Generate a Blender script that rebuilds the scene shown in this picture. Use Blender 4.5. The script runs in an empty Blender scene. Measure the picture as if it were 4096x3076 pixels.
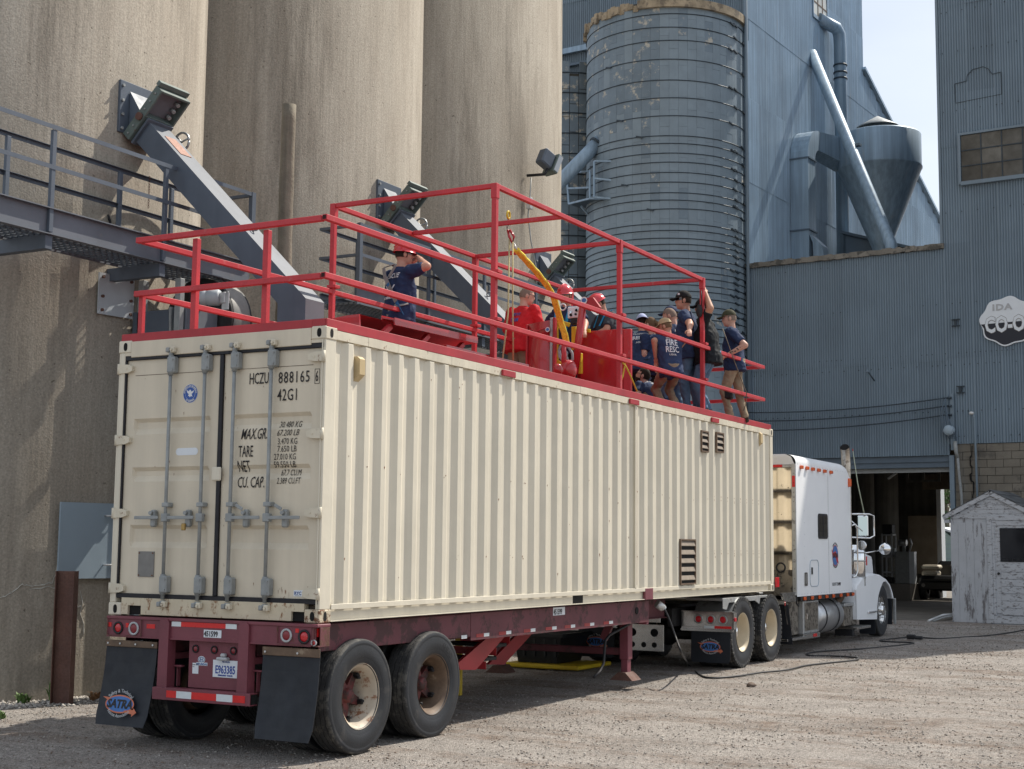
import bpy, bmesh, math, random
import numpy as np
from mathutils import Vector, Matrix
from mathutils.bvhtree import BVHTree
random.seed(7)
S = bpy.context.scene
COL = S.collection
PI = math.pi
R = math.radians

# ------------------------------------------------------------------ camera
CAM = Vector((7.45377, -10.18182, 1.86808))
YAW, PITCH, ROLL, FPX = R(-28.74705), R(6.36478), R(0.59258), 5759.264
PW, PH = 4096.0, 3076.0
_f = Vector((math.sin(YAW) * math.cos(PITCH), math.cos(YAW) * math.cos(PITCH), math.sin(PITCH)))
_r = Vector((math.cos(YAW), -math.sin(YAW), 0)); _u = _r.cross(_f)
RT = _r * math.cos(ROLL) + _u * math.sin(ROLL)
UP = -_r * math.sin(ROLL) + _u * math.cos(ROLL)
FW = _f
cd = bpy.data.cameras.new('camera'); cam = bpy.data.objects.new('camera', cd); COL.objects.link(cam)
cd.sensor_width = 36; cd.sensor_fit = 'HORIZONTAL'; cd.lens = 36 * FPX / PW
cd.clip_start = 0.1; cd.clip_end = 2000
cam.matrix_world = Matrix((( RT.x, UP.x, -FW.x, CAM.x), (RT.y, UP.y, -FW.y, CAM.y), (RT.z, UP.z, -FW.z, CAM.z), (0, 0, 0, 1)))
S.camera = cam

# ------------------------------------------------------------------ light
SUNV = Vector((0.32, 0.75, 1.0)).normalized()
world = bpy.data.worlds.new('World'); S.world = world; world.use_nodes = True
wn = world.node_tree; wn.nodes.clear()
out = wn.nodes.new('ShaderNodeOutputWorld'); bg = wn.nodes.new('ShaderNodeBackground')
sky = wn.nodes.new('ShaderNodeTexSky'); sky.sky_type = 'NISHITA'; sky.sun_disc = False
sky.sun_elevation = math.asin(SUNV.z); sky.sun_rotation = math.atan2(SUNV.x, SUNV.y)
sky.air_density = 1.0; sky.dust_density = 2.2; sky.ozone_density = 1.0; sky.altitude = 200
# thin high cloud veil mixed over the clear sky, everywhere in the dome
tc = wn.nodes.new('ShaderNodeTexCoord'); mp = wn.nodes.new('ShaderNodeMapping')
mp.inputs['Scale'].default_value = (1.0, 1.0, 2.6)
nz = wn.nodes.new('ShaderNodeTexNoise'); nz.inputs['Scale'].default_value = 2.3; nz.inputs['Detail'].default_value = 5
nz.inputs['Roughness'].default_value = 0.5
rp = wn.nodes.new('ShaderNodeValToRGB'); rp.color_ramp.elements[0].position = 0.30; rp.color_ramp.elements[1].position = 0.70
rp.color_ramp.elements[0].color = (0.42, 0.42, 0.42, 1); rp.color_ramp.elements[1].color = (0.80, 0.80, 0.80, 1)
mx = wn.nodes.new('ShaderNodeMix'); mx.data_type = 'RGBA'
mx.inputs[7].default_value = (8.6, 9.2, 10.0, 1)
wn.links.new(tc.outputs['Generated'], mp.inputs[0]); wn.links.new(mp.outputs[0], nz.inputs['Vector'])
wn.links.new(nz.outputs[0], rp.inputs[0]); wn.links.new(rp.outputs[0], mx.inputs[0])
wn.links.new(sky.outputs[0], mx.inputs[6]); wn.links.new(mx.outputs[2], bg.inputs[0])
bg.inputs[1].default_value = 0.095
wn.links.new(bg.outputs[0], out.inputs[0])
sl = bpy.data.lights.new('sun', 'SUN'); sl.energy = 4.6; sl.angle = R(0.53); sl.color = (1.0, 0.93, 0.82)
sun = bpy.data.objects.new('sun', sl); COL.objects.link(sun)
sun.rotation_euler = SUNV.to_track_quat('Z', 'Y').to_euler(); sun.location = (30, 60, 80)
S.view_settings.view_transform = 'Standard'; S.view_settings.look = 'None'
S.view_settings.exposure = 0.34; S.view_settings.gamma = 1.0; S.view_settings.use_curve_mapping = False

# ------------------------------------------------------------------ measuring helpers (pixel of the photo -> point on a real plane)
def at(x, y, ax, val):
    d = FW + RT * ((x - PW / 2) / FPX) + UP * ((PH / 2 - y) / FPX)
    return CAM + d * ((val - CAM[ax]) / d[ax])
K = 4096 / 2212
def av(x, y, ax, val): return at(x * K, y * K, ax, val)
BA = R(4)                                            # the elevator buildings stand 4 degrees off the trailer
BU = Vector((math.cos(BA), -math.sin(BA), 0)); BN = Vector((math.sin(BA), math.cos(BA), 0))
BM = Matrix.Rotation(-BA, 4, 'Z')
def atb(x, y, ax, val):                              # same, in building axes (a, b, z)
    d = FW + RT * ((x - PW / 2) / FPX) + UP * ((PH / 2 - y) / FPX)
    if ax == 2: t = (val - CAM.z) / d.z
    else:
        n = BU if ax == 0 else BN
        t = (val - n.dot(CAM)) / n.dot(d)
    P = CAM + d * t
    return Vector((P.dot(BU), P.dot(BN), P.z))
def B(a, b, z): return BU * a + BN * b + Vector((0, 0, z))
def gz(y): return 0.0075 * y                         # the yard climbs gently towards the buildings

# ------------------------------------------------------------------ materials
def mat(name, col, rough=0.55, metal=0.0, var=0.12, vs=1.5, bump=0.0, bs=40, fine=0.0, streak=0.0, dirt=None, damt=0.0, ds=3.0,
        dth=0.55, spec=0.5, coat=0.0, rnd=0.0, trans=0.0, emit=None, sss=0, pos=True, dvert=1.0, ior=1.45):
    m = bpy.data.materials.new(name); m.use_nodes = True
    nt = m.node_tree; L = nt.links; b = nt.nodes['Principled BSDF']
    b.inputs['Roughness'].default_value = rough; b.inputs['Metallic'].default_value = metal
    b.inputs['Specular IOR Level'].default_value = spec; b.inputs['Coat Weight'].default_value = coat
    b.inputs['Transmission Weight'].default_value = trans; b.inputs['IOR'].default_value = ior
    c = (*col, 1)
    if emit: b.inputs['Emission Color'].default_value = (*emit[0], 1); b.inputs['Emission Strength'].default_value = emit[1]
    b.inputs['Base Color'].default_value = c
    g = nt.nodes.new('ShaderNodeNewGeometry') if pos else nt.nodes.new('ShaderNodeTexCoord')
    P = g.outputs['Position'] if pos else g.outputs['Object']
    def noise(scale, detail=4, vec=None, rg=0.6):
        n = nt.nodes.new('ShaderNodeTexNoise'); n.inputs['Scale'].default_value = scale; n.inputs['Detail'].default_value = detail
        n.inputs['Roughness'].default_value = rg
        L.new(vec or P, n.inputs['Vector']); return n.outputs[0]
    def mrange(v, a0, a1, b0, b1):
        r = nt.nodes.new('ShaderNodeMapRange'); r.inputs[1].default_value = a0; r.inputs[2].default_value = a1
        r.inputs[3].default_value = b0; r.inputs[4].default_value = b1; L.new(v, r.inputs[0]); return r.outputs[0]
    def mul(a, v):                                   # colour * value
        n = nt.nodes.new('ShaderNodeVectorMath'); n.operation = 'SCALE'
        L.new(a, n.inputs[0]); 
        if isinstance(v, float): n.inputs['Scale'].default_value = v
        else: L.new(v, n.inputs['Scale'])
        return n.outputs[0]
    rgb = nt.nodes.new('ShaderNodeRGB'); rgb.outputs[0].default_value = c; C_ = rgb.outputs[0]
    if var: C_ = mul(C_, mrange(noise(vs, 5), 0.3, 0.7, 1 - var, 1 + var))
    if fine: C_ = mul(C_, mrange(noise(bs * 1.3, 3), 0.3, 0.7, 1 - fine, 1 + fine))
    if streak:
        mpn = nt.nodes.new('ShaderNodeMapping'); mpn.inputs['Scale'].default_value = (9, 9, 0.35); L.new(P, mpn.inputs[0])
        C_ = mul(C_, mrange(noise(1.0, 5, mpn.outputs[0]), 0.3, 0.7, 1 - streak, 1 + streak))
    if rnd:
        oi = nt.nodes.new('ShaderNodeObjectInfo'); C_ = mul(C_, mrange(oi.outputs['Random'], 0, 1, 1 - rnd, 1 + rnd))
    ro = None
    if dirt:
        mpn = nt.nodes.new('ShaderNodeMapping'); mpn.inputs['Scale'].default_value = (1, 1, dvert); L.new(P, mpn.inputs[0])
        f = mrange(noise(ds, 9, mpn.outputs[0], 0.72), dth, dth + 0.07, 0, damt)
        mm = nt.nodes.new('ShaderNodeMix'); mm.data_type = 'RGBA'; L.new(f, mm.inputs[0]); L.new(C_, mm.inputs[6])
        mm.inputs[7].default_value = (*dirt, 1); C_ = mm.outputs[2]
        ro = mrange(f, 0, 1, rough, 0.85); L.new(ro, b.inputs['Roughness'])
    elif rough < 0.9 and var:
        L.new(mrange(noise(vs * 3, 4), 0.3, 0.7, max(0.02, rough * 0.85), min(1, rough * 1.2)), b.inputs['Roughness'])
    L.new(C_, b.inputs['Base Color'])
    if bump:
        bn = nt.nodes.new('ShaderNodeBump'); bn.inputs['Strength'].default_value = min(1, bump); bn.inputs['Distance'].default_value = 0.02 * max(1, bump)
        L.new(noise(bs, 5), bn.inputs['Height']); L.new(bn.outputs[0], b.inputs['Normal'])
    return m

RUST = (0.16, 0.055, 0.02)
M = {}
M['cream'] = mat('cream_paint', (0.635, 0.585, 0.475), 0.5, var=0.07, vs=1.2, streak=0.05, dirt=RUST, damt=0.85, ds=5, dth=0.735, bump=0.12, bs=9)
M['cream_worn'] = mat('cream_paint_rusty', (0.60, 0.545, 0.43), 0.55, var=0.10, vs=3, streak=0.06, dirt=RUST, damt=0.9, ds=11, dth=0.60, bump=0.15, bs=20)
M['sill_rusty'] = mat('cream_rust_runs', (0.56, 0.49, 0.36), 0.6, var=0.12, vs=3, dirt=(0.20, 0.085, 0.03), damt=0.9, ds=9, dth=0.545, dvert=.6, bump=0.15, bs=20)
M['cast_rusty'] = mat('rusted_casting', (0.52, 0.45, 0.33), 0.65, var=0.15, vs=3, dirt=(0.13, 0.05, 0.022), damt=0.95, ds=13, dth=0.485, bump=0.3, bs=30)
M['cream_door'] = mat('cream_door_paint', (0.60, 0.535, 0.42), 0.5, var=0.06, vs=1.5, streak=0.05, dirt=(0.25, 0.11, 0.04), damt=0.8, ds=6, dth=0.70, bump=0.1, bs=8)
M['galv'] = mat('galvanised_steel', (0.27, 0.285, 0.285), 0.5, 0.15, var=0.15, vs=12, bump=0.1, bs=50)
M['galv_lt'] = mat('zinc_bright', (0.55, 0.56, 0.56), 0.4, 0.5, var=0.12, vs=12)
M['rubber'] = mat('rubber_black', (0.012, 0.012, 0.014), 0.6, var=0.3, vs=4)
M['gasket'] = mat('gasket_black', (0.006, 0.006, 0.010), 0.5, var=0.3, vs=6)
M['red'] = mat('red_rail_paint', (0.46, 0.030, 0.038), 0.42, var=0.14, vs=3, fine=0.08, dirt=(0.42, 0.16, 0.15), damt=0.55, ds=9, dth=0.60, dvert=.4)
M['red_dark'] = mat('red_curb_paint', (0.36, 0.024, 0.032), 0.45, var=0.18, vs=2.5, dirt=(0.30, 0.10, 0.09), damt=0.5, ds=10, dth=0.62)
M['red_gloss'] = mat('red_gloss_paint', (0.40, 0.018, 0.022), 0.22, var=0.12, vs=3, coat=0.4)
M['hollow'] = mat('tube_inside', (0.03, 0.008, 0.008), 0.9, var=0)
M['dark'] = mat('dark_hole', (0.006, 0.006, 0.006), 0.9, var=0)
M['maroon'] = mat('maroon_chassis_paint', (0.17, 0.045, 0.060), 0.5, var=0.16, vs=2.5, dirt=(0.10, 0.045, 0.03), damt=0.7, ds=6, dth=0.62, bump=0.1, bs=30)
M['maroon_shaded'] = mat('maroon_shaded_paint', (0.125, 0.032, 0.042), 0.6, var=0.25, vs=2, dirt=(0.04, 0.03, 0.028), damt=0.7, ds=4, dth=0.50)  # darker maroon for beams under the container: shade painted in, plus dark blotches
M['maroon2'] = mat('maroon_rusty', (0.14, 0.042, 0.046), 0.6, var=0.2, vs=5, dirt=(0.10, 0.05, 0.03), damt=0.9, ds=12, dth=0.50, bump=0.2, bs=40)
M['tyre'] = mat('tyre_rubber', (0.016, 0.018, 0.022), 0.55, var=0.25, vs=5, fine=0.2, bs=60, dirt=(0.07, 0.065, 0.06), damt=0.4, ds=4, dth=0.56, bump=0.1)
M['tread'] = mat('tyre_tread', (0.035, 0.035, 0.035), 0.75, var=0.3, vs=6, fine=0.2, bs=60, dirt=(0.16, 0.15, 0.13), damt=0.5, ds=9, dth=0.52, bump=0.3)
M['rim_cream'] = mat('rim_cream', (0.52, 0.44, 0.31), 0.5, var=0.1, vs=5, dirt=RUST, damt=0.5, ds=12, dth=0.66)
M['rim_rust'] = mat('rim_rusty', (0.46, 0.40, 0.32), 0.6, var=0.15, vs=6, dirt=(0.20, 0.075, 0.03), damt=0.9, ds=9, dth=0.545)
M['rim_brown'] = mat('rim_brown', (0.13, 0.085, 0.055), 0.65, var=0.3, vs=8, dirt=(0.30, 0.24, 0.17), damt=0.7, ds=8, dth=0.58)
M['chrome'] = mat('chrome', (0.78, 0.79, 0.80), 0.08, 1.0, var=0)
M['alu'] = mat('aluminium_polished', (0.62, 0.62, 0.61), 0.22, 1.0, var=0.08, vs=5)
M['alu_dull'] = mat('aluminium_dull', (0.42, 0.43, 0.43), 0.42, 0.7, var=0.15, vs=5, dirt=(0.16, 0.14, 0.12), damt=0.6, ds=5, dth=0.55)
M['white_truck'] = mat('white_truck_paint', (0.78, 0.80, 0.82), 0.38, var=0.03, vs=1.5, spec=.4)
M['mirror_steel'] = mat('polished_sheet', (0.72, 0.66, 0.58), 0.07, 1.0, var=0.06, vs=3, dirt=(0.10, 0.085, 0.07), damt=0.75, ds=5, dth=0.60)
M['mirror_dirty'] = mat('polished_sheet_splashed', (0.30, 0.27, 0.23), 0.30, 0.8, var=0.25, vs=6, dirt=(0.06, 0.052, 0.045), damt=0.8, ds=9, dth=0.49)
M['orange'] = mat('amber_lens', (0.65, 0.10, 0.015), 0.2, var=0, coat=0.5)
M['lens_red'] = mat('red_lens', (0.50, 0.010, 0.018), 0.2, var=0.05, vs=60, coat=0.6)
M['lens_dim'] = mat('dull_red_lens', (0.20, 0.012, 0.02), 0.3, var=0.05, vs=60, coat=0.3)
M['tape_red'] = mat('red_tape', (0.60, 0.02, 0.02), 0.3, var=0.06, vs=15)
M['tape_white'] = mat('white_tape', (0.62, 0.66, 0.68), 0.3, var=0.06, vs=15, dirt=(0.3, 0.3, 0.28), damt=.5, ds=25, dth=.62)
M['black_print'] = mat('black_print', (0.018, 0.015, 0.015), 0.6, var=0.2, vs=10)
M['white_print'] = mat('white_print', (0.68, 0.69, 0.71), 0.6, var=0.05, vs=10)
M['blue_print'] = mat('blue_print', (0.03, 0.09, 0.33), 0.5, var=0.05, vs=10)
M['blue_logo'] = mat('logo_blue', (0.05, 0.16, 0.42), 0.5, var=0.15, vs=14)
M['orange_logo'] = mat('logo_orange', (0.55, 0.16, 0.08), 0.5, var=0.1, vs=14)
M['grey_print'] = mat('grey_print', (0.40, 0.41, 0.42), 0.6, var=0.15, vs=20)
M['grey_plate'] = mat('grey_plate', (0.20, 0.195, 0.185), 0.5, 0.3, var=0.1, vs=12)
M['white_plate'] = mat('white_plate', (0.66, 0.70, 0.74), 0.4, var=0.03, vs=8)
M['flap'] = mat('mudflap_rubber', (0.011, 0.014, 0.020), 0.55, var=0.2, vs=3, streak=.1)
M['steel_blue'] = mat('blue_grey_steel', (0.085, 0.105, 0.135), 0.5, 0.05, var=0.1, vs=2, streak=0.06)
M['steel_top'] = mat('grey_steel', (0.125, 0.14, 0.165), 0.6, 0.05, var=0.12, vs=2.5, dirt=(0.2, 0.18, 0.17), damt=0.3, ds=4, dth=.6)
M['green_steel'] = mat('green_grey_steel', (0.115, 0.15, 0.14), 0.5, 0.1, var=0.15, vs=4, dirt=(0.12, 0.07, 0.045), damt=0.8, ds=10, dth=0.60)
M['grate'] = mat('grating_steel', (0.12, 0.14, 0.165), 0.45, 0.3, var=0.1)
M['panel_lt'] = mat('pale_grey_panel', (0.42, 0.46, 0.49), 0.5, var=0.05, vs=3)
M['panel_blue'] = mat('blue_grey_panel', (0.29, 0.365, 0.43), 0.45, var=0.05, vs=2)
M['rust_post'] = mat('rusty_steel_post', (0.12, 0.062, 0.048), 0.75, var=0.2, vs=3, fine=.15, bump=0.4, bs=30, streak=.12)
M['rust_strip'] = mat('rust', (0.17, 0.07, 0.03), 0.85, var=0.3, vs=12)
M['wood_pole'] = mat('weathered_pole', (0.19, 0.165, 0.125), 0.9, var=0.25, vs=3, streak=0.4, bump=0.5, bs=25)
M['wood'] = mat('old_wood', (0.16, 0.13, 0.10), 0.9, var=0.25, vs=5, streak=0.3, bump=0.3)
M['yellow'] = mat('yellow_paint', (0.60, 0.42, 0.02), 0.45, var=0.1, vs=5, dirt=(0.2, 0.15, 0.05), damt=.5, ds=8, dth=.6)
M['web'] = mat('yellow_webbing', (0.78, 0.62, 0.07), 0.8, var=0.2, vs=30, bump=0.3, bs=120)
M['rope'] = mat('pale_rope', (0.45, 0.38, 0.20), 0.85, var=0.2, vs=60, bump=0.4, bs=200)
M['yrope'] = mat('yellow_rope', (0.55, 0.42, 0.05), 0.8, var=0.15, vs=60)
M['tub'] = mat('black_tub_plastic', (0.010, 0.012, 0.014), 0.35, var=0.1)
M['cable'] = mat('cable_black', (0.020, 0.020, 0.022), 0.55, var=0.1)
def pr(P):                                           # world point -> photo pixel (only used for checks)
    d = Vector(P) - CAM; z = d.dot(FW)
    return PW / 2 + FPX * d.dot(RT) / z, PH / 2 - FPX * d.dot(UP) / z

# ------------------------------------------------------------------ mesh builder
class MB:
    def __init__(s): s.v = []; s.f = []; s.m = []; s.sm = []
    def add(s, vs, fs, mi=0, smooth=False):
        o = len(s.v); s.v += [tuple(q) for q in vs]; s.f += [tuple(i + o for i in f) for f in fs]
        s.m += [mi] * len(fs); s.sm += [smooth] * len(fs); return s
    def box(s, a, b, mi=0, bev=0.0, M4=None):
        x0, y0, z0 = a; x1, y1, z1 = b
        if bev <= 0:
            vs = [Vector(q) for q in ((x0, y0, z0), (x1, y0, z0), (x1, y1, z0), (x0, y1, z0), (x0, y0, z1), (x1, y0, z1), (x1, y1, z1), (x0, y1, z1))]
            fs = [(0, 3, 2, 1), (4, 5, 6, 7), (0, 1, 5, 4), (1, 2, 6, 5), (2, 3, 7, 6), (3, 0, 4, 7)]
        else:
            e = min(bev, (x1 - x0) * .49, (y1 - y0) * .49, (z1 - z0) * .49); vs = []; 
            X = (x0, x1); Y = (y0, y1); Z = (z0, z1); idx = {}
            for i in (0, 1):
                for j in (0, 1):
                    for k in (0, 1):
                        sx, sy, sz = (1, -1)[i], (1, -1)[j], (1, -1)[k]
                        for ax in range(3):
                            p = [X[i] + sx * e, Y[j] + sy * e, Z[k] + sz * e]; p[ax] = (X[i], Y[j], Z[k])[ax]
                            idx[i, j, k, ax] = len(vs); vs.append(Vector(p))
            fs = []
            for ax in range(3):
                o = [q for q in range(3) if q != ax]
                for side in (0, 1):
                    r = []
                    for (p, q) in ((0, 0), (1, 0), (1, 1), (0, 1)):
                        c = [0, 0, 0]; c[ax] = side; c[o[0]] = p; c[o[1]] = q; r.append(idx[(*c, ax)])
                    fs.append(tuple(r))
                for (p, q) in ((0, 0), (1, 0), (1, 1), (0, 1)):
                    c0 = [0, 0, 0]; c0[o[0]] = p; c0[o[1]] = q; c1 = list(c0); c1[ax] = 1
                    fs.append((idx[(*c0, o[0])], idx[(*c1, o[0])], idx[(*c1, o[1])], idx[(*c0, o[1])]))
            for i in (0, 1):
                for j in (0, 1):
                    for k in (0, 1): fs.append((idx[i, j, k, 0], idx[i, j, k, 1], idx[i, j, k, 2]))
        if M4: vs = [M4 @ q for q in vs]
        return s.add(vs, fs, mi)
    def bar(s, p0, p1, w, h, mi=0, up=None, bev=0.0):      # rectangular bar: w sideways, h along up
        p0, p1 = Vector(p0), Vector(p1); d = p1 - p0; L = d.length; d = d.normalized()
        u = Vector(up) if up else (Vector((0, 0, 1)) if abs(d.z) < 0.95 else Vector((0, 1, 0)))
        r = d.cross(u).normalized(); u = r.cross(d).normalized()
        M4 = Matrix(((r.x, d.x, u.x, p0.x), (r.y, d.y, u.y, p0.y), (r.z, d.z, u.z, p0.z), (0, 0, 0, 1)))
        return s.box((-w / 2, 0, -h / 2), (w / 2, L, h / 2), mi, bev, M4)
    def tube(s, pts, r, n=8, mi=0, smooth=True, caps=True, ref=None):
        pts = [Vector(q) for q in pts]; rs = r if isinstance(r, (list, tuple)) else [r] * len(pts)
        T = []
        for i in range(len(pts)):
            a = pts[max(0, i - 1)]; b = pts[min(len(pts) - 1, i + 1)]; T.append((b - a).normalized())
        u = Vector(ref) if ref else (Vector((0, 0, 1)) if abs(T[0].z) < 0.9 else Vector((1, 0, 0)))
        vs = []; 
        for p, t, rr in zip(pts, T, rs):
            x = t.cross(u)
            if x.length < 1e-4: x = t.orthogonal()
            x.normalize(); y = x.cross(t).normalized(); u = y
            vs += [p + (x * math.cos(2 * PI * k / n) + y * math.sin(2 * PI * k / n)) * rr for k in range(n)]
        fs = [(i * n + k, i * n + (k + 1) % n, (i + 1) * n + (k + 1) % n, (i + 1) * n + k) for i in range(len(pts) - 1) for k in range(n)]
        s.add(vs, fs, mi, smooth)
        if caps:
            o = len(s.v) - len(vs); s.f += [tuple(o + k for k in range(n)), tuple(o + (len(pts) - 1) * n + k for k in reversed(range(n)))]
            s.m += [mi] * 2; s.sm += [False] * 2
        return s
    def cyl(s, p0, p1, r0, r1=None, n=16, mi=0, smooth=True): return s.tube([p0, p1], [r0, r0 if r1 is None else r1], n, mi, smooth)
    def lathe(s, prof, org, axis, n=32, mi=0, smooth=True, a0=0, a1=2 * PI, jit=None):   # prof [(radius, along axis)]
        ax = Vector(axis).normalized(); x = ax.orthogonal().normalized()
        if abs(ax.z) > .9: x = Vector((1, 0, 0))
        elif abs(ax.x) > .9: x = Vector((0, 0, 1))
        y = ax.cross(x); org = Vector(org); full = abs(a1 - a0 - 2 * PI) < 1e-6; m = n if full else n + 1; vs = []
        for j in range(m):
            a = a0 + (a1 - a0) * j / n; dv = x * math.cos(a) + y * math.sin(a)
            for i, (rr, h) in enumerate(prof):
                hh = h + (jit(i, j) if jit else 0)
                vs.append(org + dv * rr + ax * hh)
        q = len(prof); fs = [(j * q + i, j * q + i + 1, ((j + 1) % m) * q + i + 1, ((j + 1) % m) * q + i) for j in range(n) for i in range(q - 1)]
        return s.add(vs, fs, mi, smooth)
    def prism(s, poly, vec, mi=0, smooth=False):           # closed polygon pushed along vec
        n = len(poly); poly = [Vector(q) for q in poly]; vec = Vector(vec)
        vs = poly + [q + vec for q in poly]
        fs = [tuple(range(n)), tuple(reversed(range(n, 2 * n)))] + [(k, k + n, (k + 1) % n + n, (k + 1) % n) for k in range(n)]
        return s.add(vs, fs, mi, smooth)
    def ball(s, c, r, n=12, mi=0, M4=None, m=8):
        rr = r if isinstance(r, (tuple, list)) else (r, r, r); vs = []; 
        for i in range(m + 1):
            th = PI * i / m
            for k in range(n):
                p = Vector((math.sin(th) * math.cos(2 * PI * k / n) * rr[0], math.sin(th) * math.sin(2 * PI * k / n) * rr[1], math.cos(th) * rr[2]))
                if M4: p = M4 @ p
                vs.append(p + Vector(c))
        fs = [(i * n + k, (i + 1) * n + k, (i + 1) * n + (k + 1) % n, i * n + (k + 1) % n) for i in range(m) for k in range(n)]
        return s.add(vs, fs, mi, True)
    def xf(s, M4): s.v = [tuple(M4 @ Vector(q)) for q in s.v]; return s
    def jitter(s, a, seed=1):
        rg = random.Random(seed); s.v = [(x + rg.uniform(-a, a), y + rg.uniform(-a, a), z + rg.uniform(-a, a)) for x, y, z in s.v]; return s
    def mesh(s, name, mats, org=Vector((0, 0, 0))):
        me = bpy.data.meshes.new(name); ox, oy, oz = org
        me.from_pydata([(x - ox, y - oy, z - oz) for x, y, z in s.v], [], s.f)
        for q in (mats if isinstance(mats, (list, tuple)) else [mats]): me.materials.append(M[q] if isinstance(q, str) else q)
        me.polygons.foreach_set('material_index', s.m); me.polygons.foreach_set('use_smooth', s.sm)
        bm = bmesh.new(); bm.from_mesh(me); bmesh.ops.remove_doubles(bm, verts=bm.verts, dist=1e-5)
        bmesh.ops.recalc_face_normals(bm, faces=bm.faces); bm.to_mesh(me); bm.free(); me.update(); return me
    def obj(s, name, mats, parent=None, base=False, **kw):
        V = np.array(s.v); lo = V.min(0); hi = V.max(0); org = (lo + hi) / 2
        if base: org[2] = lo[2]
        me = s.mesh(name, mats, org); return place(name, me, Vector(org), parent, **kw)

def wloc(o):
    l = Vector(o.location)
    return wloc(o.parent) + l if o.parent else l
def place(name, me, loc, parent=None, rot=None, label=None, cat=None, group=None, kind=None):
    o = bpy.data.objects.new(name, me); COL.objects.link(o)
    o.location = Vector(loc) - (wloc(parent) if parent else Vector((0, 0, 0))); o.parent = parent
    if rot: o.rotation_euler = rot
    return tag(o, label, cat, group, kind)
def tag(o, label=None, cat=None, group=None, kind=None):
    if label: o['label'] = label
    if cat: o['category'] = cat
    if group: o['group'] = group
    if kind: o['kind'] = kind
    return o
def thing(name, label, cat, loc=(0, 0, 0), group=None, rz=0):
    o = bpy.data.objects.new(name, None); COL.objects.link(o); o.location = loc; o.rotation_euler = (0, 0, rz)
    o.empty_display_size = 0.2
    return tag(o, label, cat, group)
def copy_tree(o, parent=None, loc=None, label=None):
    c = o.copy(); COL.objects.link(c); c.parent = parent
    if loc is not None: c.location = loc
    if label: c['label'] = label
    for ch in list(o.children): copy_tree(ch, c)
    return c
def smoothed(me):
    for p in me.polygons: p.use_smooth = True

# ------------------------------------------------------------------ lettering
def text_mesh(txt, size, sx=1.0, shear=0.0, depth=0.002, bold=0.0, align='LEFT', space=1.0):
    cu = bpy.data.curves.new('t', 'FONT'); cu.body = txt; cu.size = size; cu.extrude = depth / 2; cu.offset = bold; cu.shear = shear
    cu.align_x = align; cu.resolution_u = 2; cu.space_character = space
    o = bpy.data.objects.new('t', cu); COL.objects.link(o); bpy.context.view_layer.update()
    me = bpy.data.meshes.new_from_object(o.evaluated_get(bpy.context.evaluated_depsgraph_get()))
    vs = [Vector((v.co.x * sx, v.co.y, v.co.z)) for v in me.vertices]; fs = [tuple(p.vertices) for p in me.polygons]
    bpy.data.objects.remove(o); bpy.data.curves.remove(cu); bpy.data.meshes.remove(me)
    return vs, fs
def lettering(txt, size, org, xd, yd, mt, parent, sx=1.0, shear=0.0, depth=0.002, bold=0.0, align='LEFT', arc=None, onto=None, mb=None, mi=0, name='lettering', space=1.0, cuts=None):
    """flat letters on a surface: org = baseline start, xd right, yd up. arc=(radius) bends the baseline."""
    vs, fs = text_mesh(txt, size, sx, shear, depth, bold, align, space)
    if cuts:
        bm = bmesh.new(); q = [bm.verts.new(v) for v in vs]
        for f in fs:
            try: bm.faces.new([q[i] for i in f])
            except ValueError: pass
        for z in cuts:
            bmesh.ops.bisect_plane(bm, geom=list(bm.verts) + list(bm.edges) + list(bm.faces), plane_co=(0, z - org[2], 0), plane_no=(0, 1, 0))
        bm.verts.index_update(); vs = [v.co.copy() for v in bm.verts]; fs = [tuple(v.index for v in f.verts) for f in bm.faces]; bm.free()
    xd = Vector(xd).normalized(); yd = Vector(yd).normalized(); nd = xd.cross(yd); P = []
    for v in vs:
        x, y, z = v
        if arc:
            r, ex = (arc if isinstance(arc, tuple) else (arc, 1.0))
            rr = abs(r) + (y if r > 0 else -y); a = x / abs(r)
            x, y = math.sin(a) * rr, (math.cos(a) * rr * ex if r > 0 else -math.cos(a) * rr * ex)
        P.append(Vector(org) + xd * x + yd * y + nd * z)
    if onto is not None:
        Q = []
        for p in P:
            h = onto.ray_cast(p + nd * 0.4, -nd, 0.8)
            Q.append((h[0] + nd * 0.006) if h[0] else None)
        good = [q for q in Q if q]
        if not good: return None
        keep = [all(Q[i] is not None for i in f) for f in fs]
        fs = [f for f, k in zip(fs, keep) if k]; P = [q if q else good[0] for q in Q]
    b = mb or MB(); b.add(P, fs, mi)
    if mb: return mb
    return b.obj(name, mt, parent)

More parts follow.
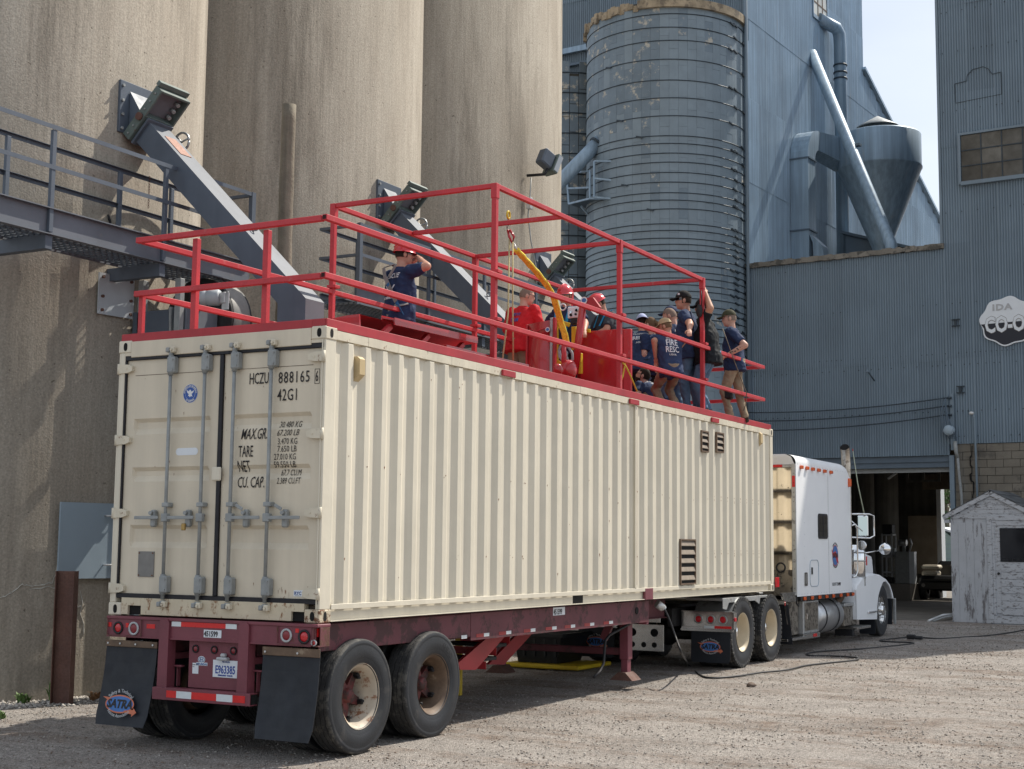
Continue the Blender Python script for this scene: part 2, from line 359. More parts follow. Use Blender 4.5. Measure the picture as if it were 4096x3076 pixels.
# =================================================================== the yard
def ground_mat():
    m = bpy.data.materials.new('gravel_yard'); m.use_nodes = True; nt = m.node_tree; L = nt.links; b = nt.nodes['Principled BSDF']
    g = nt.nodes.new('ShaderNodeNewGeometry'); P = g.outputs['Position']
    def N(s, d=5, v=None):
        n = nt.nodes.new('ShaderNodeTexNoise'); n.inputs['Scale'].default_value = s; n.inputs['Detail'].default_value = d; n.inputs['Roughness'].default_value = .65
        L.new(v or P, n.inputs['Vector']); return n.outputs[0]
    def MR(v, a, b_, c, d):
        r = nt.nodes.new('ShaderNodeMapRange'); r.inputs[1].default_value = a; r.inputs[2].default_value = b_; r.inputs[3].default_value = c; r.inputs[4].default_value = d
        L.new(v, r.inputs[0]); return r.outputs[0]
    def MX(f, a, c2, mode='MIX'):
        n = nt.nodes.new('ShaderNodeMix'); n.data_type = 'RGBA'; n.blend_type = mode
        for i, q in ((0, f), (6, a), (7, c2)):
            if isinstance(q, (float, int)): n.inputs[i].default_value = q
            elif isinstance(q, tuple): n.inputs[i].default_value = (*q, 1)
            else: L.new(q, n.inputs[i])
        return n.outputs[2]
    mp = nt.nodes.new('ShaderNodeMapping'); mp.inputs['Rotation'].default_value = (0, 0, R(-28)); mp.inputs['Scale'].default_value = (0.5, 2.2, 1); L.new(P, mp.inputs[0])
    tracks = MR(N(0.55, 6, mp.outputs[0]), 0.45, 0.58, 0, 1)
    base = MX(tracks, (0.335, 0.305, 0.278), (0.20, 0.155, 0.125))
    base = MX(MR(N(3.5, 6), 0.35, 0.65, 0, 1), base, (0.30, 0.275, 0.25))
    v1 = nt.nodes.new('ShaderNodeTexVoronoi'); v1.inputs['Scale'].default_value = 60; L.new(P, v1.inputs['Vector'])
    v2 = nt.nodes.new('ShaderNodeTexVoronoi'); v2.inputs['Scale'].default_value = 130; L.new(P, v2.inputs['Vector'])
    sp = nt.nodes.new('ShaderNodeSeparateColor'); L.new(v1.outputs['Color'], sp.inputs[0])
    sp2 = nt.nodes.new('ShaderNodeSeparateColor'); L.new(v2.outputs['Color'], sp2.inputs[0])
    def SC(a, f):
        n = nt.nodes.new('ShaderNodeVectorMath'); n.operation = 'SCALE'; L.new(a, n.inputs[0]); L.new(f, n.inputs['Scale']); return n.outputs[0]
    c = SC(base, MR(sp.outputs[0], 0, 1, 0.65, 1.35)); c = SC(c, MR(sp2.outputs[1], 0, 1, 0.7, 1.3))
    c = SC(c, MR(N(1.3, 3), 0.35, 0.65, 0.88, 1.1))
    L.new(c, b.inputs['Base Color']); b.inputs['Roughness'].default_value = 0.92; b.inputs['Specular IOR Level'].default_value = 0.25
    h = nt.nodes.new('ShaderNodeMath'); h.operation = 'ADD'; L.new(MR(v1.outputs['Distance'], 0, .6, 1, 0), h.inputs[0]); L.new(MR(v2.outputs['Distance'], 0, .6, .5, 0), h.inputs[1])
    h2 = nt.nodes.new('ShaderNodeMath'); h2.operation = 'ADD'; L.new(h.outputs[0], h2.inputs[0]); L.new(N(9, 5), h2.inputs[1])
    bn = nt.nodes.new('ShaderNodeBump'); bn.inputs['Strength'].default_value = 0.75; bn.inputs['Distance'].default_value = 0.02
    L.new(h2.outputs[0], bn.inputs['Height']); L.new(bn.outputs[0], b.inputs['Normal'])
    return m
M['ground'] = ground_mat()
gb = MB(); gx = [-500, -60, -20] + [q * 0.5 for q in range(-28, 33)] + [30, 80, 500]; gy = [-300, -60, -20] + [q * .5 for q in range(-24, 64)] + [50, 110, 600]
rg = random.Random(3)
def gh(x, y):
    if -14 <= x <= 16 and -12 <= y <= 25.5:
        return gz(y) + (0.012 * math.sin(x * 1.7 + y * .6) * math.sin(y * 1.1 - x * .4) - 0.006 + rg.uniform(-.005, .005)) * (0 if (x < -4.8) else 1)
    return gz(y)
gb.add([(x, y, gh(x, y)) for y in gy for x in gx], [(j * len(gx) + i, j * len(gx) + i + 1, (j + 1) * len(gx) + i + 1, (j + 1) * len(gx) + i) for j in range(len(gy) - 1) for i in range(len(gx) - 1)], 0, True)
gb.obj('ground', 'ground', kind='structure')

# loose stones lying on the yard: uncountable
def stones(name, n, area, sz, cols, seed, dens=None, kindm='loose_gravel'):
    r = np.random.RandomState(seed)
    ico = np.array([(0, 0, 1), (1, 0, 0.1), (0, 1, 0), (-1, 0, .1), (0, -1, 0), (0, 0, -.5)], float)
    fi = np.array([(0, 1, 2), (0, 2, 3), (0, 3, 4), (0, 4, 1), (5, 2, 1), (5, 3, 2), (5, 4, 3), (5, 1, 4)])
    P = []
    while len(P) < n:
        x = r.uniform(area[0], area[1]); y = r.uniform(area[2], area[3])
        if dens is None or r.rand() < dens(x, y): P.append((x, y))
    P = np.array(P); s = sz[0] * (sz[1] / sz[0]) ** (r.rand(n) ** 2.0)
    sc = s[:, None] * r.uniform(0.6, 1.1, (n, 3)) * np.array([1, 1, .6]); a = r.rand(n) * 6.28
    V = ico[None] * sc[:, None, :] + r.uniform(-.25, .25, (n, 6, 3)) * s[:, None, None]
    X = V[..., 0] * np.cos(a)[:, None] - V[..., 1] * np.sin(a)[:, None] + P[:, 0:1]
    Y = V[..., 0] * np.sin(a)[:, None] + V[..., 1] * np.cos(a)[:, None] + P[:, 1:2]
    Z = V[..., 2] + (0.0075 * P[:, 1])[:, None] + (s * .12)[:, None]
    VV = np.stack([X, Y, Z], -1).reshape(-1, 3); FF = (fi[None] + (np.arange(n) * 6)[:, None, None]).reshape(-1, 3)
    me = bpy.data.meshes.new(name); me.vertices.add(len(VV)); me.vertices.foreach_set('co', VV.ravel())
    me.loops.add(FF.size); me.loops.foreach_set('vertex_index', FF.ravel().astype(np.int32)); me.polygons.add(len(FF))
    me.polygons.foreach_set('loop_start', np.arange(0, FF.size, 3, dtype=np.int32)); me.polygons.foreach_set('loop_total', np.full(len(FF), 3, np.int32))
    for c in cols: me.materials.append(M[c])
    mi = r.choice(len(cols), n, p=np.array([.46, .26, .23, .05][:len(cols)]) / sum([.46, .26, .23, .05][:len(cols)]))
    me.polygons.foreach_set('material_index', np.repeat(mi, 8).astype(np.int32)); me.update(); me.validate()
    return place(name, me, (0, 0, 0), kind='stuff')
M['st1'] = mat('stone_grey', (0.25, 0.23, 0.21), 0.9, var=0.3, vs=14)
M['st2'] = mat('stone_brown', (0.19, 0.145, 0.115), 0.9, var=0.3, vs=14)
M['st3'] = mat('stone_pale', (0.42, 0.39, 0.35), 0.85, var=0.2, vs=14)
M['st4'] = mat('stone_dark', (0.10, 0.09, 0.085), 0.9, var=0.2, vs=14)
stones('loose_gravel', 52000, (-5.2, 8.5, -2.5, 12), (0.005, 0.018), ['st1', 'st2', 'st3', 'st4'], 5, lambda x, y: 1 if y < 5 else .6)
stones('loose_gravel', 16000, (-3, 9, 12, 24), (0.008, 0.024), ['st1', 'st2', 'st3', 'st4'], 6)
stones('limestone_chips', 5200, (-5.85, -4.55, -1, 6.5), (0.012, 0.05), ['st3', 'st1'], 8,
       lambda x, y: max(0, 1 - abs(x + 8.4 - math.sqrt(max(0.1, 3.13 ** 2 - (y - 3.2) ** 2)) - .25) / .5))

# =================================================================== concrete silos
def concrete():
    m = bpy.data.materials.new('slipformed_concrete'); m.use_nodes = True; nt = m.node_tree; L = nt.links; b = nt.nodes['Principled BSDF']
    g = nt.nodes.new('ShaderNodeNewGeometry'); P = g.outputs['Position']
    def N(s, d=5, sc=(1, 1, 1), r=.6):
        mp = nt.nodes.new('ShaderNodeMapping'); mp.inputs['Scale'].default_value = sc; L.new(P, mp.inputs[0])
        n = nt.nodes.new('ShaderNodeTexNoise'); n.inputs['Scale'].default_value = s; n.inputs['Detail'].default_value = d; n.inputs['Roughness'].default_value = r
        L.new(mp.outputs[0], n.inputs['Vector']); return n.outputs[0]
    def MR(v, a, b_, c, d):
        r = nt.nodes.new('ShaderNodeMapRange'); r.inputs[1].default_value = a; r.inputs[2].default_value = b_; r.inputs[3].default_value = c; r.inputs[4].default_value = d
        L.new(v, r.inputs[0]); return r.outputs[0]
    def MX(f, a, c2):
        n = nt.nodes.new('ShaderNodeMix'); n.data_type = 'RGBA'
        for i, q in ((0, f), (6, a), (7, c2)):
            if isinstance(q, tuple): n.inputs[i].default_value = (*q, 1)
            else: L.new(q, n.inputs[i])
        return n.outputs[2]
    def MUL(a, f):
        n = nt.nodes.new('ShaderNodeVectorMath'); n.operation = 'SCALE'; L.new(a, n.inputs[0]); L.new(f, n.inputs['Scale']); return n.outputs[0]
    c = MX(MR(N(1.2, 5, (1, 1, .25)), .35, .65, 0, 1), (0.35, 0.315, 0.262), (0.265, 0.232, 0.188))
    c = MX(MR(N(0.55, 8, (1.6, 1.6, .22), .72), .50, .68, 0, .80), c, (0.115, 0.098, 0.078))       # water stains running down
    c = MUL(c, MR(N(1, 6, (15, 15, .35), .7), .3, .7, .88, 1.12))
    c = MUL(c, MR(N(38, 4), .3, .7, .80, 1.2))
    vo = nt.nodes.new('ShaderNodeTexVoronoi'); vo.inputs['Scale'].default_value = 26; L.new(P, vo.inputs['Vector'])
    agg = MR(vo.outputs['Distance'], 0.10, 0.22, 1, 0)
    expo = MR(N(.7, 4), .45, .62, 0, 1)
    mm = nt.nodes.new('ShaderNodeMath'); mm.operation = 'MULTIPLY'; L.new(agg, mm.inputs[0]); L.new(expo, mm.inputs[1])
    c = MX(MR(mm.outputs[0], 0, 1, 0, .55), c, (0.46, 0.44, 0.39))
    pit = MR(N(15, 2), .70, .74, 0, 1)
    c = MX(MR(pit, 0, 1, 0, .75), c, (0.10, 0.08, 0.06))
    L.new(c, b.inputs['Base Color']); b.inputs['Roughness'].default_value = .92; b.inputs['Specular IOR Level'].default_value = .25
    s = nt.nodes.new('ShaderNodeMath'); s.operation = 'SUBTRACT'; L.new(N(1, 5, (20, 20, 1.4)), s.inputs[0]); L.new(pit, s.inputs[1])
    s2 = nt.nodes.new('ShaderNodeMath'); s2.operation = 'ADD'; L.new(s.outputs[0], s2.inputs[0]); L.new(N(45, 3), s2.inputs[1])
    bn = nt.nodes.new('ShaderNodeBump'); bn.inputs['Strength'].default_value = .32; bn.inputs['Distance'].default_value = .02
    L.new(s2.outputs[0], bn.inputs['Height']); L.new(bn.outputs[0], b.inputs['Normal'])
    return m
M['concrete'] = concrete()
SC_ = [(-8.40, 3.20), (-8.775, 9.49), (-9.15, 15.78)]
SR = 3.10
lab = ['weathered concrete silo nearest the camera, with the blue grey wall hatches', 'weathered concrete silo in the middle of the row, behind the wooden pole', 'concrete silo farthest along the row, with the floodlight on it']
for (cx, cy), lb in zip(SC_, lab):
    b = MB(); b.lathe([(SR, -0.3), (SR, 26), (SR - .3, 26), (0, 26.02)], (cx, cy, 0), (0, 0, 1), 160)
    tag(b.obj('concrete_silo', 'concrete', base=True), lb, 'silo', 'concrete silos in a row')
def silx(k, y): return SC_[k][0] + math.sqrt(max(0.01, SR ** 2 - (y - SC_[k][1]) ** 2))

def on_silo(x, y, k=0, off=.006):                    # pixel of the photo -> point on silo k
    d = FW + RT * ((x - PW / 2) / FPX) + UP * ((PH / 2 - y) / FPX); cx, cy = SC_[k]; ox, oy = CAM.x - cx, CAM.y - cy
    A = d.x ** 2 + d.y ** 2; Bq = 2 * (ox * d.x + oy * d.y); Cq = ox * ox + oy * oy - (SR + off) ** 2; D_ = Bq * Bq - 4 * A * Cq
    return CAM + d * ((-Bq - math.sqrt(max(0, D_))) / (2 * A))
silo0 = [o for o in COL.objects if o.name == 'concrete_silo'][0]
M['lime'] = mat('lime_streak', (0.46, 0.45, 0.41), .9, var=.2, vs=20)
zz6 = lambda x, y: (x / 1.126, 1600 + y / 1.126)
for pl, w_ in (([(0, 890), (30, 882), (60, 862), (100, 832), (140, 838), (180, 836), (215, 828), (235, 822), (252, 780), (264, 715)], .008), ([(130, 850), (180, 848), (225, 842), (262, 852)], .006), ([(258, 870), (255, 930), (247, 1000), (240, 1100)], .006), ([(362, 860), (372, 920), (360, 960), (378, 1010), (376, 1060)], .007), ([(345, 935), (362, 928)], .012)):
    P_ = [on_silo(*zz6(*q), 0, .003) for q in pl]; r_ = random.Random(len(pl)); P2 = []
    for i in range(len(P_) - 1):
        for j in range(4): P2.append(P_[i].lerp(P_[i + 1], j / 4) + Vector((0, 0, r_.uniform(-.008, .008))))
    MB().tube(P2 + [P_[-1]], [w_ * r_.uniform(.4, 1.1) for _ in range(len(P2) + 1)], 5).obj('sealed_crack', 'lime', silo0)
# =================================================================== grain chutes
def chute(k, label):
    oy = SC_[k][1] - 3.2; ox = SC_[k][0] - SC_[0][0]; dz = [0, .22, .28][k]
    O = Vector((ox, oy, dz)); y0 = 3.13
    t = thing('grain_chute', label, 'chute', (-2.95 + ox, y0 + oy, 4.0 + dz), 'steel grain chutes on the silos')
    def P(x, y, z): return Vector((x, y, z)) + O
    Xs = silx(k, y0 + oy) - O.x
    # wall plate with gussets and bolts
    b = MB(); b.box(P(Xs - .12, y0 - .34, 6.95), P(Xs + .01, y0 + .36, 7.62), 0, .006)
    b.obj('wall_plate', 'steel_blue', t)
    for z in (7.0, 7.18, 7.36, 7.55):
        MB().cyl(P(Xs + .01, y0 - .30, z), P(Xs + .035, y0 - .30, z), .02, n=6).obj('bolt', 'galv', t)
    # hopper transition between the wall and the gate
    d = Vector((0.719, 0, -0.695)); n = Vector((0.695, 0, 0.719))          # along the chute, and up out of it
    G = P(Xs + .18, y0, 7.02)                                            # middle of the gate
    hw, hh = .18, .15
    q0 = [P(Xs + .02, y0 - hw, 7.50), P(Xs + .02, y0 + hw, 7.50), P(Xs + .02, y0 + hw, 6.99), P(Xs + .02, y0 - hw, 6.99)]
    g0 = G - d * .078
    q1 = [g0 + n * hh - Vector((0, hw, 0)), g0 + n * hh + Vector((0, hw, 0)), g0 - n * hh + Vector((0, hw, 0)), g0 - n * hh - Vector((0, hw, 0))]
    b = MB(); b.add(q0 + q1, [(0, 1, 5, 4), (1, 2, 6, 5), (2, 3, 7, 6), (3, 0, 4, 7)], 0)
    b.add([q0[0] + Vector((0, -.004, 0)), q0[3] + Vector((0, -.004, 0)), q1[3] + Vector((0, -.004, 0)), q1[0] + Vector((0, -.004, 0))], [(0, 1, 2, 3)], 0)
    b.obj('transition', 'steel_blue', t)
    # slide gate: long housing square to the chute, open tray at the upper end
    w = .265
    def rect(a0, a1, s0, s1, y_0, y_1, bb, mi=0, bev=.004):              # a along n (up), s along d
        M4 = Matrix(((n.x, 0, d.x, G.x), (0, 1, 0, G.y), (n.z, 0, d.z, G.z), (0, 0, 0, 1)))
        bb.box((a0, y_0, s0), (a1, y_1, s1), mi, bev, M4)
    b = MB(); rect(-.18, .58, -.07, .06, -w, -w + .03, b); rect(-.18, .58, -.07, .06, w - .03, w, b)
    rect(-.18, -.15, -.07, .06, -w + .031, w - .031, b); rect(.55, .58, -.07, .06, -w + .031, w - .031, b)
    rect(.17, .20, -.07, .06, -w + .031, w - .031, b); rect(-.18, .17, -.075, -.07, -w, w, b); rect(-.18, .17, .06, .065, -w, w, b)
    b.obj('gate_housing', 'green_steel', t)
    b = MB(); rect(.20, .55, -.06, -.05, -w + .031, w - .031, b); b.obj('gate_blade', 'steel_top', t)
    b = MB(); rect(.585, .65, -.09, -.03, -w, w, b); b.obj('top_channel', 'green_steel', t)
    for a in (.26, .36, .46):
        c = G + n * a + Vector((0, w - .10, 0))
        MB().cyl(c - d * .045, c + d * .02, .026, n=10).obj('roller', 'galv', t)
    for a in (-.12, .0, .26, .38, .50):
        c = G + n * a + Vector((0, -w - .001, 0)); MB().cyl(c, c + Vector((0, -.012, 0)), .012, n=6).obj('rivet', 'galv', t)
    c = G + n * .14 + Vector((0, -w - .001, -.0)); MB().cyl(c, c + Vector((0, -.03, 0)), .05, n=14).obj('shaft_end', 'rust_post', t)
    # hand wheel on the far side
    c = G + n * .10 + d * .22 + Vector((0, w + .10, 0)); b = MB()
    ring = [c + (Vector((1, 0, 0)) * math.cos(a) + Vector((0, 0, 1)) * math.sin(a)) * .12 for a in [2 * PI * i / 24 for i in range(25)]]
    b.tube(ring, .016, 8); 
    for a in (0.3, 2.4, 4.5): b.tube([c, c + (Vector((1, 0, 0)) * math.cos(a) + Vector((0, 0, 1)) * math.sin(a)) * .12], .012, 6)
    b.tube([c, c + Vector((0, -.12, 0))], .02, 8); b.obj('hand_wheel', 'alu_dull', t)
    # eye bolts
    for c in (G - d * .16 + n * .24, G + d * 2.25 + n * (hh + .06)):
        b = MB(); b.tube([c + (Vector((1, 0, 0)) * math.cos(a) + Vector((0, 0, 1)) * math.sin(a)) * .038 for a in [2 * PI * i / 14 for i in range(15)]], .012, 6)
        b.cyl(c - n * .07, c - n * .038, .014, n=6); b.obj('eye_bolt', 'galv', t)
    # the square tube
    L = 3.56; E0 = G + d * .066; E1 = G + d * L
    Ys = Vector((0, hw, 0)); xt = E1.x
    b = MB()
    topz1 = E1.z; 
    T0 = [E0 + n * hh - Ys, E0 + n * hh + Ys, E0 - n * hh + Ys, E0 - n * hh - Ys]
    knee = Vector((E1.x + .20, E1.y, E1.z)); 
    ka = E1 + n * hh; T1 = [Vector((ka.x, ka.y, ka.z)) - Ys, Vector((ka.x, ka.y, ka.z)) + Ys, None, None]
    lowx = ka.x - .40; tt = (lowx - (E0 - n * hh).x) / d.x; kb = E0 - n * hh + d * tt
    T1[2] = kb + Ys; T1[3] = kb - Ys
    T2 = [Vector((q.x, q.y, 2.6 + dz)) for q in T1]
    b.add(T0 + T1 + T2, [(0, 1, 5, 4), (2, 3, 7, 6), (4, 5, 9, 8), (6, 7, 11, 10)], 1)
    b.add(T0 + T1 + T2, [(1, 2, 6, 5), (3, 0, 4, 7), (5, 6, 10, 9), (7, 4, 8, 11), (8, 9, 10, 11)], 0)
    b.obj('chute_tube', ['steel_blue', 'steel_top'], t)
    b = MB()
    for s, e in ((.075, .11),):
        M4 = Matrix(((n.x, 0, d.x, G.x), (0, 1, 0, G.y), (n.z, 0, d.z, G.z), (0, 0, 0, 1)))
        b.box((-hh - .045, -hw - .045, s), (hh + .045, hw + .045, e), 0, .004, M4)
    b.obj('flange', 'steel_blue', t)
    if k == 0:
        M4 = Matrix(((n.x, 0, d.x, G.x), (0, 1, 0, G.y), (n.z, 0, d.z, G.z), (0, 0, 0, 1)))
        MB().box((hh + .003, -.10, .36), (hh + .008, .10, .74), 0, 0, M4).obj('warning_label', mat('faded_label', (0.36, 0.20, 0.15), .7, var=.2, vs=20), t)
    return t
chute(0, 'biggest grey steel grain chute, on the nearest concrete silo, with a faded orange label')
chute(1, 'grey steel grain chute on the middle concrete silo, passing behind the high red rail')
chute(2, 'grey steel grain chute on the farthest concrete silo, smallest of the three chutes')

# =================================================================== catwalks
def catwalk(x0, x1, y0, y1, zd, label, posts, inner, k, ends=(1, 1)):
    t = thing('catwalk', label, 'catwalk', (x1, y0, zd), 'steel catwalks along the silos')
    ztop = zd + 1.23
    MB().box((x1 - .02, y0, zd), (x1, y1, zd + .30), 0, .003).box((x1, y0, zd), (x1 + .06, y1, zd + .012)).box((x1, y0, zd + .288), (x1 + .06, y1, zd + .30)).obj('edge_beam', 'steel_top', t)
    MB().box((x0, y0, zd), (x0 + .02, y1, zd + .22), 0, .003).box((x0 + .021, y0, zd + .21), (x0 + .08, y1, zd + .22)).obj('inner_beam', 'steel_top', t)
    for z in (ztop - .05, zd + .73):
        MB().box((x1 + .045, y0, z), (x1 + .05, y1, z + .05)).box((x1, y0, z + .045), (x1 + .045, y1, z + .05)).obj('hand_rail', 'steel_blue', t)
        MB().box((x0 - .005, y0, z), (x0, y1, z + .05)).box((x0, y0, z + .045), (x0 + .045, y1, z + .05)).obj('hand_rail', 'steel_blue', t)
    for y in posts: MB().box((x1 + .001, y - .03, zd + .03), (x1 + .044, y + .03, ztop - .051), 0, .004).obj('post', 'steel_blue', t)
    for y in inner: MB().box((x0 + .001, y - .03, zd + .05), (x0 + .044, y + .03, ztop - .051), 0, .004).obj('post', 'steel_blue', t)
    for y in (y0, y1):
        for z in (ztop - .05, zd + .73, zd + .1): MB().box((x0 - .008, y - .02, z + .004), (x1 - .004, y + .02, z + .044)).obj('end_rail', 'steel_blue', t)
        MB().box((x1 - .003, y - .037, zd + .304), (x1 + .056, y + .037, ztop + .006)).obj('end_post', 'steel_blue', t)
    # perforated plank decking
    b = MB(); n = int((y1 - y0) / .10)
    for i in range(n): b.box((x0 + .022, y0 + i * .10, zd + .02), (x1 - .022, y0 + i * .10 + .013, zd + .05))
    for j in range(7):
        xx = x0 + .05 + j * (x1 - x0 - .12) / 6
        b.box((xx, y0, zd + .025), (xx + .022, y1, zd + .046))
    b.obj('grating', 'grate', t)
    # brackets back to the silo
    for y in posts:
        b = MB(); X = min(silx(q, y) for q in range(3) if abs(y - SC_[q][1]) < 3.0) if any(abs(y - SC_[q][1]) < 3.0 for q in range(3)) else x0
        b.box((min(X, x0) - .1, y - .05, zd - .16), (x1 + .02, y + .05, zd - .002), 0, .004); b.obj('bracket', 'steel_blue', t)
    return t
catwalk(-5.15, -4.5, -2.6, 4.42, 5.20, 'steel catwalk with railing and grating on the nearest silo, at the left edge', (-.85, .98, 2.78), (-.9, .92, 2.68, 3.6), 0)
catwalk(-5.45, -4.75, 7.25, 18.6, 5.40, 'second steel catwalk farther along, behind the man in the red cap and the red rails', (9.2, 11.0, 12.9, 14.7, 16.6), (8.2, 10.5, 12.4, 14.3), 1)
# support leg and hanging chain under catwalk
tag(MB().box((-4.49, 3.02, gz(3)), (-4.40, 3.10, 5.06), 0, .005).obj('support_leg', 'galv', base=True), 'upright galvanised leg under the near catwalk, beside the fan motor', 'post')

# =================================================================== blower fan under the first catwalk
fc = at(835, 1290, 1, 3.95); mc = at(800, 1191, 1, 3.35)
t = thing('blower_fan', 'black round blower fan with a grey electric motor below the near catwalk', 'fan', (fc.x, fc.y, 2.8))
b = MB(); b.lathe([(0, -.20), (.54, -.20), (.54, -.19), (.54, .19), (.54, .20), (0, .20)], fc, (0, 1, 0), 48); b.obj('fan_housing', 'rubber', t)
b = MB(); b.lathe([(.544, -.16), (.552, -.14), (.552, .14), (.544, .16)], fc, (0, 1, 0), 48); b.obj('housing_band', 'grey_plate', t)
ad = Vector((.93, .37, 0)).normalized()
b = MB(); b.lathe([(0, 0), (.075, 0), (.10, .02), (.10, .08), (.094, .085), (.094, .10), (.10, .105), (.10, .24), (.085, .26), (0, .26)], mc, ad, 28); b.obj('motor', 'panel_lt', t)
b = MB(); b.lathe([(0, -.12), (.07, -.12), (.095, -.09), (.098, 0)], mc, ad, 24); b.obj('motor_cowl', 'rubber', t)
b = MB(); c = mc + ad * .12 + Vector((0, 0, .13)); b.tube([c + ad * (.028 * math.cos(a)) + Vector((0, 0, .028 * math.sin(a))) for a in [2 * PI * i / 12 for i in range(13)]], .008, 6).obj('lifting_eye', 'galv_lt', t)
c = mc + ad * .30; MB().box((c.x - .04, c.y - .05, c.z - .08), (c.x + .06, c.y + .05, c.z + .06), 0, .01).obj('terminal_box', 'galv_lt', t)
c = at(895, 1200, 1, 3.45); MB().box((c.x - .02, c.y - .02, c.z - .13), (c.x + .09, c.y + .0, c.z + .10), 0, .008).obj('belt_guard_plate', 'galv_lt', t)
MB().box((fc.x - .50, 3.1, 3.2), (fc.x + .10, 3.7, mc.z - .16), 0, .01).obj('base_cabinet', 'steel_blue', t)
MB().box((fc.x + .11, 3.12, 3.2), (fc.x + .36, 3.7, mc.z - .14), 0, .01).obj('side_cover', 'steel_top', t)
MB().bar((fc.x + .20, 3.08, 3.6), (fc.x + .14, 3.08, mc.z - .14), .03, .03).obj('brace', 'galv', t)
for q in range(4): MB().box((fc.x - .45 + (q % 2) * .7, 3.2 + (q // 2) * .8, gz(4)), (fc.x - .37 + (q % 2) * .7, 3.28 + (q // 2) * .8, 3.3)).obj('leg', 'steel_blue', t)

# =================================================================== fittings on and near the silo wall
def wallquad(k, y0, y1, z0, z1, off=.05, th=.02):
    X0 = silx(k, y0); X1 = silx(k, y1)
    a = Vector((X0 + off, y0, 0)); c = Vector((X1 + off, y1, 0)); nrm = Vector(((y1 - y0), -(X1 - X0), 0)).normalized()
    return a, c, nrm
def panel_on(k, y0, y1, z0, z1, name, mt, parent, off=.04, th=.02):
    a, c, n = wallquad(k, y0, y1, z0, z1, off)
    b = MB(); b.prism([a + Vector((0, 0, z0)), c + Vector((0, 0, z0)), c + Vector((0, 0, z1)), a + Vector((0, 0, z1))], n * th); o = b.obj(name, mt, parent); return a, c, n
t = thing('wall_hatch', 'pale grey bolted steel hatch on the near silo just below the catwalk', 'hatch', (-5.35, 2.85, 4.6), 'steel hatches on the near silo')
a, c, n = panel_on(0, 2.58, 3.12, 4.62, 5.13, 'hatch_plate', 'panel_lt', t)
for fx in (.1, .9):
    for fz in (4.67, 4.84, 5.08): MB().cyl(a.lerp(c, fx) + n * .02 + Vector((0, 0, fz)), a.lerp(c, fx) + n * .045 + Vector((0, 0, fz)), .02, n=6).obj('bolt', 'rust_post', t)
t = thing('wall_hatch', 'large blue grey steel door with two pull handles low on the near silo', 'hatch', (-5.5, 2.6, 1.42), 'steel hatches on the near silo')
a, c, n = panel_on(0, 2.20, 3.12, 1.42, 2.32, 'door_leaf', 'panel_blue', t, .06, .03)
for fz in (2.17, 1.58):
    p = a.lerp(c, .66) + n * .03 + Vector((0, 0, fz)); q = a.lerp(c, .86) + n * .03 + Vector((0, 0, fz))
    MB().tube([p, p + n * .05, q + n * .05, q], .012, 6).obj('handle', 'galv_lt', t)
# strut beside the upper hatch with rusted brace
tag(MB().box((-5.16, 3.10, 4.05), (-5.08, 3.2, 5.1), 0, .004).obj('strut', 'galv', base=True), 'short galvanised strut beside the pale grey wall hatch', 'strut')
tag(MB().bar((-5.1, 3.25, 4.55), (-4.9, 3.9, 4.05), .05, .07).obj('brace', 'rust_post'), 'rusty angled brace coming out from the silo under the catwalk', 'brace')
t = thing('steel_post', 'rusty brown steel I-beam post standing at the foot of the near silo', 'post', (-5.02, 1.97, 0))
ang = R(28)
Rz = Matrix.Translation((-5.02, 1.99, 0)) @ Matrix.Rotation(ang, 4, 'Z')
MB().box((-.10, -.006, 0), (.10, .006, 1.52), 0, 0, Rz).box((-.108, -.085, 0), (-.10, .085, 1.52), 0, 0, Rz).box((.10, -.085, 0), (.108, .085, 1.52), 0, 0, Rz).obj('i_beam', 'rust_post', t)
# weeds at the wall foot
def weed(x, y, h, n, label, seed, m_='leaf_green'):
    r = random.Random(seed); b = MB(); z = gz(y)
    for i in range(n):
        a = r.uniform(0, 2 * PI); L = h * r.uniform(.4, 1); lean = r.uniform(.2, .9); w = r.uniform(.006, .014)
        p0 = Vector((x + r.uniform(-.05, .05), y + r.uniform(-.05, .05), z)); dv = Vector((math.cos(a), math.sin(a), 0)); sd = Vector((-dv.y, dv.x, 0))
        p1 = p0 + dv * L * lean * .5 + Vector((0, 0, L * .7)); p2 = p0 + dv * L * lean + Vector((0, 0, L * (1 - lean * .3)))
        b.add([p0 - sd * w * .4, p0 + sd * w * .4, p1 + sd * w, p1 - sd * w, p2], [(0, 1, 2, 3), (3, 2, 4)])
    return tag(b.obj('weed', m_, base=True), label, 'plant', 'weeds at the foot of the silo')
M['leaf_green'] = mat('weed_leaf', (0.09, 0.16, 0.04), 0.6, var=.3, vs=20)
M['leaf_dry'] = mat('dry_leaf', (0.24, 0.13, 0.06), 0.8, var=.3, vs=20)
weed(-5.42, 1.80, .16, 60, 'low green weed at the foot of the silo near the left edge', 1)
weed(-5.20, 2.05, .30, 26, 'taller green weed just left of the rusty post', 2)
weed(-4.62, .75, .10, 40, 'small green weed in the gravel in front of the rusty post', 3)
weed(-4.95, 2.45, .14, 70, 'dry brown weed between the rusty post and the mudflap', 4, 'leaf_dry')
# wooden pole
b = MB(); r = random.Random(4); pts = [Vector((-4.02 + .012 * math.sin(z * .8), 4.56, z)) for z in np.arange(0, 7.61, .2)]
b.tube(pts, [.118 - .0022 * i / 3 + r.uniform(-.004, .004) for i in range(len(pts))], 18)
tag(b.obj('wooden_pole', 'wood_pole', base=True), 'weathered grey wooden pole standing in front of the middle silo', 'pole')
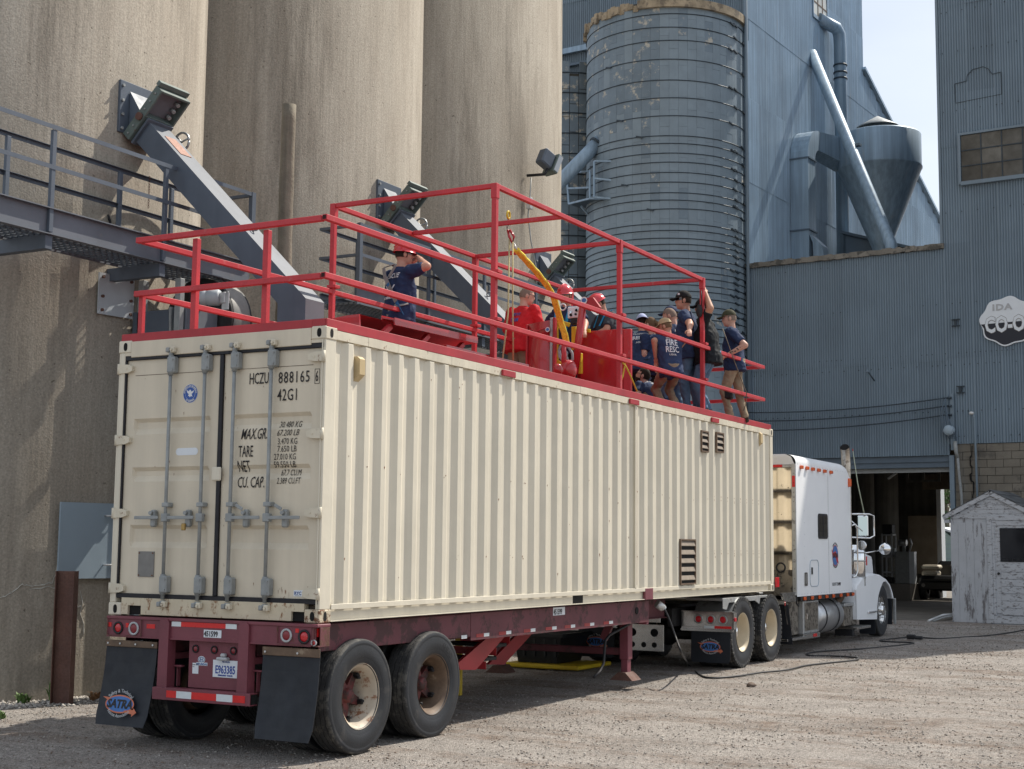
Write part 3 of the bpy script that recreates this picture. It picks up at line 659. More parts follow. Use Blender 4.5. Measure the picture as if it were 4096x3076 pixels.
# floodlight
t = thing('floodlight', 'dark square floodlight on a bracket on the farthest concrete silo', 'floodlight', (-5.95, 15.0, 9.3))
b = MB(); M4 = Matrix.Translation((-5.62, 15.2, 9.58)) @ Matrix.Rotation(R(-20), 4, 'Z') @ Matrix.Rotation(R(-25), 4, 'X')
b.box((-.13, -.30, -.17), (.10, .0, .17), 0, .03, M4).obj('lamp_housing', 'steel_blue', t)
MB().box((-.18, .001, -.21), (.15, .14, .21), 0, .01, M4).obj('lamp_visor', 'green_steel', t)
MB().box((.151, .02, -.18), (.158, .13, .18), 0, 0, M4).obj('lamp_glass', 'panel_lt', t)
MB().tube([(-6.05, 14.98, 9.32), (-5.65, 14.98, 9.30), (-5.62, 15.05, 9.42)], .03, 8).obj('bracket', 'rubber', t)
MB().tube([(-5.98, 15.02, 9.28), (-5.99, 15.0, 8.9), (-6.02, 14.98, 8.5), (-5.99, 15.05, 8.0), (-5.93, 15.2, 7.4), (-5.93, 15.25, 6.3)], .013, 6).obj('conduit', 'galv', t)
MB().box((-6.04, 14.93, 8.62), (-5.94, 15.05, 8.86), 0, .006).obj('junction_box', 'galv_lt', t)
# black iron hook on the near silo and chain
tag(MB().tube([(-5.42, 2.70, 5.92), (-5.34, 2.72, 5.86), (-5.32, 2.74, 5.78), (-5.36, 2.76, 5.73), (-5.41, 2.74, 5.78)], .018, 8).obj('wall_hook', 'rubber'), 'black iron hook on the near silo behind the catwalk railing', 'hook')
b = MB()
for i in range(12): b.tube([(-5.10 + (.010 * math.cos(a) if i % 2 else 0), 3.16 + (0 if i % 2 else .010 * math.cos(a)), 6.42 - i * .034 + .02 * math.sin(a)) for a in [2 * PI * j / 8 for j in range(9)]], .004, 4)
tag(b.obj('hanging_chain', 'rust_post'), 'short rusty chain hanging below the near chute', 'chain')

# =================================================================== shipping container
Z0, Z1, CL, CWD = 1.18, 3.771, 12.192, 2.438
ct = thing('shipping_container', 'long cream corrugated shipping container riding on the maroon trailer', 'container', (-1.2, 6.0, Z0))
def slot_box(b, x0, x1, y0, y1, z0, z1, mi=0):
    b.box((x0, y0, z0), (x1, y1, z1), mi, .012)
def casting(x0, y0, z0, sx, sy, mt):                  # corner casting with oval holes on the outer faces
    b = MB(); w, l, h = .162, .178, .118
    xa, xb = (x0 - w, x0) if sx > 0 else (x0, x0 + w); ya, yb = (y0, y0 + l) if sy < 0 else (y0 - l, y0)
    b.box((xa, ya, z0), (xb, yb, z0 + h), 0, .010)
    def oval(c, u, v, ru, rv, n):
        return [Vector(c) + Vector(u) * (ru * math.cos(2 * PI * i / n)) + Vector(v) * (rv * math.copysign(abs(math.sin(2 * PI * i / n)) ** .7, math.sin(2 * PI * i / n))) for i in range(n)]
    yf = ya - .0015 if sy < 0 else yb + .0015; xf_ = xb + .0015 if sx > 0 else xa - .0015
    b.add(oval(((xa + xb) / 2 + .01, yf, z0 + h / 2), (1, 0, 0), (0, 0, 1), .024, .040, 20), [tuple(range(20))], 1)
    b.add(oval((xf_, (ya + yb) / 2, z0 + h / 2), (0, 1, 0), (0, 0, 1), .024, .040, 20), [tuple(range(20))], 1)
    return b.obj('corner_casting', [mt, 'dark'], ct)
for z0, mt in ((Z0, 'cream_worn'), (Z1 - .118, 'cream_worn')):
    casting(0, 0, z0, 1, -1, 'cast_rusty' if z0 == Z0 else mt); casting(-CWD, 0, z0, -1, -1, 'cream'); casting(0, CL, z0, 1, 1, mt); casting(-CWD, CL, z0, -1, 1, 'cream')
def cbox(a, b_, name, mt='cream', bev=.004, parent=None): return MB().box(a, b_, 0, bev).obj(name, mt, parent or ct)
# posts: rear posts have a recessed inner channel
for sx, x in ((1, 0), (-1, -CWD)):
    b = MB()
    if sx > 0: b.box((-.030, .012, Z0 + .118), (-.006, .17, Z1 - .118), 0, .004).box((-.044, .004, Z0 + .118), (-.0301, .10, Z1 - .118), 0, .003)
    else: b.box((x + .006, .012, Z0 + .118), (x + .03, .17, Z1 - .118), 0, .004).box((x + .030, .004, Z0 + .118), (x + .085, .10, Z1 - .118), 0, .006)
    b.obj('corner_post', 'cream', ct)
cbox((-.09, CL - .13, Z0 + .118), (-.006, CL - .004, Z1 - .118), 'corner_post'); cbox((-CWD + .006, CL - .13, Z0 + .118), (-CWD + .09, CL - .004, Z1 - .118), 'corner_post')
# rails
b = MB(); b.box((-.020, .178, Z0 + .118 - .004), (.0, CL - .178, Z0 + .160), 0, .002).box((-.060, .178, Z0 + .012), (-.040, CL - .178, Z0 + .12), 0).box((-.060, .178, Z0 + .010), (-.004, CL - .178, Z0 + .018), 0)
b.obj('bottom_rail', 'cream', ct)
cbox((-CWD + .01, .178, Z0 + .01), (-CWD + .05, CL - .178, Z0 + .16), 'bottom_rail')
b = MB()
for q in range(24):                                   # slightly battered top rail
    y0 = .178 + q * (CL - .356) / 24; y1 = y0 + (CL - .356) / 24
    b.box((-.065, y0, Z1 - .105), (-.006 + (.002 if q % 3 else 0), y1, Z1 - .022), 0, .002)
b.obj('top_rail', 'cream_worn', ct)
cbox((-CWD + .01, .178, Z1 - .105), (-CWD + .07, CL - .178, Z1 - .022), 'top_rail')
# corrugated side walls: outer flat / slope / inner flat / slope, pitch 277 mm, first rib centred at y 0.398
def corr_side(x, sg, zb, zt):
    p = .277; b = MB(); pts = [(0.17, -.012)]
    k = 0
    while True:
        c = .398 - p + p * k
        seg = [(c - .036, 0), (c + .036, 0), (c + .104, -.036), (c + .174, -.036 + 0), (c + p - .036, 0)]
        for y, d in seg[:4]:
            if .17 < y < CL - .13: pts.append((y, d))
        k += 1
        if c > CL: break
    pts.append((CL - .13, -.02))
    vs = []; fs = []; yy = sorted(set(pts))
    for y, d in yy:
        for z, dd in ((zb, d), (zt - .03, d), (zt, -.03 if d > -.03 else d)): vs.append((x + sg * (dd - .008), y, z))
    n = len(yy)
    for i in range(n - 1):
        for j in range(2): a = i * 3 + j; fs.append((a, a + 3, a + 4, a + 1))
    b.add(vs, fs); return b
corr_side(0, 1, Z0 + .155, Z1 - .09).obj('side_wall', 'cream', ct)
corr_side(-CWD, -1, Z0 + .155, Z1 - .09).obj('side_wall', 'cream', ct)
b = MB(); vs = []; nn = 0; x = -CWD + .09
while x < -.10:
    for dx, dy in ((0, -.015), (.10, -.015), (.15, -.055), (.22, -.055)): vs += [(min(x + dx, -.09), CL + dy, Z0 + .1), (min(x + dx, -.09), CL + dy, Z1 - .05)]; nn += 1
    x += .27
b.add(vs, [(i * 2, i * 2 + 2, i * 2 + 3, i * 2 + 1) for i in range(nn - 1)]); b.obj('front_wall', 'cream', ct)
for z in (1.75, 2.3, 2.85, 3.35): cbox((-CWD + .1, CL - .018, z), (-.1, CL + .03, z + .06), 'front_wall_bar', 'rubber')
cbox((-CWD + .06, .1, Z0 + .10), (-.06, CL - .1, Z0 + .15), 'floor', 'wood')
cbox((-CWD + .06, .02, Z1 - .045), (-.06, CL - .05, Z1 - .012), 'roof', 'red_dark')
# vertical seam on the side wall with a rusty edge
cbox((-.014, 6.70, Z0 + .161), (.004, 6.745, Z1 - .106), 'side_seam', 'cream'); cbox((-.004, 6.7465, Z0 + .2), (.003, 6.752, Z1 - .12), 'seam_rust', 'rust_strip', 0)
# forklift pocket on the bottom rail (dark) and a maroon square
cbox((-.041, 5.0, Z0 + .020), (-.0385, 5.27, Z0 + .113), 'fork_pocket', 'dark', 0)
cbox((-.03, 7.02, Z0 + .008), (.004, 7.27, Z0 + .152), 'rail_patch', 'maroon', .003)
# header, sill, doors
cbox((-CWD + .162, .0, Z1 - .165), (-.162, .07, Z1 - .012), 'header', 'cream_door', .005)
b = MB(); b.box((-CWD + .163, .004, Z0 + .012), (-2.195, .07, Z0 + .165), 0).box((-2.035, .004, Z0 + .012), (-.30, .07, Z0 + .165), 0, .003).box((-2.195, .004, Z0 + .095), (-2.035, .07, Z0 + .165), 0).box((-.30, .004, Z0 + .095), (-.163, .07, Z0 + .165))
b.obj('sill', 'sill_rusty', ct)
for x0, x1 in ((-2.194, -2.036), (-.299, -.164)): cbox((x0, .03, Z0 + .012), (x1, .05, Z0 + .094), 'fork_pocket', 'dark', 0)
DZ0, DZ1 = 1.385, 3.578
for nm, xa, xb in (('left', -2.335, -1.195), ('right', -1.150, -.053)):
    door = MB(); y = .035
    fr = .10
    # door skin profile down the height: flats and horizontal folds
    prof = [(DZ1, 0)]; 
    for zt_, zb_ in ((3.02, 2.87), (2.56, 2.425), (2.02, 1.81)):
        h = zt_ - zb_; prof += [(zt_, 0), (zt_ - .035, .030), (zb_ + .055, .030), (zb_, 0)]
    prof += [(DZ0, 0)]
    xs = [xa, xa + fr, xa + fr + .022, xb - fr - .022, xb - fr, xb]; amp = [0, 0, 1, 1, 0, 0]
    vs = [(xx, y + d * a, z) for z, d in prof for xx, a in zip(xs, amp)]; n = len(xs)
    door.add(vs, [(j * n + i, j * n + i + 1, (j + 1) * n + i + 1, (j + 1) * n + i) for j in range(len(prof) - 1) for i in range(n - 1)])
    door.box((xa, y + .001, DZ0), (xa + .02, y + .045, DZ1)).box((xb - .02, y + .001, DZ0), (xb, y + .045, DZ1))
    d = door.obj('door', 'cream_door', ct)
    tag(d, 'right-hand door carrying the black lettering' if nm == 'right' else 'left-hand door carrying the round blue seal')
    MB().box((xa + .098, y - .0015, 3.43), (xb - .098, y - .001, 3.436)).obj('door_seam', 'wood', d)
for xa_, xb_ in ((-.1625, -.046), (-CWD + .04, -CWD + .1625)): cbox((xa_, .010, DZ1 + .046), (xb_, .07, Z1 - .1185), 'header_end', 'cream_door', 0)
# gasket strips (black)
for a, b_ in (((-2.37, .012, DZ1 + .001), (-.02, .034, DZ1 + .045)), ((-2.37, .012, DZ0 - .045), (-.02, .034, DZ0 - .001)), ((-2.37, .012, DZ0), (-2.336, .034, DZ1)), ((-1.194, .010, DZ0), (-1.151, .033, DZ1)), ((-.052, .030, DZ0), (-.045, .06, DZ1))):
    cbox(a, b_, 'gasket', 'gasket', .004)
cbox((-1.215, .008, DZ1 + .002), (-1.09, .0118, DZ1 + .062), 'gasket', 'gasket', 0)
# lock rods
for i, x in enumerate((-1.755, -1.342, -.997, -.577)):
    rod = MB().cyl((x, -.018, 1.34), (x, -.018, 3.62), .0165, n=12).obj('lock_rod', 'galv', ct)
    for z in (3.43, 1.40):
        b = MB(); b.box((x - .034, -.044, z), (x + .058, .033, z + .155), 0, .012).cyl((x, -.018, z - .02), (x, -.018, z + .17), .026, n=10)
        for zz in (z + .03, z + .125): b.cyl((x + .043, -.046, zz), (x + .043, -.056, zz), .009, n=6)
        b.obj('rod_bracket', 'galv', rod)
    b = MB(); b.box((x - .035, -.040, 2.185), (x + .045, .033, 2.225), 0, .006).obj('rod_guide', 'galv', rod)
    for z, s in ((3.635, 1), (1.285, -1)):            # cam keepers
        b = MB(); b.cyl((x, -.018, z - .045 * s), (x, -.018, z), .022, n=8).box((x - .045, -.055, z - .01), (x - .005, .0, z + .035), 0, .008).box((x + .006, -.05, z - .015), (x + .055, .0, z + .04), 1, .008).cyl((x + .03, -.052, z + .01), (x + .03, -.065, z + .01), .012, n=6, mi=1)
        b.obj('cam_lock', ['galv', 'cream_worn'], rod)
    # handle
    hx = [(-.34, -.05), (-.35, -.04), (.05, .37), (.05, .39)][i]
    b = MB(); b.bar((x + hx[0], -.062, 2.086), (x + hx[1], -.062, 2.088), .014, .030, bev=.004)
    b.box((x - .03, -.05, 2.05), (x + .045, .0, 2.125), 0, .006)
    b.obj('handle', 'galv', rod)
    cx = x + (-.155, -.15, .175, .19)[i]
    b = MB(); b.box((cx - .028, -.03, 2.00), (cx + .028, .03, 2.16), 0, .014).cyl((cx, -.032, 2.13), (cx, -.06, 2.13), .018, n=8)
    if i > 1: b.bar((cx - .01, -.045, 2.16), (cx - .09, -.045, 2.20), .012, .03, bev=.004)
    b.obj('handle_catch', 'galv', rod)
MB().box((-1.515, -.075, 1.97), (-1.475, -.045, 2.035), 0, .006).obj('padlock', mat('brass', (0.40, 0.27, 0.10), .35, .8, var=.1), ct)
# hinges
for z in (3.50, 2.82, 2.13, 1.43):
    for sg, x in ((1, -CWD + .02), (-1, -.018)):
        b = MB(); o = x; 
        b.add([(o, -.012, z - .045), (o + sg * .11, -.006, z - .04), (o + sg * .165, -.004, z - .022), (o + sg * .165, -.004, z + .022), (o + sg * .11, -.006, z + .04), (o, -.012, z + .045),
               (o, .034, z - .045), (o + sg * .11, .034, z - .04), (o + sg * .165, .034, z - .022), (o + sg * .165, .034, z + .022), (o + sg * .11, .034, z + .04), (o, .034, z + .045)],
              [(0, 1, 2, 3, 4, 5), (6, 11, 10, 9, 8, 7), (0, 6, 7, 1), (1, 7, 8, 2), (2, 8, 9, 3), (3, 9, 10, 4), (4, 10, 11, 5), (5, 11, 6, 0)])
        b.cyl((o, .0, z - .05), (o, .0, z + .05), .017, n=8).cyl((o + sg * .10, -.007, z), (o + sg * .10, -.012, z), .009, n=8)
        b.obj('hinge', 'cream_worn', ct)
cbox((-1.235, -.012, 2.42), (-1.125, .009, 2.545), 'door_cam', 'cream', .012)
# plates and stickers
cbox((-2.11, .026, 1.54), (-1.915, .0345, 1.775), 'data_plate', 'grey_plate', .002)
for q in ((-2.095, 1.555), (-1.93, 1.555), (-2.095, 1.76), (-1.93, 1.76)): MB().cyl((q[0], .026, q[1]), (q[0], .020, q[1]), .007, n=6).obj('rivet', 'rust_strip', ct)
Y_ = .0335
def disc(b, c, rx, rz, y, n=40, mi=0): b.add([(c[0] + rx * math.cos(2 * PI * i / n), y, c[1] + rz * math.sin(2 * PI * i / n)) for i in range(n)], [tuple(range(n))], mi)
b = MB(); disc(b, (-1.551, 3.235), .088, .088, Y_, mi=0); disc(b, (-1.551, 3.235), .085, .085, Y_ - .001, mi=1); disc(b, (-1.551, 3.235), .060, .060, Y_ - .002, mi=0); disc(b, (-1.551, 3.235), .0575, .0575, Y_ - .003, mi=1)
cx, cz = -1.551, 3.235
eagle = [(-.045, .035), (-.020, .022), (-.006, .034), (.004, .036), (.010, .026), (.016, .016), (.045, .030), (.036, .008), (.018, -.004), (.022, -.016), (.030, -.030), (.010, -.024), (-.004, -.036), (-.012, -.022), (-.026, -.024), (-.016, -.006), (-.034, .008)]
b.add([(cx + x, Y_ - .004, cz + z) for x, z in eagle], [tuple(range(len(eagle)))], 0)
seal = b.obj('round_seal', ['white_print', 'blue_print'], ct)
for txt, rr, sz in (('AMERICAN BUREAU', .064, .022), ('OF SHIPPING', -.078, .020)):
    lettering(txt, sz, (cx, Y_ - .003, cz), (1, 0, 0), (0, 0, 1), 'white_print', seal, align='CENTER', arc=rr, bold=.0004)
b = MB(); pts = []
for i in range(24):
    a = 2 * PI * i / 24; sx = .098 if math.cos(a) > 0 else -.098
    pts.append((-1.570 + sx + .034 * math.cos(a), Y_, 2.697 + .034 * math.sin(a)))
b.add(pts, [tuple(range(24))]); b.obj('blank_sticker', 'white_plate', ct)
cbox((-.300, .0325, 1.404), (-.200, .0345, 1.458), 'sticker', 'white_plate', 0)
lettering('RYC', .040, (-.293, .0315, 1.419), (1, 0, 0), (0, 0, 1), mat('ryc_blue', (0.06, 0.10, 0.25), .6, var=0), ct, bold=.0012)
lettering('www.rycsales.com', .008, (-.283, .0315, 1.409), (1, 0, 0), (0, 0, 1), 'grey_print', ct)
DX_ = -.035
FOLDS = [q for a_, b_ in ((3.02, 2.87), (2.56, 2.425), (2.02, 1.81)) for q in (a_, a_ - .035, b_ + .055, b_)]
def T(txt, x0, x1, z, size, shear=0.0, bold=.0008, sp=1.0, spc=1.0):
    vs, fs = text_mesh(txt, size, 1, shear, .001, bold, 'LEFT', spc); w = max(v.x for v in vs) - min(v.x for v in vs)
    sx = (x1 - x0) / w
    d = ray_door(x0, x1)
    return lettering(txt, size, (x0 + DX_, .0325, z + .002), (1, 0, 0), (0, 0, 1), 'black_print', ct, sx=sx, shear=shear, bold=bold, depth=.001, onto=BV, space=spc, cuts=FOLDS)
def ray_door(*a): return 0
dd = [o for o in ct.children if o.name.startswith('door') and 'seam' not in o.name and 'cam' not in o.name]
vv = []; ff = []
for o in dd:
    k = len(vv); lw = wloc(o); vv += [v.co + lw for v in o.data.vertices]; ff += [tuple(i + k for i in p.vertices) for p in o.data.polygons]
vv += []; BV = BVHTree.FromPolygons(vv, ff)
T('HCZU', -.828, -.612, 3.288, .145); T('888165', -.497, -.155, 3.282, .145, spc=1.15)
b = MB()
for a, c in (((-.133, 3.262), (-.080, 3.266)), ((-.133, 3.391), (-.080, 3.395)), ((-.133, 3.262), (-.129, 3.395)), ((-.084, 3.262), (-.080, 3.395))): b.box((a[0], .0315, a[1]), (c[0], .0325, c[1]))
b.obj('digit_box', 'black_print', ct); lettering('6', .135, (-.124, .0312, 3.284), (1, 0, 0), (0, 0, 1), 'black_print', ct, sx=.45, bold=.001)
T('42G1', -.503, -.288, 3.125, .15, spc=1.1)
T('MAX.GR.', -.905, -.612, 2.790, .14, .35); T('TARE', -.925, -.760, 2.632, .145); T('NET', -.938, -.800, 2.498, .145); T('CU. CAP.', -.925, -.624, 2.355, .142)
for s, z, x0, x1, sh in (('30.480 KG', 2.886, -.482, -.240, 0), ('67.200 LB', 2.811, -.500, -.255, .4), ('3.470 KG', 2.735, -.486, -.272, 0), ('7.650 LB', 2.668, -.488, -.277, 0), ('27.010 KG', 2.598, -.522, -.281, 0), ('59.550 LB', 2.530, -.524, -.284, 0), ('67.7 CU.M', 2.458, -.458, -.237, .15), ('2.389 CU.FT', 2.385, -.484, -.222, .1)):
    T(s, x0, x1, z, .078, sh, .0)
# rust runs on the doors
rr = random.Random(9); b = MB()
for i in range(60):
    x = rr.choice([rr.gauss(-1.11, .02), rr.uniform(-2.2, -.1), rr.gauss(-.42, .05)]); z = rr.uniform(1.45, 3.5) if x < -.5 else rr.gauss(1.42, .06); w = rr.uniform(.002, .007); h = w * rr.uniform(1, 5)
    if abs(x + .42) < .2: z = rr.uniform(1.28, 1.48); h = rr.uniform(.01, .06)
    if 1.37 < z < 3.55: b.add([(x - w / 2, .0325, z), (x, .0325, z - h), (x + w / 2, .0325, z - h * .3), (x + w * .4, .0325, z + w)], [(0, 1, 2, 3)])
q = b.obj('rust_spots', 'rust_strip', ct, kind='stuff')
b = MB()                                              # chips and spots on the ribs of the side
for i in range(70):
    k_ = rr.randrange(0, 42); y = .398 + .277 * k_ + rr.uniform(-.03, .03); z = rr.choice([rr.uniform(1.4, 3.5), 2.55 + rr.uniform(-.03, .03), 1.75 + rr.uniform(-.03, .03)]); w = rr.uniform(.004, .010); h = w * rr.uniform(1, 3)
    b.add([(-.0065, y - w, z), (-.0065, y, z - h), (-.0065, y + w, z), (-.0065, y + w * .3, z + h * .6)], [(0, 1, 2, 3)])
for k_ in range(33, 42):
    for z in (1.46, 1.78, 1.82, 2.55, 2.60):
        y = .398 + .277 * k_; w = rr.uniform(.005, .010); b.add([(-.0064, y - w, z), (-.0064, y, z - w * 2), (-.0064, y + w, z), (-.0064, y, z + w)], [(0, 1, 2, 3)])
b.obj('rust_spots', 'rust_strip', ct, kind='stuff')
# vents and louvre
M['slat_tan'] = mat('louvre_slat', (0.26, 0.215, 0.17), .7, var=.2, vs=9)
def louvre(y0, y1, z0, z1, n, name='side_louvre', mt='rim_brown'):
    f = MB(); e = .02
    f.box((-.045, y0 - e, z0 - e), (.016, y0, z1 + e)).box((-.045, y1, z0 - e), (.016, y1 + e, z1 + e)).box((-.045, y0, z0 - e), (.016, y1, z0)).box((-.045, y0, z1), (.016, y1, z1 + e))
    o = f.obj(name, mt, ct); MB().box((-.006, y0, z0), (-.003, y1, z1)).obj('louvre_back', 'dark', o)
    for i in range(n):
        z = z0 + (z1 - z0) * (i + .5) / n
        b = MB(); h_ = (z1 - z0) / n; b.prism([(-.002, y0 + .001, z + h_ * .40), (.014, y0 + .001, z - h_ * .05), (.014, y0 + .001, z - h_ * .14), (-.002, y0 + .001, z + h_ * .28)], (0, y1 - y0 - .002, 0)); b.obj('slat', 'slat_tan', o)
    return o
louvre(8.22, 8.74, 1.375, 1.955, 5); louvre(9.02, 9.26, 3.235, 3.50, 3, 'vent'); louvre(9.62, 9.88, 3.265, 3.52, 3, 'vent')
for y, z in ((.49, 3.33), (11.52, 3.45)):              # vent covers
    b = MB(); b.prism([(-.043, y, z), (-.002, y, z + .035), (.028, y, z + .06), (.028, y, z + .20), (-.002, y, z + .225), (-.043, y, z + .225)], (0, .085, 0)); b.obj('vent_cover', mat('vent_cover_yellowed', (0.52, 0.40, 0.22), .5, var=.05) if 'vent_cover_yellowed' not in bpy.data.materials else bpy.data.materials['vent_cover_yellowed'], ct)

# =================================================================== red roof curb and guard railing
gr = thing('guard_railing', 'red square-tube guard railing and curb around the container roof', 'railing', (-1.2, 6, 3.73))
CZ0, CZ1 = 3.712, 3.838
b = MB(); b.box((-.024, .02, Z1 - .020), (-.004, CL - .08, CZ1), 0, .003); b.obj('curb', 'red_dark', gr)
MB().box((-CWD + .03, .018, CZ0 + .015), (-.1625, .030, CZ1), 0, .003).obj('curb', 'red_dark', gr)
MB().box((-.1625, .018, Z1 + .001), (-.024, .030, CZ1), 0, .002).obj('curb', 'red_dark', gr)
MB().box((-CWD + .004, .031, Z1 - .02), (-CWD + .024, CL - .08, CZ1), 0, .003).obj('curb', 'red_dark', gr)
MB().box((-CWD + .03, CL - .075, Z1 - .02), (-.03, CL - .06, CZ1), 0, .003).obj('curb', 'red_dark', gr)
for y in (3.17, 6.50, 9.40): MB().box((-.003, y, Z1 - .10), (.024, y + .28, Z1 - .035), 0, .003).obj('curb_clamp', 'red_dark', gr)
TW = .052
def rail(p0, p1, w=TW, name='rail', open_=True, mt='red'):
    b = MB(); b.bar(p0, p1, w, w, 0, bev=.004); p0, p1 = Vector(p0), Vector(p1); d = (p1 - p0).normalized()
    if open_:
        for e, s in ((p0, -1), (p1, 1)):
            c = e + d * (.0012 * s); u = Vector((0, 0, 1)) if abs(d.z) < .9 else Vector((1, 0, 0)); r = d.cross(u); q = w * .36
            b.add([c + r * q + u * q, c - r * q + u * q, c - r * q - u * q, c + r * q - u * q], [(0, 1, 2, 3)], 1)
    return b.obj(name, [mt, 'hollow'], gr)
XN, XF = -.030, -2.21
PO = (3.12, 6.37, 9.27)
for z in (4.735, 4.215):
    rail((XF - .04, .0, z), (XN - .03, .0, z)); rail((XN + .012, -.04, z - .0), (XN + .012, 11.80, z)); rail((XF, .03, z - .002), (XF, 11.76, z - .002)); rail((XF + .03, 11.76, z), (XN - .02, 11.76, z))
for x in (-1.555, -.720): rail((x, .055, CZ1 - .09), (x, .055, 4.70), .058, 'post', False)
for i, y in enumerate(PO):
    for x in (XN - .045, XF):
        rail((x, y, CZ1 - .06), (x, y, 5.755), .058, 'post', False)
        MB().box((x - .036, y - .036, 5.60), (x + .036, y + .036, 5.765), 0, .004).obj('post_sleeve', 'red', gr)
        for z in (4.775, 4.255): MB().box((x - .045, y - .05, z), (x + .075, y + .05, z + .035), 0, .003).obj('saddle_bracket', 'red', gr)
    rail((XF + .036, y, 5.74), (XN - .082, y, 5.74))
for x in (XN - .045, XF): rail((x, PO[0] + .037, 5.74), (x, PO[1] - .037, 5.74)); rail((x, PO[1] + .037, 5.74), (x, PO[2] - .037, 5.74))
rail((XF + .03, 4.78, 5.745), (XN - .08, 4.78, 5.745), name='cross_beam')
rail((XF, .055, CZ1 - .09), (XF, .055, 4.2), .05, 'post', False); rail((XF, 11.7, CZ1 - .09), (XF, 11.7, 4.70), .05, 'post', False)

# =================================================================== container chassis (trailer)
tr = thing('trailer_chassis', 'maroon container trailer chassis with tandem axles, carrying the cream container', 'trailer', (-1.2, 6, 0))
def cb(a, b_, name, mt='maroon', bev=.004, parent=None): return MB().box(a, b_, 0, bev).obj(name, mt, parent or tr)
# rear crossmember: deep box section with light boxes at both ends
b = MB(); b.box((-2.385, -.05, .985), (-.035, .10, 1.172), 0, .004).box((-2.39, -.062, 1.150), (.035, .13, 1.176), 0, .004).box((-2.385, -.058, .985), (-.035, -.05, 1.0), 0)
b.obj('rear_crossmember', 'maroon', tr)
b = MB(); b.box((-.034, -.05, .985), (.005, -.035, 1.148), 0).box((-.034, -.05, .985), (.035, .12, .995), 0, .002).box((.028, -.02, .995), (.035, .12, 1.148), 0, .002).box((-.034, .10, .996), (.028, .112, 1.148))
b.obj('marker_box', 'maroon2', tr)
for x0, x1 in ((-2.375, -1.955), (-.395, -.005)):
    b = MB(); e = .008
    b.box((x0, -.066, .995), (x0 + e, -.0585, 1.148)).box((x1 - e, -.066, .995), (x1, -.0585, 1.148)).box((x0 + e, -.066, .995), (x1 - e, -.0585, 1.003)).obj('lamp_box', 'maroon2', tr)
def lamp(c, r, ax, name, ring, lens, parent=tr, n=24, d=.012):
    b = MB(); b.lathe([(r * .70, 0), (r, 0), (r, d), (r * .72, d), (r * .70, 0)], c, ax, n)
    o = b.obj(name, ring, parent); MB().lathe([(0, d * .9), (r * .45, d * .85), (r * .72, d * .5), (r * .72, 0)], c, ax, n).obj('lens', lens, o); return o
lamp((-2.246, -.0505, 1.068), .058, (0, -1, 0), 'tail_lamp', 'rubber', 'lens_red'); lamp((-.109, -.0505, 1.068), .062, (0, -1, 0), 'tail_lamp', 'rubber', 'lens_red')
lamp((-2.053, -.0505, 1.068), .062, (0, -1, 0), 'tail_lamp', 'grey_print', 'lens_dim'); lamp((-.299, -.0505, 1.072), .060, (0, -1, 0), 'tail_lamp', 'grey_print', 'lens_dim')
for x in (-2.37, -2.155, -1.90): cb((x, -.0535, 1.075), (x + (.035 if x < -2.1 else .10), -.0508, 1.115), 'reflector_tape', 'tape_red', 0)
cb((-.205, -.0535, 1.10), (-.170, -.0508, 1.135), 'reflector_tape', 'tape_red', 0)
for x0, x1, m_ in ((-1.60, -1.49, 'tape_white'), (-1.489, -.975, 'tape_red'), (-.974, -.85, 'tape_white')): cb((x0, -.0535, 1.105), (x1, -.0508, 1.148), 'reflector_tape', m_, 0)
cb((.0055, -.03, 1.07), (.0075, .02, 1.14), 'reflector_tape', 'tape_red', 0); lamp((-.005, -.0505, 1.02), .028, (0, -1, 0), 'marker_lamp', 'grey_print', 'lens_red', n=16)
cb((-1.222, -.054, 1.020), (-1.020, -.0508, 1.088), 'number_plate', 'white_plate', .001)
lettering('451599', .066, (-1.217, -.0550, 1.031), (1, 0, 0), (0, 0, 1), 'black_print', tr, sx=.80, bold=.0018)
# bumper uprights, guard and mounting plate
for xa, xb, xt in ((-1.734, -1.618, -1.604), (-.815, -.700, -.695)):
    b = MB(); b.prism([(xa, -.075, .553), (xb, -.075, .553), (xb + .004, -.075, 1.14), (xb - .02, -.075, 1.168), (xa + .012, -.075, 1.168)], (0, .012, 0)); b.box((xa, -.062, .553), (xa + .01, .03, 1.14)).box((xb - .01, -.062, .553), (xb, .03, 1.12))
    b.obj('bumper_upright', 'maroon', tr)
    cb((xb + .0005, .0, .74), (xb + .10, .05, .755), 'gusset', 'maroon'); cb((xb + .01, .04, .56), (xb + .02, .09, .74), 'gusset', 'maroon')
b = MB(); b.box((-1.758, -.105, .452), (-.637, -.093, .560), 0, .003).box((-1.758, -.093, .550), (-.637, .0, .560), 0, .002).box((-1.758, -.093, .452), (-.637, .0, .462), 0, .002)
b.add([(-.6365, -.09, .465), (-.6365, -.003, .465), (-.6365, -.003, .547), (-.6365, -.09, .547)], [(0, 1, 2, 3)], 1); b.obj('under_ride_bar', ['maroon', 'dark'], tr)
for x0, x1, m_ in ((-1.585, -1.470, 'tape_red'), (-1.469, -1.295, 'tape_white'), (-1.294, -1.010, 'tape_red'), (-1.009, -.828, 'tape_white'), (-.827, -.69, 'tape_red')): cb((x0, -.1085, .477), (x1, -.1055, .538), 'reflector_tape', m_, 0)
cb((-1.435, .005, .565), (-.818, .015, .983), 'rear_plate', 'maroon', .002)
for x in (-1.355, -1.139, -.921): lamp((x, .0045, .910), .036, (0, -1, 0), 'marker_lamp', 'rubber', 'lens_dim', n=18)
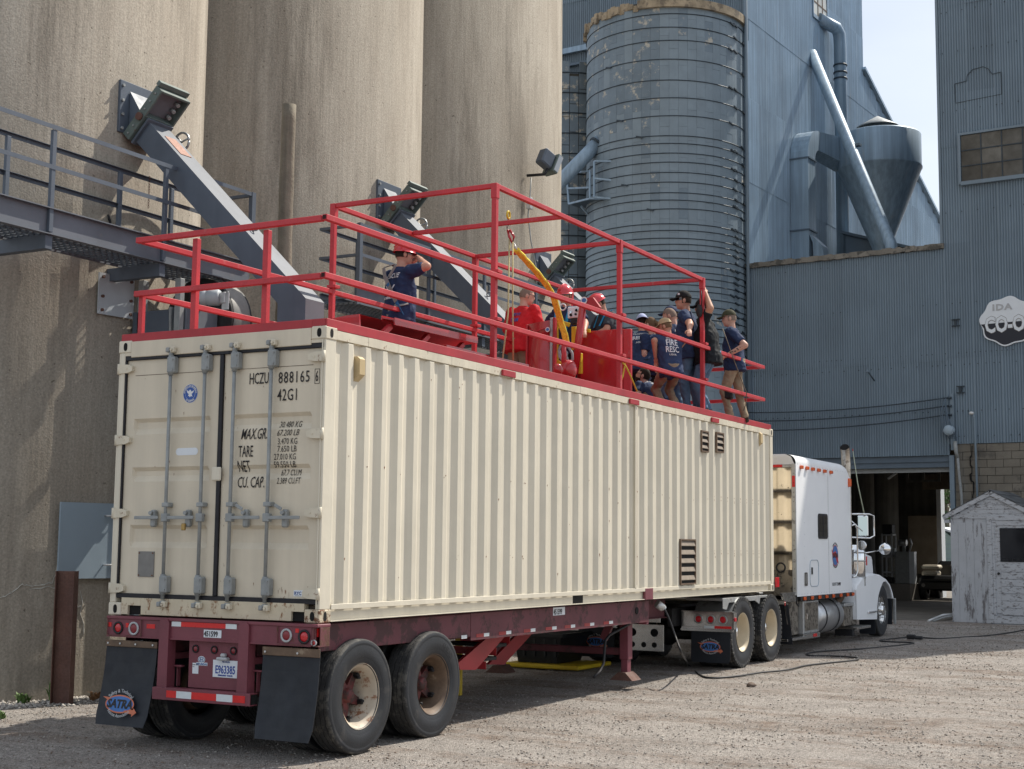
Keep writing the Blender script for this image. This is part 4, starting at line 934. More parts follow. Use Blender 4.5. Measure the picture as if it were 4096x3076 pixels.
# HYUNDAI sticker, paper label, licence plate
b = MB(); b.add([(-1.285 + .042 * math.cos(a), .003, .818 + .030 * math.sin(a)) for a in [2 * PI * i / 24 for i in range(24)]], [tuple(range(24))]); b.box((-1.345, .002, .765), (-1.215, .0035, .792)); hs = b.obj('maker_sticker', 'white_plate', tr)
hm = mat('sticker_blue', (0.10, 0.17, 0.33), .5, var=0)
b = MB(); b.tube([(-1.285 + .033 * math.cos(a), .0015, .818 + .021 * math.sin(a)) for a in [2 * PI * i / 20 for i in range(21)]], .003, 4); b.bar((-1.300, .0015, .806), (-1.293, .0015, .830), .005, .006).bar((-1.277, .0015, .806), (-1.270, .0015, .830), .005, .006).bar((-1.297, .0015, .815), (-1.274, .0015, .821), .005, .005).obj('emblem', hm, hs)
lettering('HYUNDAI', .026, (-1.342, .001, .769), (1, 0, 0), (0, 0, 1), hm, hs, sx=1.05, bold=.001)
cb((-1.387, .002, .690), (-1.318, .0045, .785), 'paper_label', 'white_plate', 0)
lettering('E1 RYC  INSP', .010, (-1.383, .001, .765), (1, 0, 0), (0, 0, 1), 'black_print', tr); lettering('2024', .010, (-1.383, .001, .748), (1, 0, 0), (0, 0, 1), 'grey_print', tr)
b = MB(); b.box((-1.147, -.004, .672), (-.838, .000, .824), 0, .002); lp = b.obj('licence_plate', 'white_plate', tr)
pb = mat('plate_blue', (0.035, 0.075, 0.30), .4, var=0)
lettering('E963385', .098, (-1.118, -.0055, .708), (1, 0, 0), (0, 0, 1), pb, lp, sx=.665, bold=.002)
lettering('PERMANENT TRAILER', .020, (-1.085, -.0055, .684), (1, 0, 0), (0, 0, 1), pb, lp, sx=.85, bold=.0006); lettering('MICHIGAN', .022, (-1.04, -.0055, .802), (1, 0, 0), (0, 0, 1), pb, lp, sx=.8)
cb((-1.075, -.055, .825), (-.955, .0, .852), 'plate_lamp', 'grey_print', .008); cb((-1.04, -.045, .8525), (-.985, .0, .885), 'plate_lamp', 'grey_print', .01)
# main beams
for x in (-1.70, -.74):
    b = MB(); b.box((x - .008, .10, .86), (x + .008, 9.4, 1.165)).box((x - .06, .10, .85), (x + .06, 9.4, .8595)).box((x - .06, .10, 1.1655), (x + .06, 9.4, 1.176)); b.obj('main_beam', 'maroon_shaded', tr)
b = MB()
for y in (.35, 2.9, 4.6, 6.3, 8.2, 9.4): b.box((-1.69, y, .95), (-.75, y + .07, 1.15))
b.obj('crossmember', 'maroon_shaded', tr)
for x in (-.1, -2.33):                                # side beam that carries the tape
    b = MB(); b.box((x - .008, 2.75, .90), (x + .008, 7.35, 1.165)); b.box((x - .05, 2.75, .892), (x + .009, 7.35, .8995)); b.obj('side_beam', 'maroon_shaded', tr)
    cb((x - .006, .14, .93), (x + .006, 2.748, 1.165), 'side_beam_rear', 'maroon_shaded')
for i, y in enumerate((2.56, 3.02, 3.50, 4.06, 4.58, 5.06, 5.58, 6.12)):
    if i: cb((-.0915, y - .16, .918), (-.0895, y - .005, .952), 'reflector_tape', mat('tape_red_dirty', (.28, .03, .03), .5, var=.1) if 'tape_red_dirty' not in bpy.data.materials else bpy.data.materials['tape_red_dirty'], 0)
    cb((-.0915, y, .918), (-.0895, y + .11, .952), 'reflector_tape', 'tape_white', 0)
cb((-.0915, 4.60, 1.075), (-.0895, 4.90, 1.165), 'number_plate', 'white_plate', 0)
lettering('451599', .085, (-.0885, 4.61, 1.085), (0, 1, 0), (0, 0, 1), 'black_print', tr, sx=.84, bold=.002)
cb((-1.74, .02, .80), (-1.66, 2.7, .86), 'suspension_rail', 'maroon'); cb((-.78, .02, .80), (-.70, 2.7, .86), 'suspension_rail', 'maroon')
# landing gear
for x in (-.30, -2.14):
    g_ = MB(); g_.box((x - .06, 7.02, .42), (x + .06, 7.16, 1.16), 0, .006).box((x - .045, 7.035, .25), (x + .045, 7.145, .43), 0, .004); lg = g_.obj('landing_leg', 'maroon', tr)
    MB().prism([(x - .05, 6.95, .26), (x - .16, 6.93, .16), (x + .16, 6.93, .16), (x + .05, 6.95, .26)], (0, .28, 0)).obj('foot', 'rust_post', lg)
    MB().bar((x - .10, 7.09, 1.14), (x - .32, 7.09, .66), .05, .10).obj('brace', 'maroon', lg)
MB().box((-2.08, 7.06, .47), (-.36, 7.12, .56), 0, .01).obj('leg_cross_tube', 'maroon_shaded', tr)
b = MB(); b.tube([(-.16, 7.4, 1.0), (-.2, 7.1, .90), (-.24, 6.45, .76), (-.25, 6.35, .70), (-.25, 6.30, .42), (-.25, 6.2, .33), (-.25, 6.02, .27)], .018, 8); b.obj('crank_handle', 'rubber', tr)
cb((-.22, 7.3, .86), (-.10, 7.36, 1.165), 'gear_box_bracket', 'maroon'); MB().cyl((-.18, 6.95, 1.05), (-.08, 6.95, 1.05), .045, n=12).obj('dark_port', 'dark', tr)
# mud flaps, with hanger strips
def logo_on(parent, c, xd, yd, s, txtmat='white_print', dim=False):
    """association emblem: blue oval, orange ring with an arrow, black lettering, arc text"""
    c = Vector(c); xd = Vector(xd).normalized(); yd = Vector(yd).normalized(); n = xd.cross(yd)
    def ov(rx, ry, o, k=40): return [c + xd * (rx * math.cos(2 * PI * i / k)) + yd * (ry * math.sin(2 * PI * i / k)) + n * o for i in range(k)]
    b = MB(); b.add(ov(.165 * s, .078 * s, .0010), [tuple(range(40))], 0); b.add(ov(.152 * s, .066 * s, .0018), [tuple(range(40))], 1)
    def Q(pts, o, mi): b.add([c + xd * x * s + yd * y * s + n * o for x, y in pts], [tuple(range(len(pts)))], mi)
    Q([(-.205, .055), (-.14, .028), (-.115, .035), (-.13, .052)], .0022, 0); Q([(.060, -.052), (.165, -.040), (.168, -.026), (.205, -.062), (.155, -.100), (.156, -.078), (.07, -.07)], .0022, 0)
    e = b.obj('emblem', ['orange_logo', 'blue_logo'], parent)
    lettering('SATRA', .098 * s, c + n * .003 - yd * .032 * s, xd, yd, 'black_print', e, sx=.98, shear=.15, bold=.004 * s, align='CENTER')
    lettering('Safety & Technical', .046 * s, c + n * .0015 - yd * .055 * s, xd, yd, txtmat, e, align='CENTER', arc=(.165 * s * 1.0, .93), bold=.0005 * s, sx=.82)
    lettering('Rescue Association', .046 * s, c + n * .0015 + yd * .052 * s, xd, yd, txtmat, e, align='CENTER', arc=(-.178 * s, .93), bold=.0005 * s, sx=.80)
def flap(x0, x1, zt, zb, y, label=None, logo=None, slant=.0, name='mudflap', parent=tr, lean=-.10):
    b = MB(); n = 8; vs = []
    for i in range(n + 1):
        t_ = i / n; z = zt + (zb - zt) * t_; yy = y + lean * t_ ** 2; xs_ = slant * t_; c = .02 if i == n else 0
        vs += [(x0 + xs_ + c, yy, z), (x1 + xs_ - c, yy, z), (x1 + xs_ - c, yy + .008, z), (x0 + xs_ + c, yy + .008, z)]
    fs = []
    for i in range(n):
        a = i * 4
        for q in range(4): fs.append((a + q, a + (q + 1) % 4, a + 4 + (q + 1) % 4, a + 4 + q))
    fs += [(0, 1, 2, 3), (n * 4, n * 4 + 3, n * 4 + 2, n * 4 + 1)]; b.add(vs, fs)
    f = b.obj(name, 'flap', parent)
    if label: f['label'] = label
    return f
f1 = flap(-2.40, -1.78, .94, .19, -.03, 'left mudflap with the oval emblem', slant=-.03); f2 = flap(-.565, .045, .96, .19, -.03, 'right plain mudflap', slant=-.01)
cb((-2.40, -.045, .895), (-1.775, -.031, .955), 'flap_hanger', 'rim_brown'); cb((-.565, -.045, .895), (.05, -.031, .968), 'flap_hanger', 'rim_brown')
for x in (-2.37, -2.22, -2.03, -1.82, -.53, -.18): MB().cyl((x, -.046, .925), (x, -.054, .925), .009, n=8).obj('bolt', 'galv_lt', tr)
logo_on(f1, (-2.13, -.118, .385), (1, 0, 0), (0, .2, 1), 1.06, 'grey_print')

# =================================================================== wheels
M['hub_red'] = mat('hub_red_paint', (0.11, 0.022, 0.022), .6, var=.2, vs=8, dirt=(.04, .03, .027), damt=.8, ds=9, dth=.47)
def tyre_mesh(r, w, kind, n=120):
    hw = w / 2; b = MB()
    side = [(r * .545, -hw * .72), (r * .56, -hw * .88), (r * .60, -hw * .95), (r * .66, -hw * 1.0), (r * .675, -hw * 1.01), (r * .68, -hw * 1.02), (r * .80, -hw * 1.03), (r * .88, -hw * .99), (r * .905, -hw * .975), (r * .91, -hw * .985), (r * .935, -hw * .97)]
    sh = [(r * .965, -hw * .945), (r * .988, -hw * .90)]
    if kind == 'rib':
        ribs = []; gw = .006; 
        for c in (-.30, -.10, .10, .30): ribs.append(c * w)
        tread = [(r * .996, -hw * .80)]
        for c in ribs: tread += [(r, c - gw), (r - .013, c - gw * .6), (r - .013, c + gw * .6), (r, c + gw)]
        tread += [(r * .996, hw * .80)]
    else: tread = [(r * .985, -hw * .8), (r * .985, 0), (r * .985, hw * .8)]
    left = side + sh; right = [(a, -h) for a, h in reversed(left)]
    prof = left + tread + right; iT0, iT1 = len(left), len(left) + len(tread)
    def jit(i, j): return (.0035 if (j // 2) % 2 else -.0035) if (kind == 'rib' and iT0 < i < iT1 - 1) else 0
    b.lathe(prof, (0, 0, 0), (1, 0, 0), n, 0, True, jit=jit)
    q = len(prof); ns = len(left) - 2
    for j in range(n):
        for i in range(q - 1):
            if ns <= i < q - 1 - ns: b.m[j * (q - 1) + i] = 1
            if iT0 <= i < iT1 - 1: b.sm[j * (q - 1) + i] = False
    if kind == 'lug':
        for j in range(46):
            a = 2 * PI * j / 46; 
            for c, ww, off in ((-.40, .20, 0), (-.14, .20, .5), (.14, .20, 0), (.40, .20, .5)):
                aa = a + off * 2 * PI / 46; M4 = Matrix.Rotation(aa, 4, 'X') @ Matrix.Translation((c * w, 0, r - .009))
                b.box((-ww * w / 2, -.024, -.012), (ww * w / 2, .024, .010), 1, .004, M4)
            for s in (-1, 1):                         # shoulder lugs
                M4 = Matrix.Rotation(a + (.25 + .25 * s) * 2 * PI / 46, 4, 'X') @ Matrix.Translation((s * hw * .93, 0, r * .962))
                b.box((-.012, -.022, -.025), (.010, .022, .020), 1, .005, M4)
    return b.mesh('tyre', ['tyre', 'tread'])
TY = tyre_mesh(.508, .262, 'rib'); TYL = tyre_mesh(.522, .270, 'lug')
def rim_mesh(kind, mt):
    b = MB(); r = .289; mats = [mt, 'hub_red', 'rubber', 'chrome', 'dark']
    if kind == 'spoke':                               # open demountable rim
        b.lathe([(r, .120), (r + .004, .124), (r - .004, .112), (r - .030, .095), (r - .034, .04), (r - .052, .015), (r - .055, -.05), (r - .068, -.09), (r - .07, -.13)], (0, 0, 0), (1, 0, 0), 64, 0)
        for k in range(10): b.lathe([(r - .0695, -.13), (.10, -.14)], (0, 0, 0), (1, 0, 0), 48, 4) if k == 0 else None
        b.lathe([(0, .02), (.05, .015), (.062, 0), (.068, -.03), (.095, -.06), (.10, -.14)], (0, 0, 0), (1, 0, 0), 28, 1)
        for k in range(5):
            a = 2 * PI * k / 5 + .3; M4 = Matrix.Rotation(a, 4, 'X')
            b.add([M4 @ Vector(q) for q in ((-.03, -.05, .06), (-.03, .05, .06), (-.045, .035, .215), (-.045, -.035, .215), (-.12, -.05, .06), (-.12, .05, .06), (-.12, .035, .215), (-.12, -.035, .215))], [(0, 1, 2, 3), (0, 3, 7, 4), (1, 5, 6, 2), (3, 2, 6, 7)], 1)
            b.box((-.06, -.022, .195), (.005, .022, .232), 2, .006, M4); b.cyl(M4 @ Vector((-.02, 0, .19)), M4 @ Vector((.03, 0, .19)), .012, n=6, mi=2)
    else:
        b.lathe([(r, .125), (r + .004, .130), (r - .006, .120), (r - .028, .10), (r - .034, .03), (r - .05, .01), (r - .054, -.03), (r - .085, -.055), (.165, -.065), (.11, -.062), (.10, -.05)], (0, 0, 0), (1, 0, 0), 72, 0)
        b.lathe([(0, .05), (.06, .045), (.092, .02), (.105, -.02), (.11, -.062)], (0, 0, 0), (1, 0, 0), 32, 3)
        for k in range(10):
            a = 2 * PI * k / 10; p = Vector((-.062, math.cos(a) * .14, math.sin(a) * .14)); b.cyl(p, p + Vector((.03, 0, 0)), .015, n=6, mi=3)
    return b.mesh('rim', mats)
RMS = [rim_mesh('spoke', 'rim_rust'), rim_mesh('spoke', 'rim_brown')]; RMD = rim_mesh('disc', 'rim_cream')
def wheel(x, y, z, tm, rm, parent, ry=0, lab=None):
    w = bpy.data.objects.new('wheel', None); COL.objects.link(w); w.parent = parent; w.location = Vector((x, y, z)) - wloc(parent)
    w.rotation_euler = (ry, 0, 0)
    if lab: w['label'] = lab
    for nm, me in (('tyre', tm), ('rim', rm)):
        o = bpy.data.objects.new(nm, me); COL.objects.link(o); o.parent = w
    return w
for k, y in enumerate((.672, 1.905)):
    z = .505 + gz(y)
    wheel(-.131, y, z, TY, RMS[k], tr, .3 + k, ('near rear wheel with peeling pale rusty rim', 'near front wheel with brown rusty rim')[k])
    wheel(-.131 - .335, y, z, TY, RMS[1], tr, 1.1)
    a = wheel(-CWD + .131, y, z, TY, RMS[1], tr, .2); a.scale = (-1, 1, 1)
    a = wheel(-CWD + .131 + .335, y, z, TY, RMS[1], tr, .9); a.scale = (-1, 1, 1)
    MB().cyl((-2.2, y, z), (-.24, y, z), .065, n=14).obj('axle', 'maroon2', tr)
    MB().box((-1.72, y - .08, z), (-1.62, y + .08, .80), 0, .01).box((-.82, y - .08, z), (-.72, y + .08, .80), 0, .01).obj('spring_hanger', 'maroon2', tr)
# raised sidewall lettering on the near front tyre
lettering('AHEAD', .066, (.0035, 1.905, .505 + gz(1.9)), (0, .80, -.6), (0, .6, .80), 'rubber', tr, align='CENTER', arc=.372, bold=.002, depth=.003).location.x += .0

# =================================================================== road tractor
tk = thing('semi_truck', 'white long-nose semi truck with tall sleeper, coupled under the front of the container', 'truck', (-1.2, 14, 0))
GZ = gz(14)
def kb(a, b_, name, mt, bev=.006, parent=None): return MB().box(a, b_, 0, bev).obj(name, mt, parent or tk)
SX0, SX1, SY0, SY1 = -2.44, -.012, 13.40, 16.84
# sleeper shell: rounded at roof edge, front upper corner swept
def sl_prof(y):                                       # (x, z) outline half
    f = max(0, (y - 16.35) / .49); dz = .16 * f * f
    return dz
b = MB(); ys = [SY0, 13.5, 14.5, 15.5, 16.2, 16.4, 16.55, 16.7, 16.80, SY1]; rings = []
for y in ys:
    dz = sl_prof(y); inn = .03 * max(0, (y - 16.5) / .34)
    o = []
    R_ = .16
    for i in range(7):
        a = PI / 2 * i / 6; o.append((SX1 - inn - R_ + R_ * math.cos(a), y, 3.30 - dz + .145 * math.sin(a)))
    o = [(SX1 - inn, y, 1.06)] + o
    left = [(SX0 + SX1 - x, yy, z) for x, yy, z in reversed(o)]; rings.append(o + left)
n = len(rings[0]); vs = [p for r_ in rings for p in r_]
b.add(vs, [(j * n + i, j * n + i + 1, (j + 1) * n + i + 1, (j + 1) * n + i) for j in range(len(ys) - 1) for i in range(n - 1)], 0, True)
o_ = len(b.v); b.add(rings[-1], [tuple(range(n))], 0)
b.obj('sleeper_body', 'white_truck', tk)
kb((SX0 + .02, SY0 + .003, 1.07), (SX1 - .02, SY0 + .05, 1.50), 'back_panel_lower', 'mirror_dirty', .002)
kb((SX0 + .05, SY0 + .002, 1.5015), (SX1 - .075, SY0 + .05, 3.22), 'back_panel', 'mirror_steel', .002)
for x0, x1, z0, z1 in ((SX0 + .0, SX0 + .05, 1.5015, 3.28), (SX1 - .075, SX1 - .002, 1.08, 3.28)): kb((x0, SY0 - .02, z0), (x1, SY0 + .05, z1), 'back_trim', 'alu_dull', .006)
kb((SX0 + .051, SY0 - .018, 3.221), (SX1 - .076, SY0 + .05, 3.27), 'back_trim', 'alu_dull', .004)
b = MB(); b.lathe([(0, 0), (.10, .03), (.15, .10), (.15, .16)], (0, 0, 0), (0, 0, 1), 4)
b = MB(); R_ = .16
b.add([(SX0 + .02, SY0 - .004, 3.27), (SX1 - .02, SY0 - .004, 3.27), (SX1 - .06, SY0 - .06, 3.40), (SX1 - .16, SY0 - .075, 3.445), (SX0 + .16, SY0 - .075, 3.445), (SX0 + .06, SY0 - .06, 3.40)], [(0, 1, 2, 5), (2, 3, 4, 5)], 0, True)
b.add([(SX0 + .16, SY0 - .075, 3.445), (SX1 - .16, SY0 - .075, 3.445), (SX1 - .16, SY0 + .01, 3.447), (SX0 + .16, SY0 + .01, 3.447)], [(0, 1, 2, 3)]); b.obj('roof_lip', 'white_truck', tk)
for z in np.arange(1.2, 3.2, .16): MB().cyl((SX1 - .035, SY0 - .021, z), (SX1 - .035, SY0 - .026, z), .006, n=6).obj('rivet', 'rubber', tk)
kb((-.45, SY0 - .022, 3.225), (-.24, SY0 - .0185, 3.27), 'reflector_tape', 'tape_red', 0); kb((-.072, SY0 - .024, 2.89), (-.02, SY0 - .0205, 3.08), 'reflector_tape', 'tape_red', 0)
b = MB(); b.tube([(-.29 + .075 * math.cos(a), SY0 - .005, 1.54 + .075 * math.sin(a)) for a in [2 * PI * i / 24 for i in range(25)]], .013, 8); b.obj('porthole_ring', 'rubber', tk)
kb((-1.7, SY0 - .02, 1.7), (-.8, SY0 - .0, 1.75), 'grab_bar', 'chrome')
b = MB()                                              # hoses behind the sleeper
for q in range(3):
    x = -.62 - .10 * q; b.tube([(x, SY0 - .01, 2.5), (x + .03, SY0 - .10, 2.0), (x + .12, SY0 - .16, 1.55), (x + .05, SY0 - .3, 1.2), (x - .1, SY0 - .9, 1.12)], .016, 8)
b.obj('air_hose', 'rubber', tk)
# side details
for y in (15.26,): kb((SX1 - .001, y - .004, 1.07), (SX1 + .002, y + .004, 3.29), 'panel_joint', 'grey_plate', 0)
b = MB()
def rrect(y0, y1, z0, z1, r, x, n=6):
    pts = []
    for cy, cz, a0 in ((y1 - r, z1 - r, 0), (y0 + r, z1 - r, PI / 2), (y0 + r, z0 + r, PI), (y1 - r, z0 + r, 3 * PI / 2)):
        for i in range(n + 1): a = a0 + PI / 2 * i / n; pts.append((x, cy + r * math.cos(a), cz + r * math.sin(a)))
    return pts
o1 = rrect(14.62, 15.19, 2.035, 2.475, .06, SX1 + .001); b.prism(o1, (.012, 0, 0)); wf = b.obj('sleeper_window', 'rubber', tk)
MB().prism(rrect(14.66, 15.15, 2.075, 2.435, .04, SX1 + .0135), (.001, 0, 0)).obj('pane', mat('dark_glass', (0.01, 0.012, 0.015), .05, var=0, coat=1), wf)
kb((SX1 + .0145, 14.89, 2.07), (SX1 + .02, 14.91, 2.44), 'window_bar', 'rubber', 0, wf)
b = MB(); hp = rrect(14.12, 14.62, 1.215, 1.665, .10, SX1 + .004); b.tube(hp + [hp[0]], .006, 5, ref=(1, 0, 0)); hd = b.obj('hatch_door', 'panel_blue', tk)
kb((SX1 + .002, 14.20, 1.42), (SX1 + .014, 14.26, 1.54), 'latch', 'rubber', .003, hd)
b = MB(); b.prism(rrect(13.78, 13.96, 1.23, 1.46, .03, SX1 + .001), (.012, 0, 0)); l_ = b.obj('latch_plate', 'alu', tk); kb((SX1 + .013, 13.82, 1.27), (SX1 + .018, 13.93, 1.43), 'latch_recess', 'grey_plate', 0, l_)
for i, y in enumerate((13.66, 13.98, 14.31, 14.66, 15.02, 15.41)):
    f = MB(); f.box((SX1 - .001, y - .055, 3.205), (SX1 + .045, y + .055, 3.265), 0, .010); f.obj('marker_light', 'orange', tk)
MB().box((SX1 - .04, 16.60, 3.02), (SX1 + .04, 16.70, 3.18), 0, .02).obj('marker_light', 'orange', tk)
kb((SX1 - .06, 13.62, .985), (SX1 - .005, 16.86, 1.058), 'light_bar', 'rubber', .003)
for y in (13.80, 14.22, 14.65, 15.08, 15.50, 15.98, 16.42, 16.78): kb((SX1 - .006, y - .06, .99), (SX1 + .022, y + .06, 1.052), 'marker_light', 'orange', .008)
b = MB(); 
for y in np.arange(13.5, 16.8, .16): b.cyl((SX1, y, 1.10), (SX1 + .004, y, 1.10), .005, n=5); b.cyl((SX1, y, 3.285), (SX1 + .004, y, 3.285), .005, n=5)
for z in np.arange(1.3, 3.2, .2): b.cyl((SX1, 13.96 - .12 * (z > 1.6), z), (SX1 + .003, 13.96 - .12 * (z > 1.6), z), .005, n=5)
b.obj('rivets', 'panel_blue', tk, kind='stuff')
# emblem on the sleeper
def em(parent, c, s):
    c = Vector(c); b = MB()
    def ov(ry, rz, o, k=36): return [c + Vector((o, ry * math.cos(2 * PI * i / k), rz * math.sin(2 * PI * i / k))) for i in range(k)]
    b.add(ov(.20 * s, .20 * s, .002), [tuple(range(36))], 0); b.add(ov(.185 * s, .185 * s, .003), [tuple(range(36))], 1)
    b.add([c + Vector((.004, y * s, z * s)) for y, z in ((-.25, .12), (-.13, .05), (.0, .09), (.12, .02), (.22, -.16), (.09, -.12), (-.02, .0), (-.14, -.03))], [tuple(range(8))], 0)
    e = b.obj('emblem', [mat('emblem_red', (0.45, 0.03, 0.04), .4, var=0), 'blue_logo'], parent)
    lettering('SATRA', .12 * s, c + Vector((.006, 0, -.04 * s)), (0, 1, 0), (0, 0, 1), 'black_print', e, align='CENTER', bold=.003, sx=.9)
    lettering('Safety & Technical', .06 * s, c + Vector((.003, 0, 0)), (0, 1, 0), (0, 0, 1), 'black_print', e, align='CENTER', arc=.215 * s, sx=.75)
    lettering('Rescue Association', .06 * s, c + Vector((.003, 0, 0)), (0, 1, 0), (0, 0, 1), 'black_print', e, align='CENTER', arc=-.235 * s, sx=.75)
em(tk, (SX1 + .001, 15.66, 1.74), .95)
lettering('US DOT 2134898', .085, (SX1 + .003, 15.45, 1.20), (0, 1, 0), (0, 0, 1), 'black_print', tk, sx=.85)
# cab and hood ahead of the sleeper
b = MB()
prof = [(16.86, 1.0), (16.86, 2.75), (17.15, 2.80), (17.45, 2.72), (18.15, 1.98), (20.6, 1.78), (21.25, 1.72), (21.35, 1.45), (21.35, .62), (18.3, .62), (17.9, 1.0)]
b.prism([(-1.72, y, z) for y, z in ((18.15, 1.98), (20.2, 1.78), (20.85, 1.70), (20.95, 1.45), (20.95, .62), (18.15, .62))], (1.0, 0, 0)); b.obj('hood', 'white_truck', tk)
MB().prism([(-1.85, 16.86, .95), (-1.85, 16.86, 2.78), (-1.85, 17.2, 2.80), (-1.85, 17.45, 2.60), (-1.85, 18.05, 1.99), (-1.85, 18.14, .95)], (1.20, 0, 0)).obj('cab', 'white_truck', tk)
kb((-.649, 16.95, 2.05), (-.645, 17.5, 2.5), 'door_glass', mat('cab_glass', (0.01, 0.014, 0.018), .05, var=0, coat=1), 0)
kb((-1.70, 20.96, .75), (-.74, 21.0, 1.65), 'grille', 'chrome'); kb((-2.1, 21.02, .42), (-.70, 21.12, .78), 'front_bumper', 'chrome', .03)
# steer fender, right and left
def fender(x0, x1, nm='front_fender'):
    outer = [(17.02, .54), (16.98, 1.09), (17.10, 1.18), (17.45, 1.29), (17.90, 1.35), (18.4, 1.355), (18.85, 1.325), (19.2, 1.26), (19.52, 1.14), (19.72, .97), (19.80, .86)]
    inner = [(19.72, .86), (19.62, 1.0), (19.45, 1.13), (19.2, 1.22), (18.98, 1.21), (18.75, 1.08), (18.60, .95), (18.5, .75), (18.46, .49)]
    b = MB(); pts = outer + inner; n = len(pts)
    b.prism([(x1 - .03, y, z) for y, z in pts], (.03, 0, 0))
    # top skin, rounded over
    vs = []; m = len(outer)
    for y, z in outer: vs += [(x1, y, z), (x1 - .05, y, z + .03 * (z > 1.0)), (x0, y, z + .04 * (z > 1.0))]
    b.add(vs, [(i * 3 + j, i * 3 + j + 1, i * 3 + j + 4, i * 3 + j + 3) for i in range(m - 1) for j in range(2)], 0, True)
    return b.obj(nm, 'white_truck', tk)
fender(-.55, -.0); fender(-2.44, -1.9)
kb((.001, 17.75, .63), (.035, 18.35, .665), 'fender_lamp', 'chrome', .01)
fl = flap(-.34, -.02, .50, .20, 18.40, name='mudflap', parent=tk, lean=0); 
MB().box((-.36, 19.84, .33), (-.05, 19.86, .85), 0, .004).obj('front_flap', 'flap', tk)
kb((-.02, 19.82, .34), (.03, 19.87, .86), 'flap_edge', 'alu_dull')
# wheels
kw = wheel(-.135, 10.71, .522 + gz(10.7), TYL, RMD, tk, .2, 'near rear drive wheel, cream with chrome hub'); wheel(-.135, 12.03, .522 + gz(12), TYL, RMD, tk, .9, 'near front drive wheel, cream with chrome hub')
for y in (10.71, 12.03):
    wheel(-.135 - .34, y, .522 + gz(y), TYL, RMD, tk, .5); a = wheel(-2.44 + .135, y, .522 + gz(y), TYL, RMD, tk, .3); a.scale = (-1, 1, 1)
    a = wheel(-2.44 + .475, y, .522 + gz(y), TYL, RMD, tk, .7); a.scale = (-1, 1, 1)
    MB().cyl((-2.2, y, .55), (-.3, y, .55), .09, n=14).ball((-1.22, y, .56), .2).obj('axle', 'rubber', tk)
def steer_rim():
    b = MB(); r = .289
    b.lathe([(r, .12), (r + .004, .125), (r - .01, .10), (r - .04, .05), (.235, .03), (.15, .045), (.12, .06), (.115, .10), (.09, .125), (.0, .13)], (0, 0, 0), (1, 0, 0), 48, 0)
    for k in range(10):
        a = 2 * PI * k / 10; p = Vector((.050, math.cos(a) * .20, math.sin(a) * .20)); b.cyl(p, p + Vector((.006, 0, 0)), .022, n=10, mi=1)
        a += .31; p = Vector((.06, math.cos(a) * .143, math.sin(a) * .143)); b.cyl(p, p + Vector((.085, 0, 0)), [.019, .013][0], .013, n=6, mi=2)
    b.lathe([(.10, .10), (.10, .155), (.07, .165), (0, .167)], (0, 0, 0), (1, 0, 0), 24, 2)
    return b.mesh('rim', ['alu', 'dark', 'chrome'])
SR_ = steer_rim()
wheel(-.16, 19.0, .508 + gz(19), TY, SR_, tk, .2, 'steer wheel with chrome lug nuts'); a = wheel(-2.28, 19.0, .508 + gz(19), TY, SR_, tk, .2); a.scale = (-1, 1, 1)
# frame, fifth wheel, rear light panels
for x in (-1.65, -.79): kb((x - .04, 9.75, .70), (x + .04, 18.5, .97), 'frame_rail', 'rubber')
kb((-1.72, 11.0, .985), (-.72, 12.3, 1.03), 'fifth_wheel', 'grey_plate', .02)
b = MB(); b.box((-1.55, 9.78, .33), (-.90, 9.80, .72), 0, .003)
for x, z, r_ in ((-1.40, .60, .06), (-1.05, .60, .06), (-1.40, .42, .04), (-1.22, .42, .04), (-1.05, .42, .04)): b.cyl((x, 9.778, z), (x, 9.776, z), r_, n=18, mi=1, smooth=False)
b.obj('light_plate', ['alu', 'dark'], tk)
kb((-1.55, 9.77, .75), (-.95, 9.79, .90), 'centre_plate', 'alu', .003)
for x0, x1 in ((-.70, .11), (-2.55, -1.74)):
    b = MB(); b.box((x0, 9.98, .70), (x1, 10.0, .925), 0, .004).box((x0, 9.94, .925), (x1 + .0, 10.06, .935), 0, .003).bar((x0, 9.97, .66), (x1, 9.97, .66), .06, .02).box((x1 - .012, 9.98, .68), (x1, 10.12, .92)).box((x0, 9.98, .64), (x1, 9.992, .6995))
    p_ = b.obj('rear_light_panel', 'alu', tk)
    for i in range(3): lamp((x0 + .27 + i * .19, 9.979, .815), .068, (0, -1, 0), 'tail_lamp', 'alu_dull', 'lens_red', tk, 20)
    kb((x0 + .36, 9.970, .685), (x0 + .52, 9.9785, .722), 'reflector_tape', 'tape_white', 0); kb((x0 + .521, 9.970, .685), (x1 - .03, 9.9785, .722), 'reflector_tape', 'tape_red', 0)
    f = flap(x0 + .15, x1 - .05, .64, .19, 9.985, 'right rear flap of the truck with the oval emblem' if x0 > -1 else 'left rear flap of the truck behind the landing gear', parent=tk, lean=-.02)
    logo_on(f, ((x0 + x1) / 2 + .05, 9.967, .42), (1, 0, 0), (0, 0, 1), 1.05 * .92, 'grey_print')
MB().cyl((.111, 10.05, .82), (.125, 10.05, .82), .03, n=14).obj('side_marker', 'lens_red', tk)
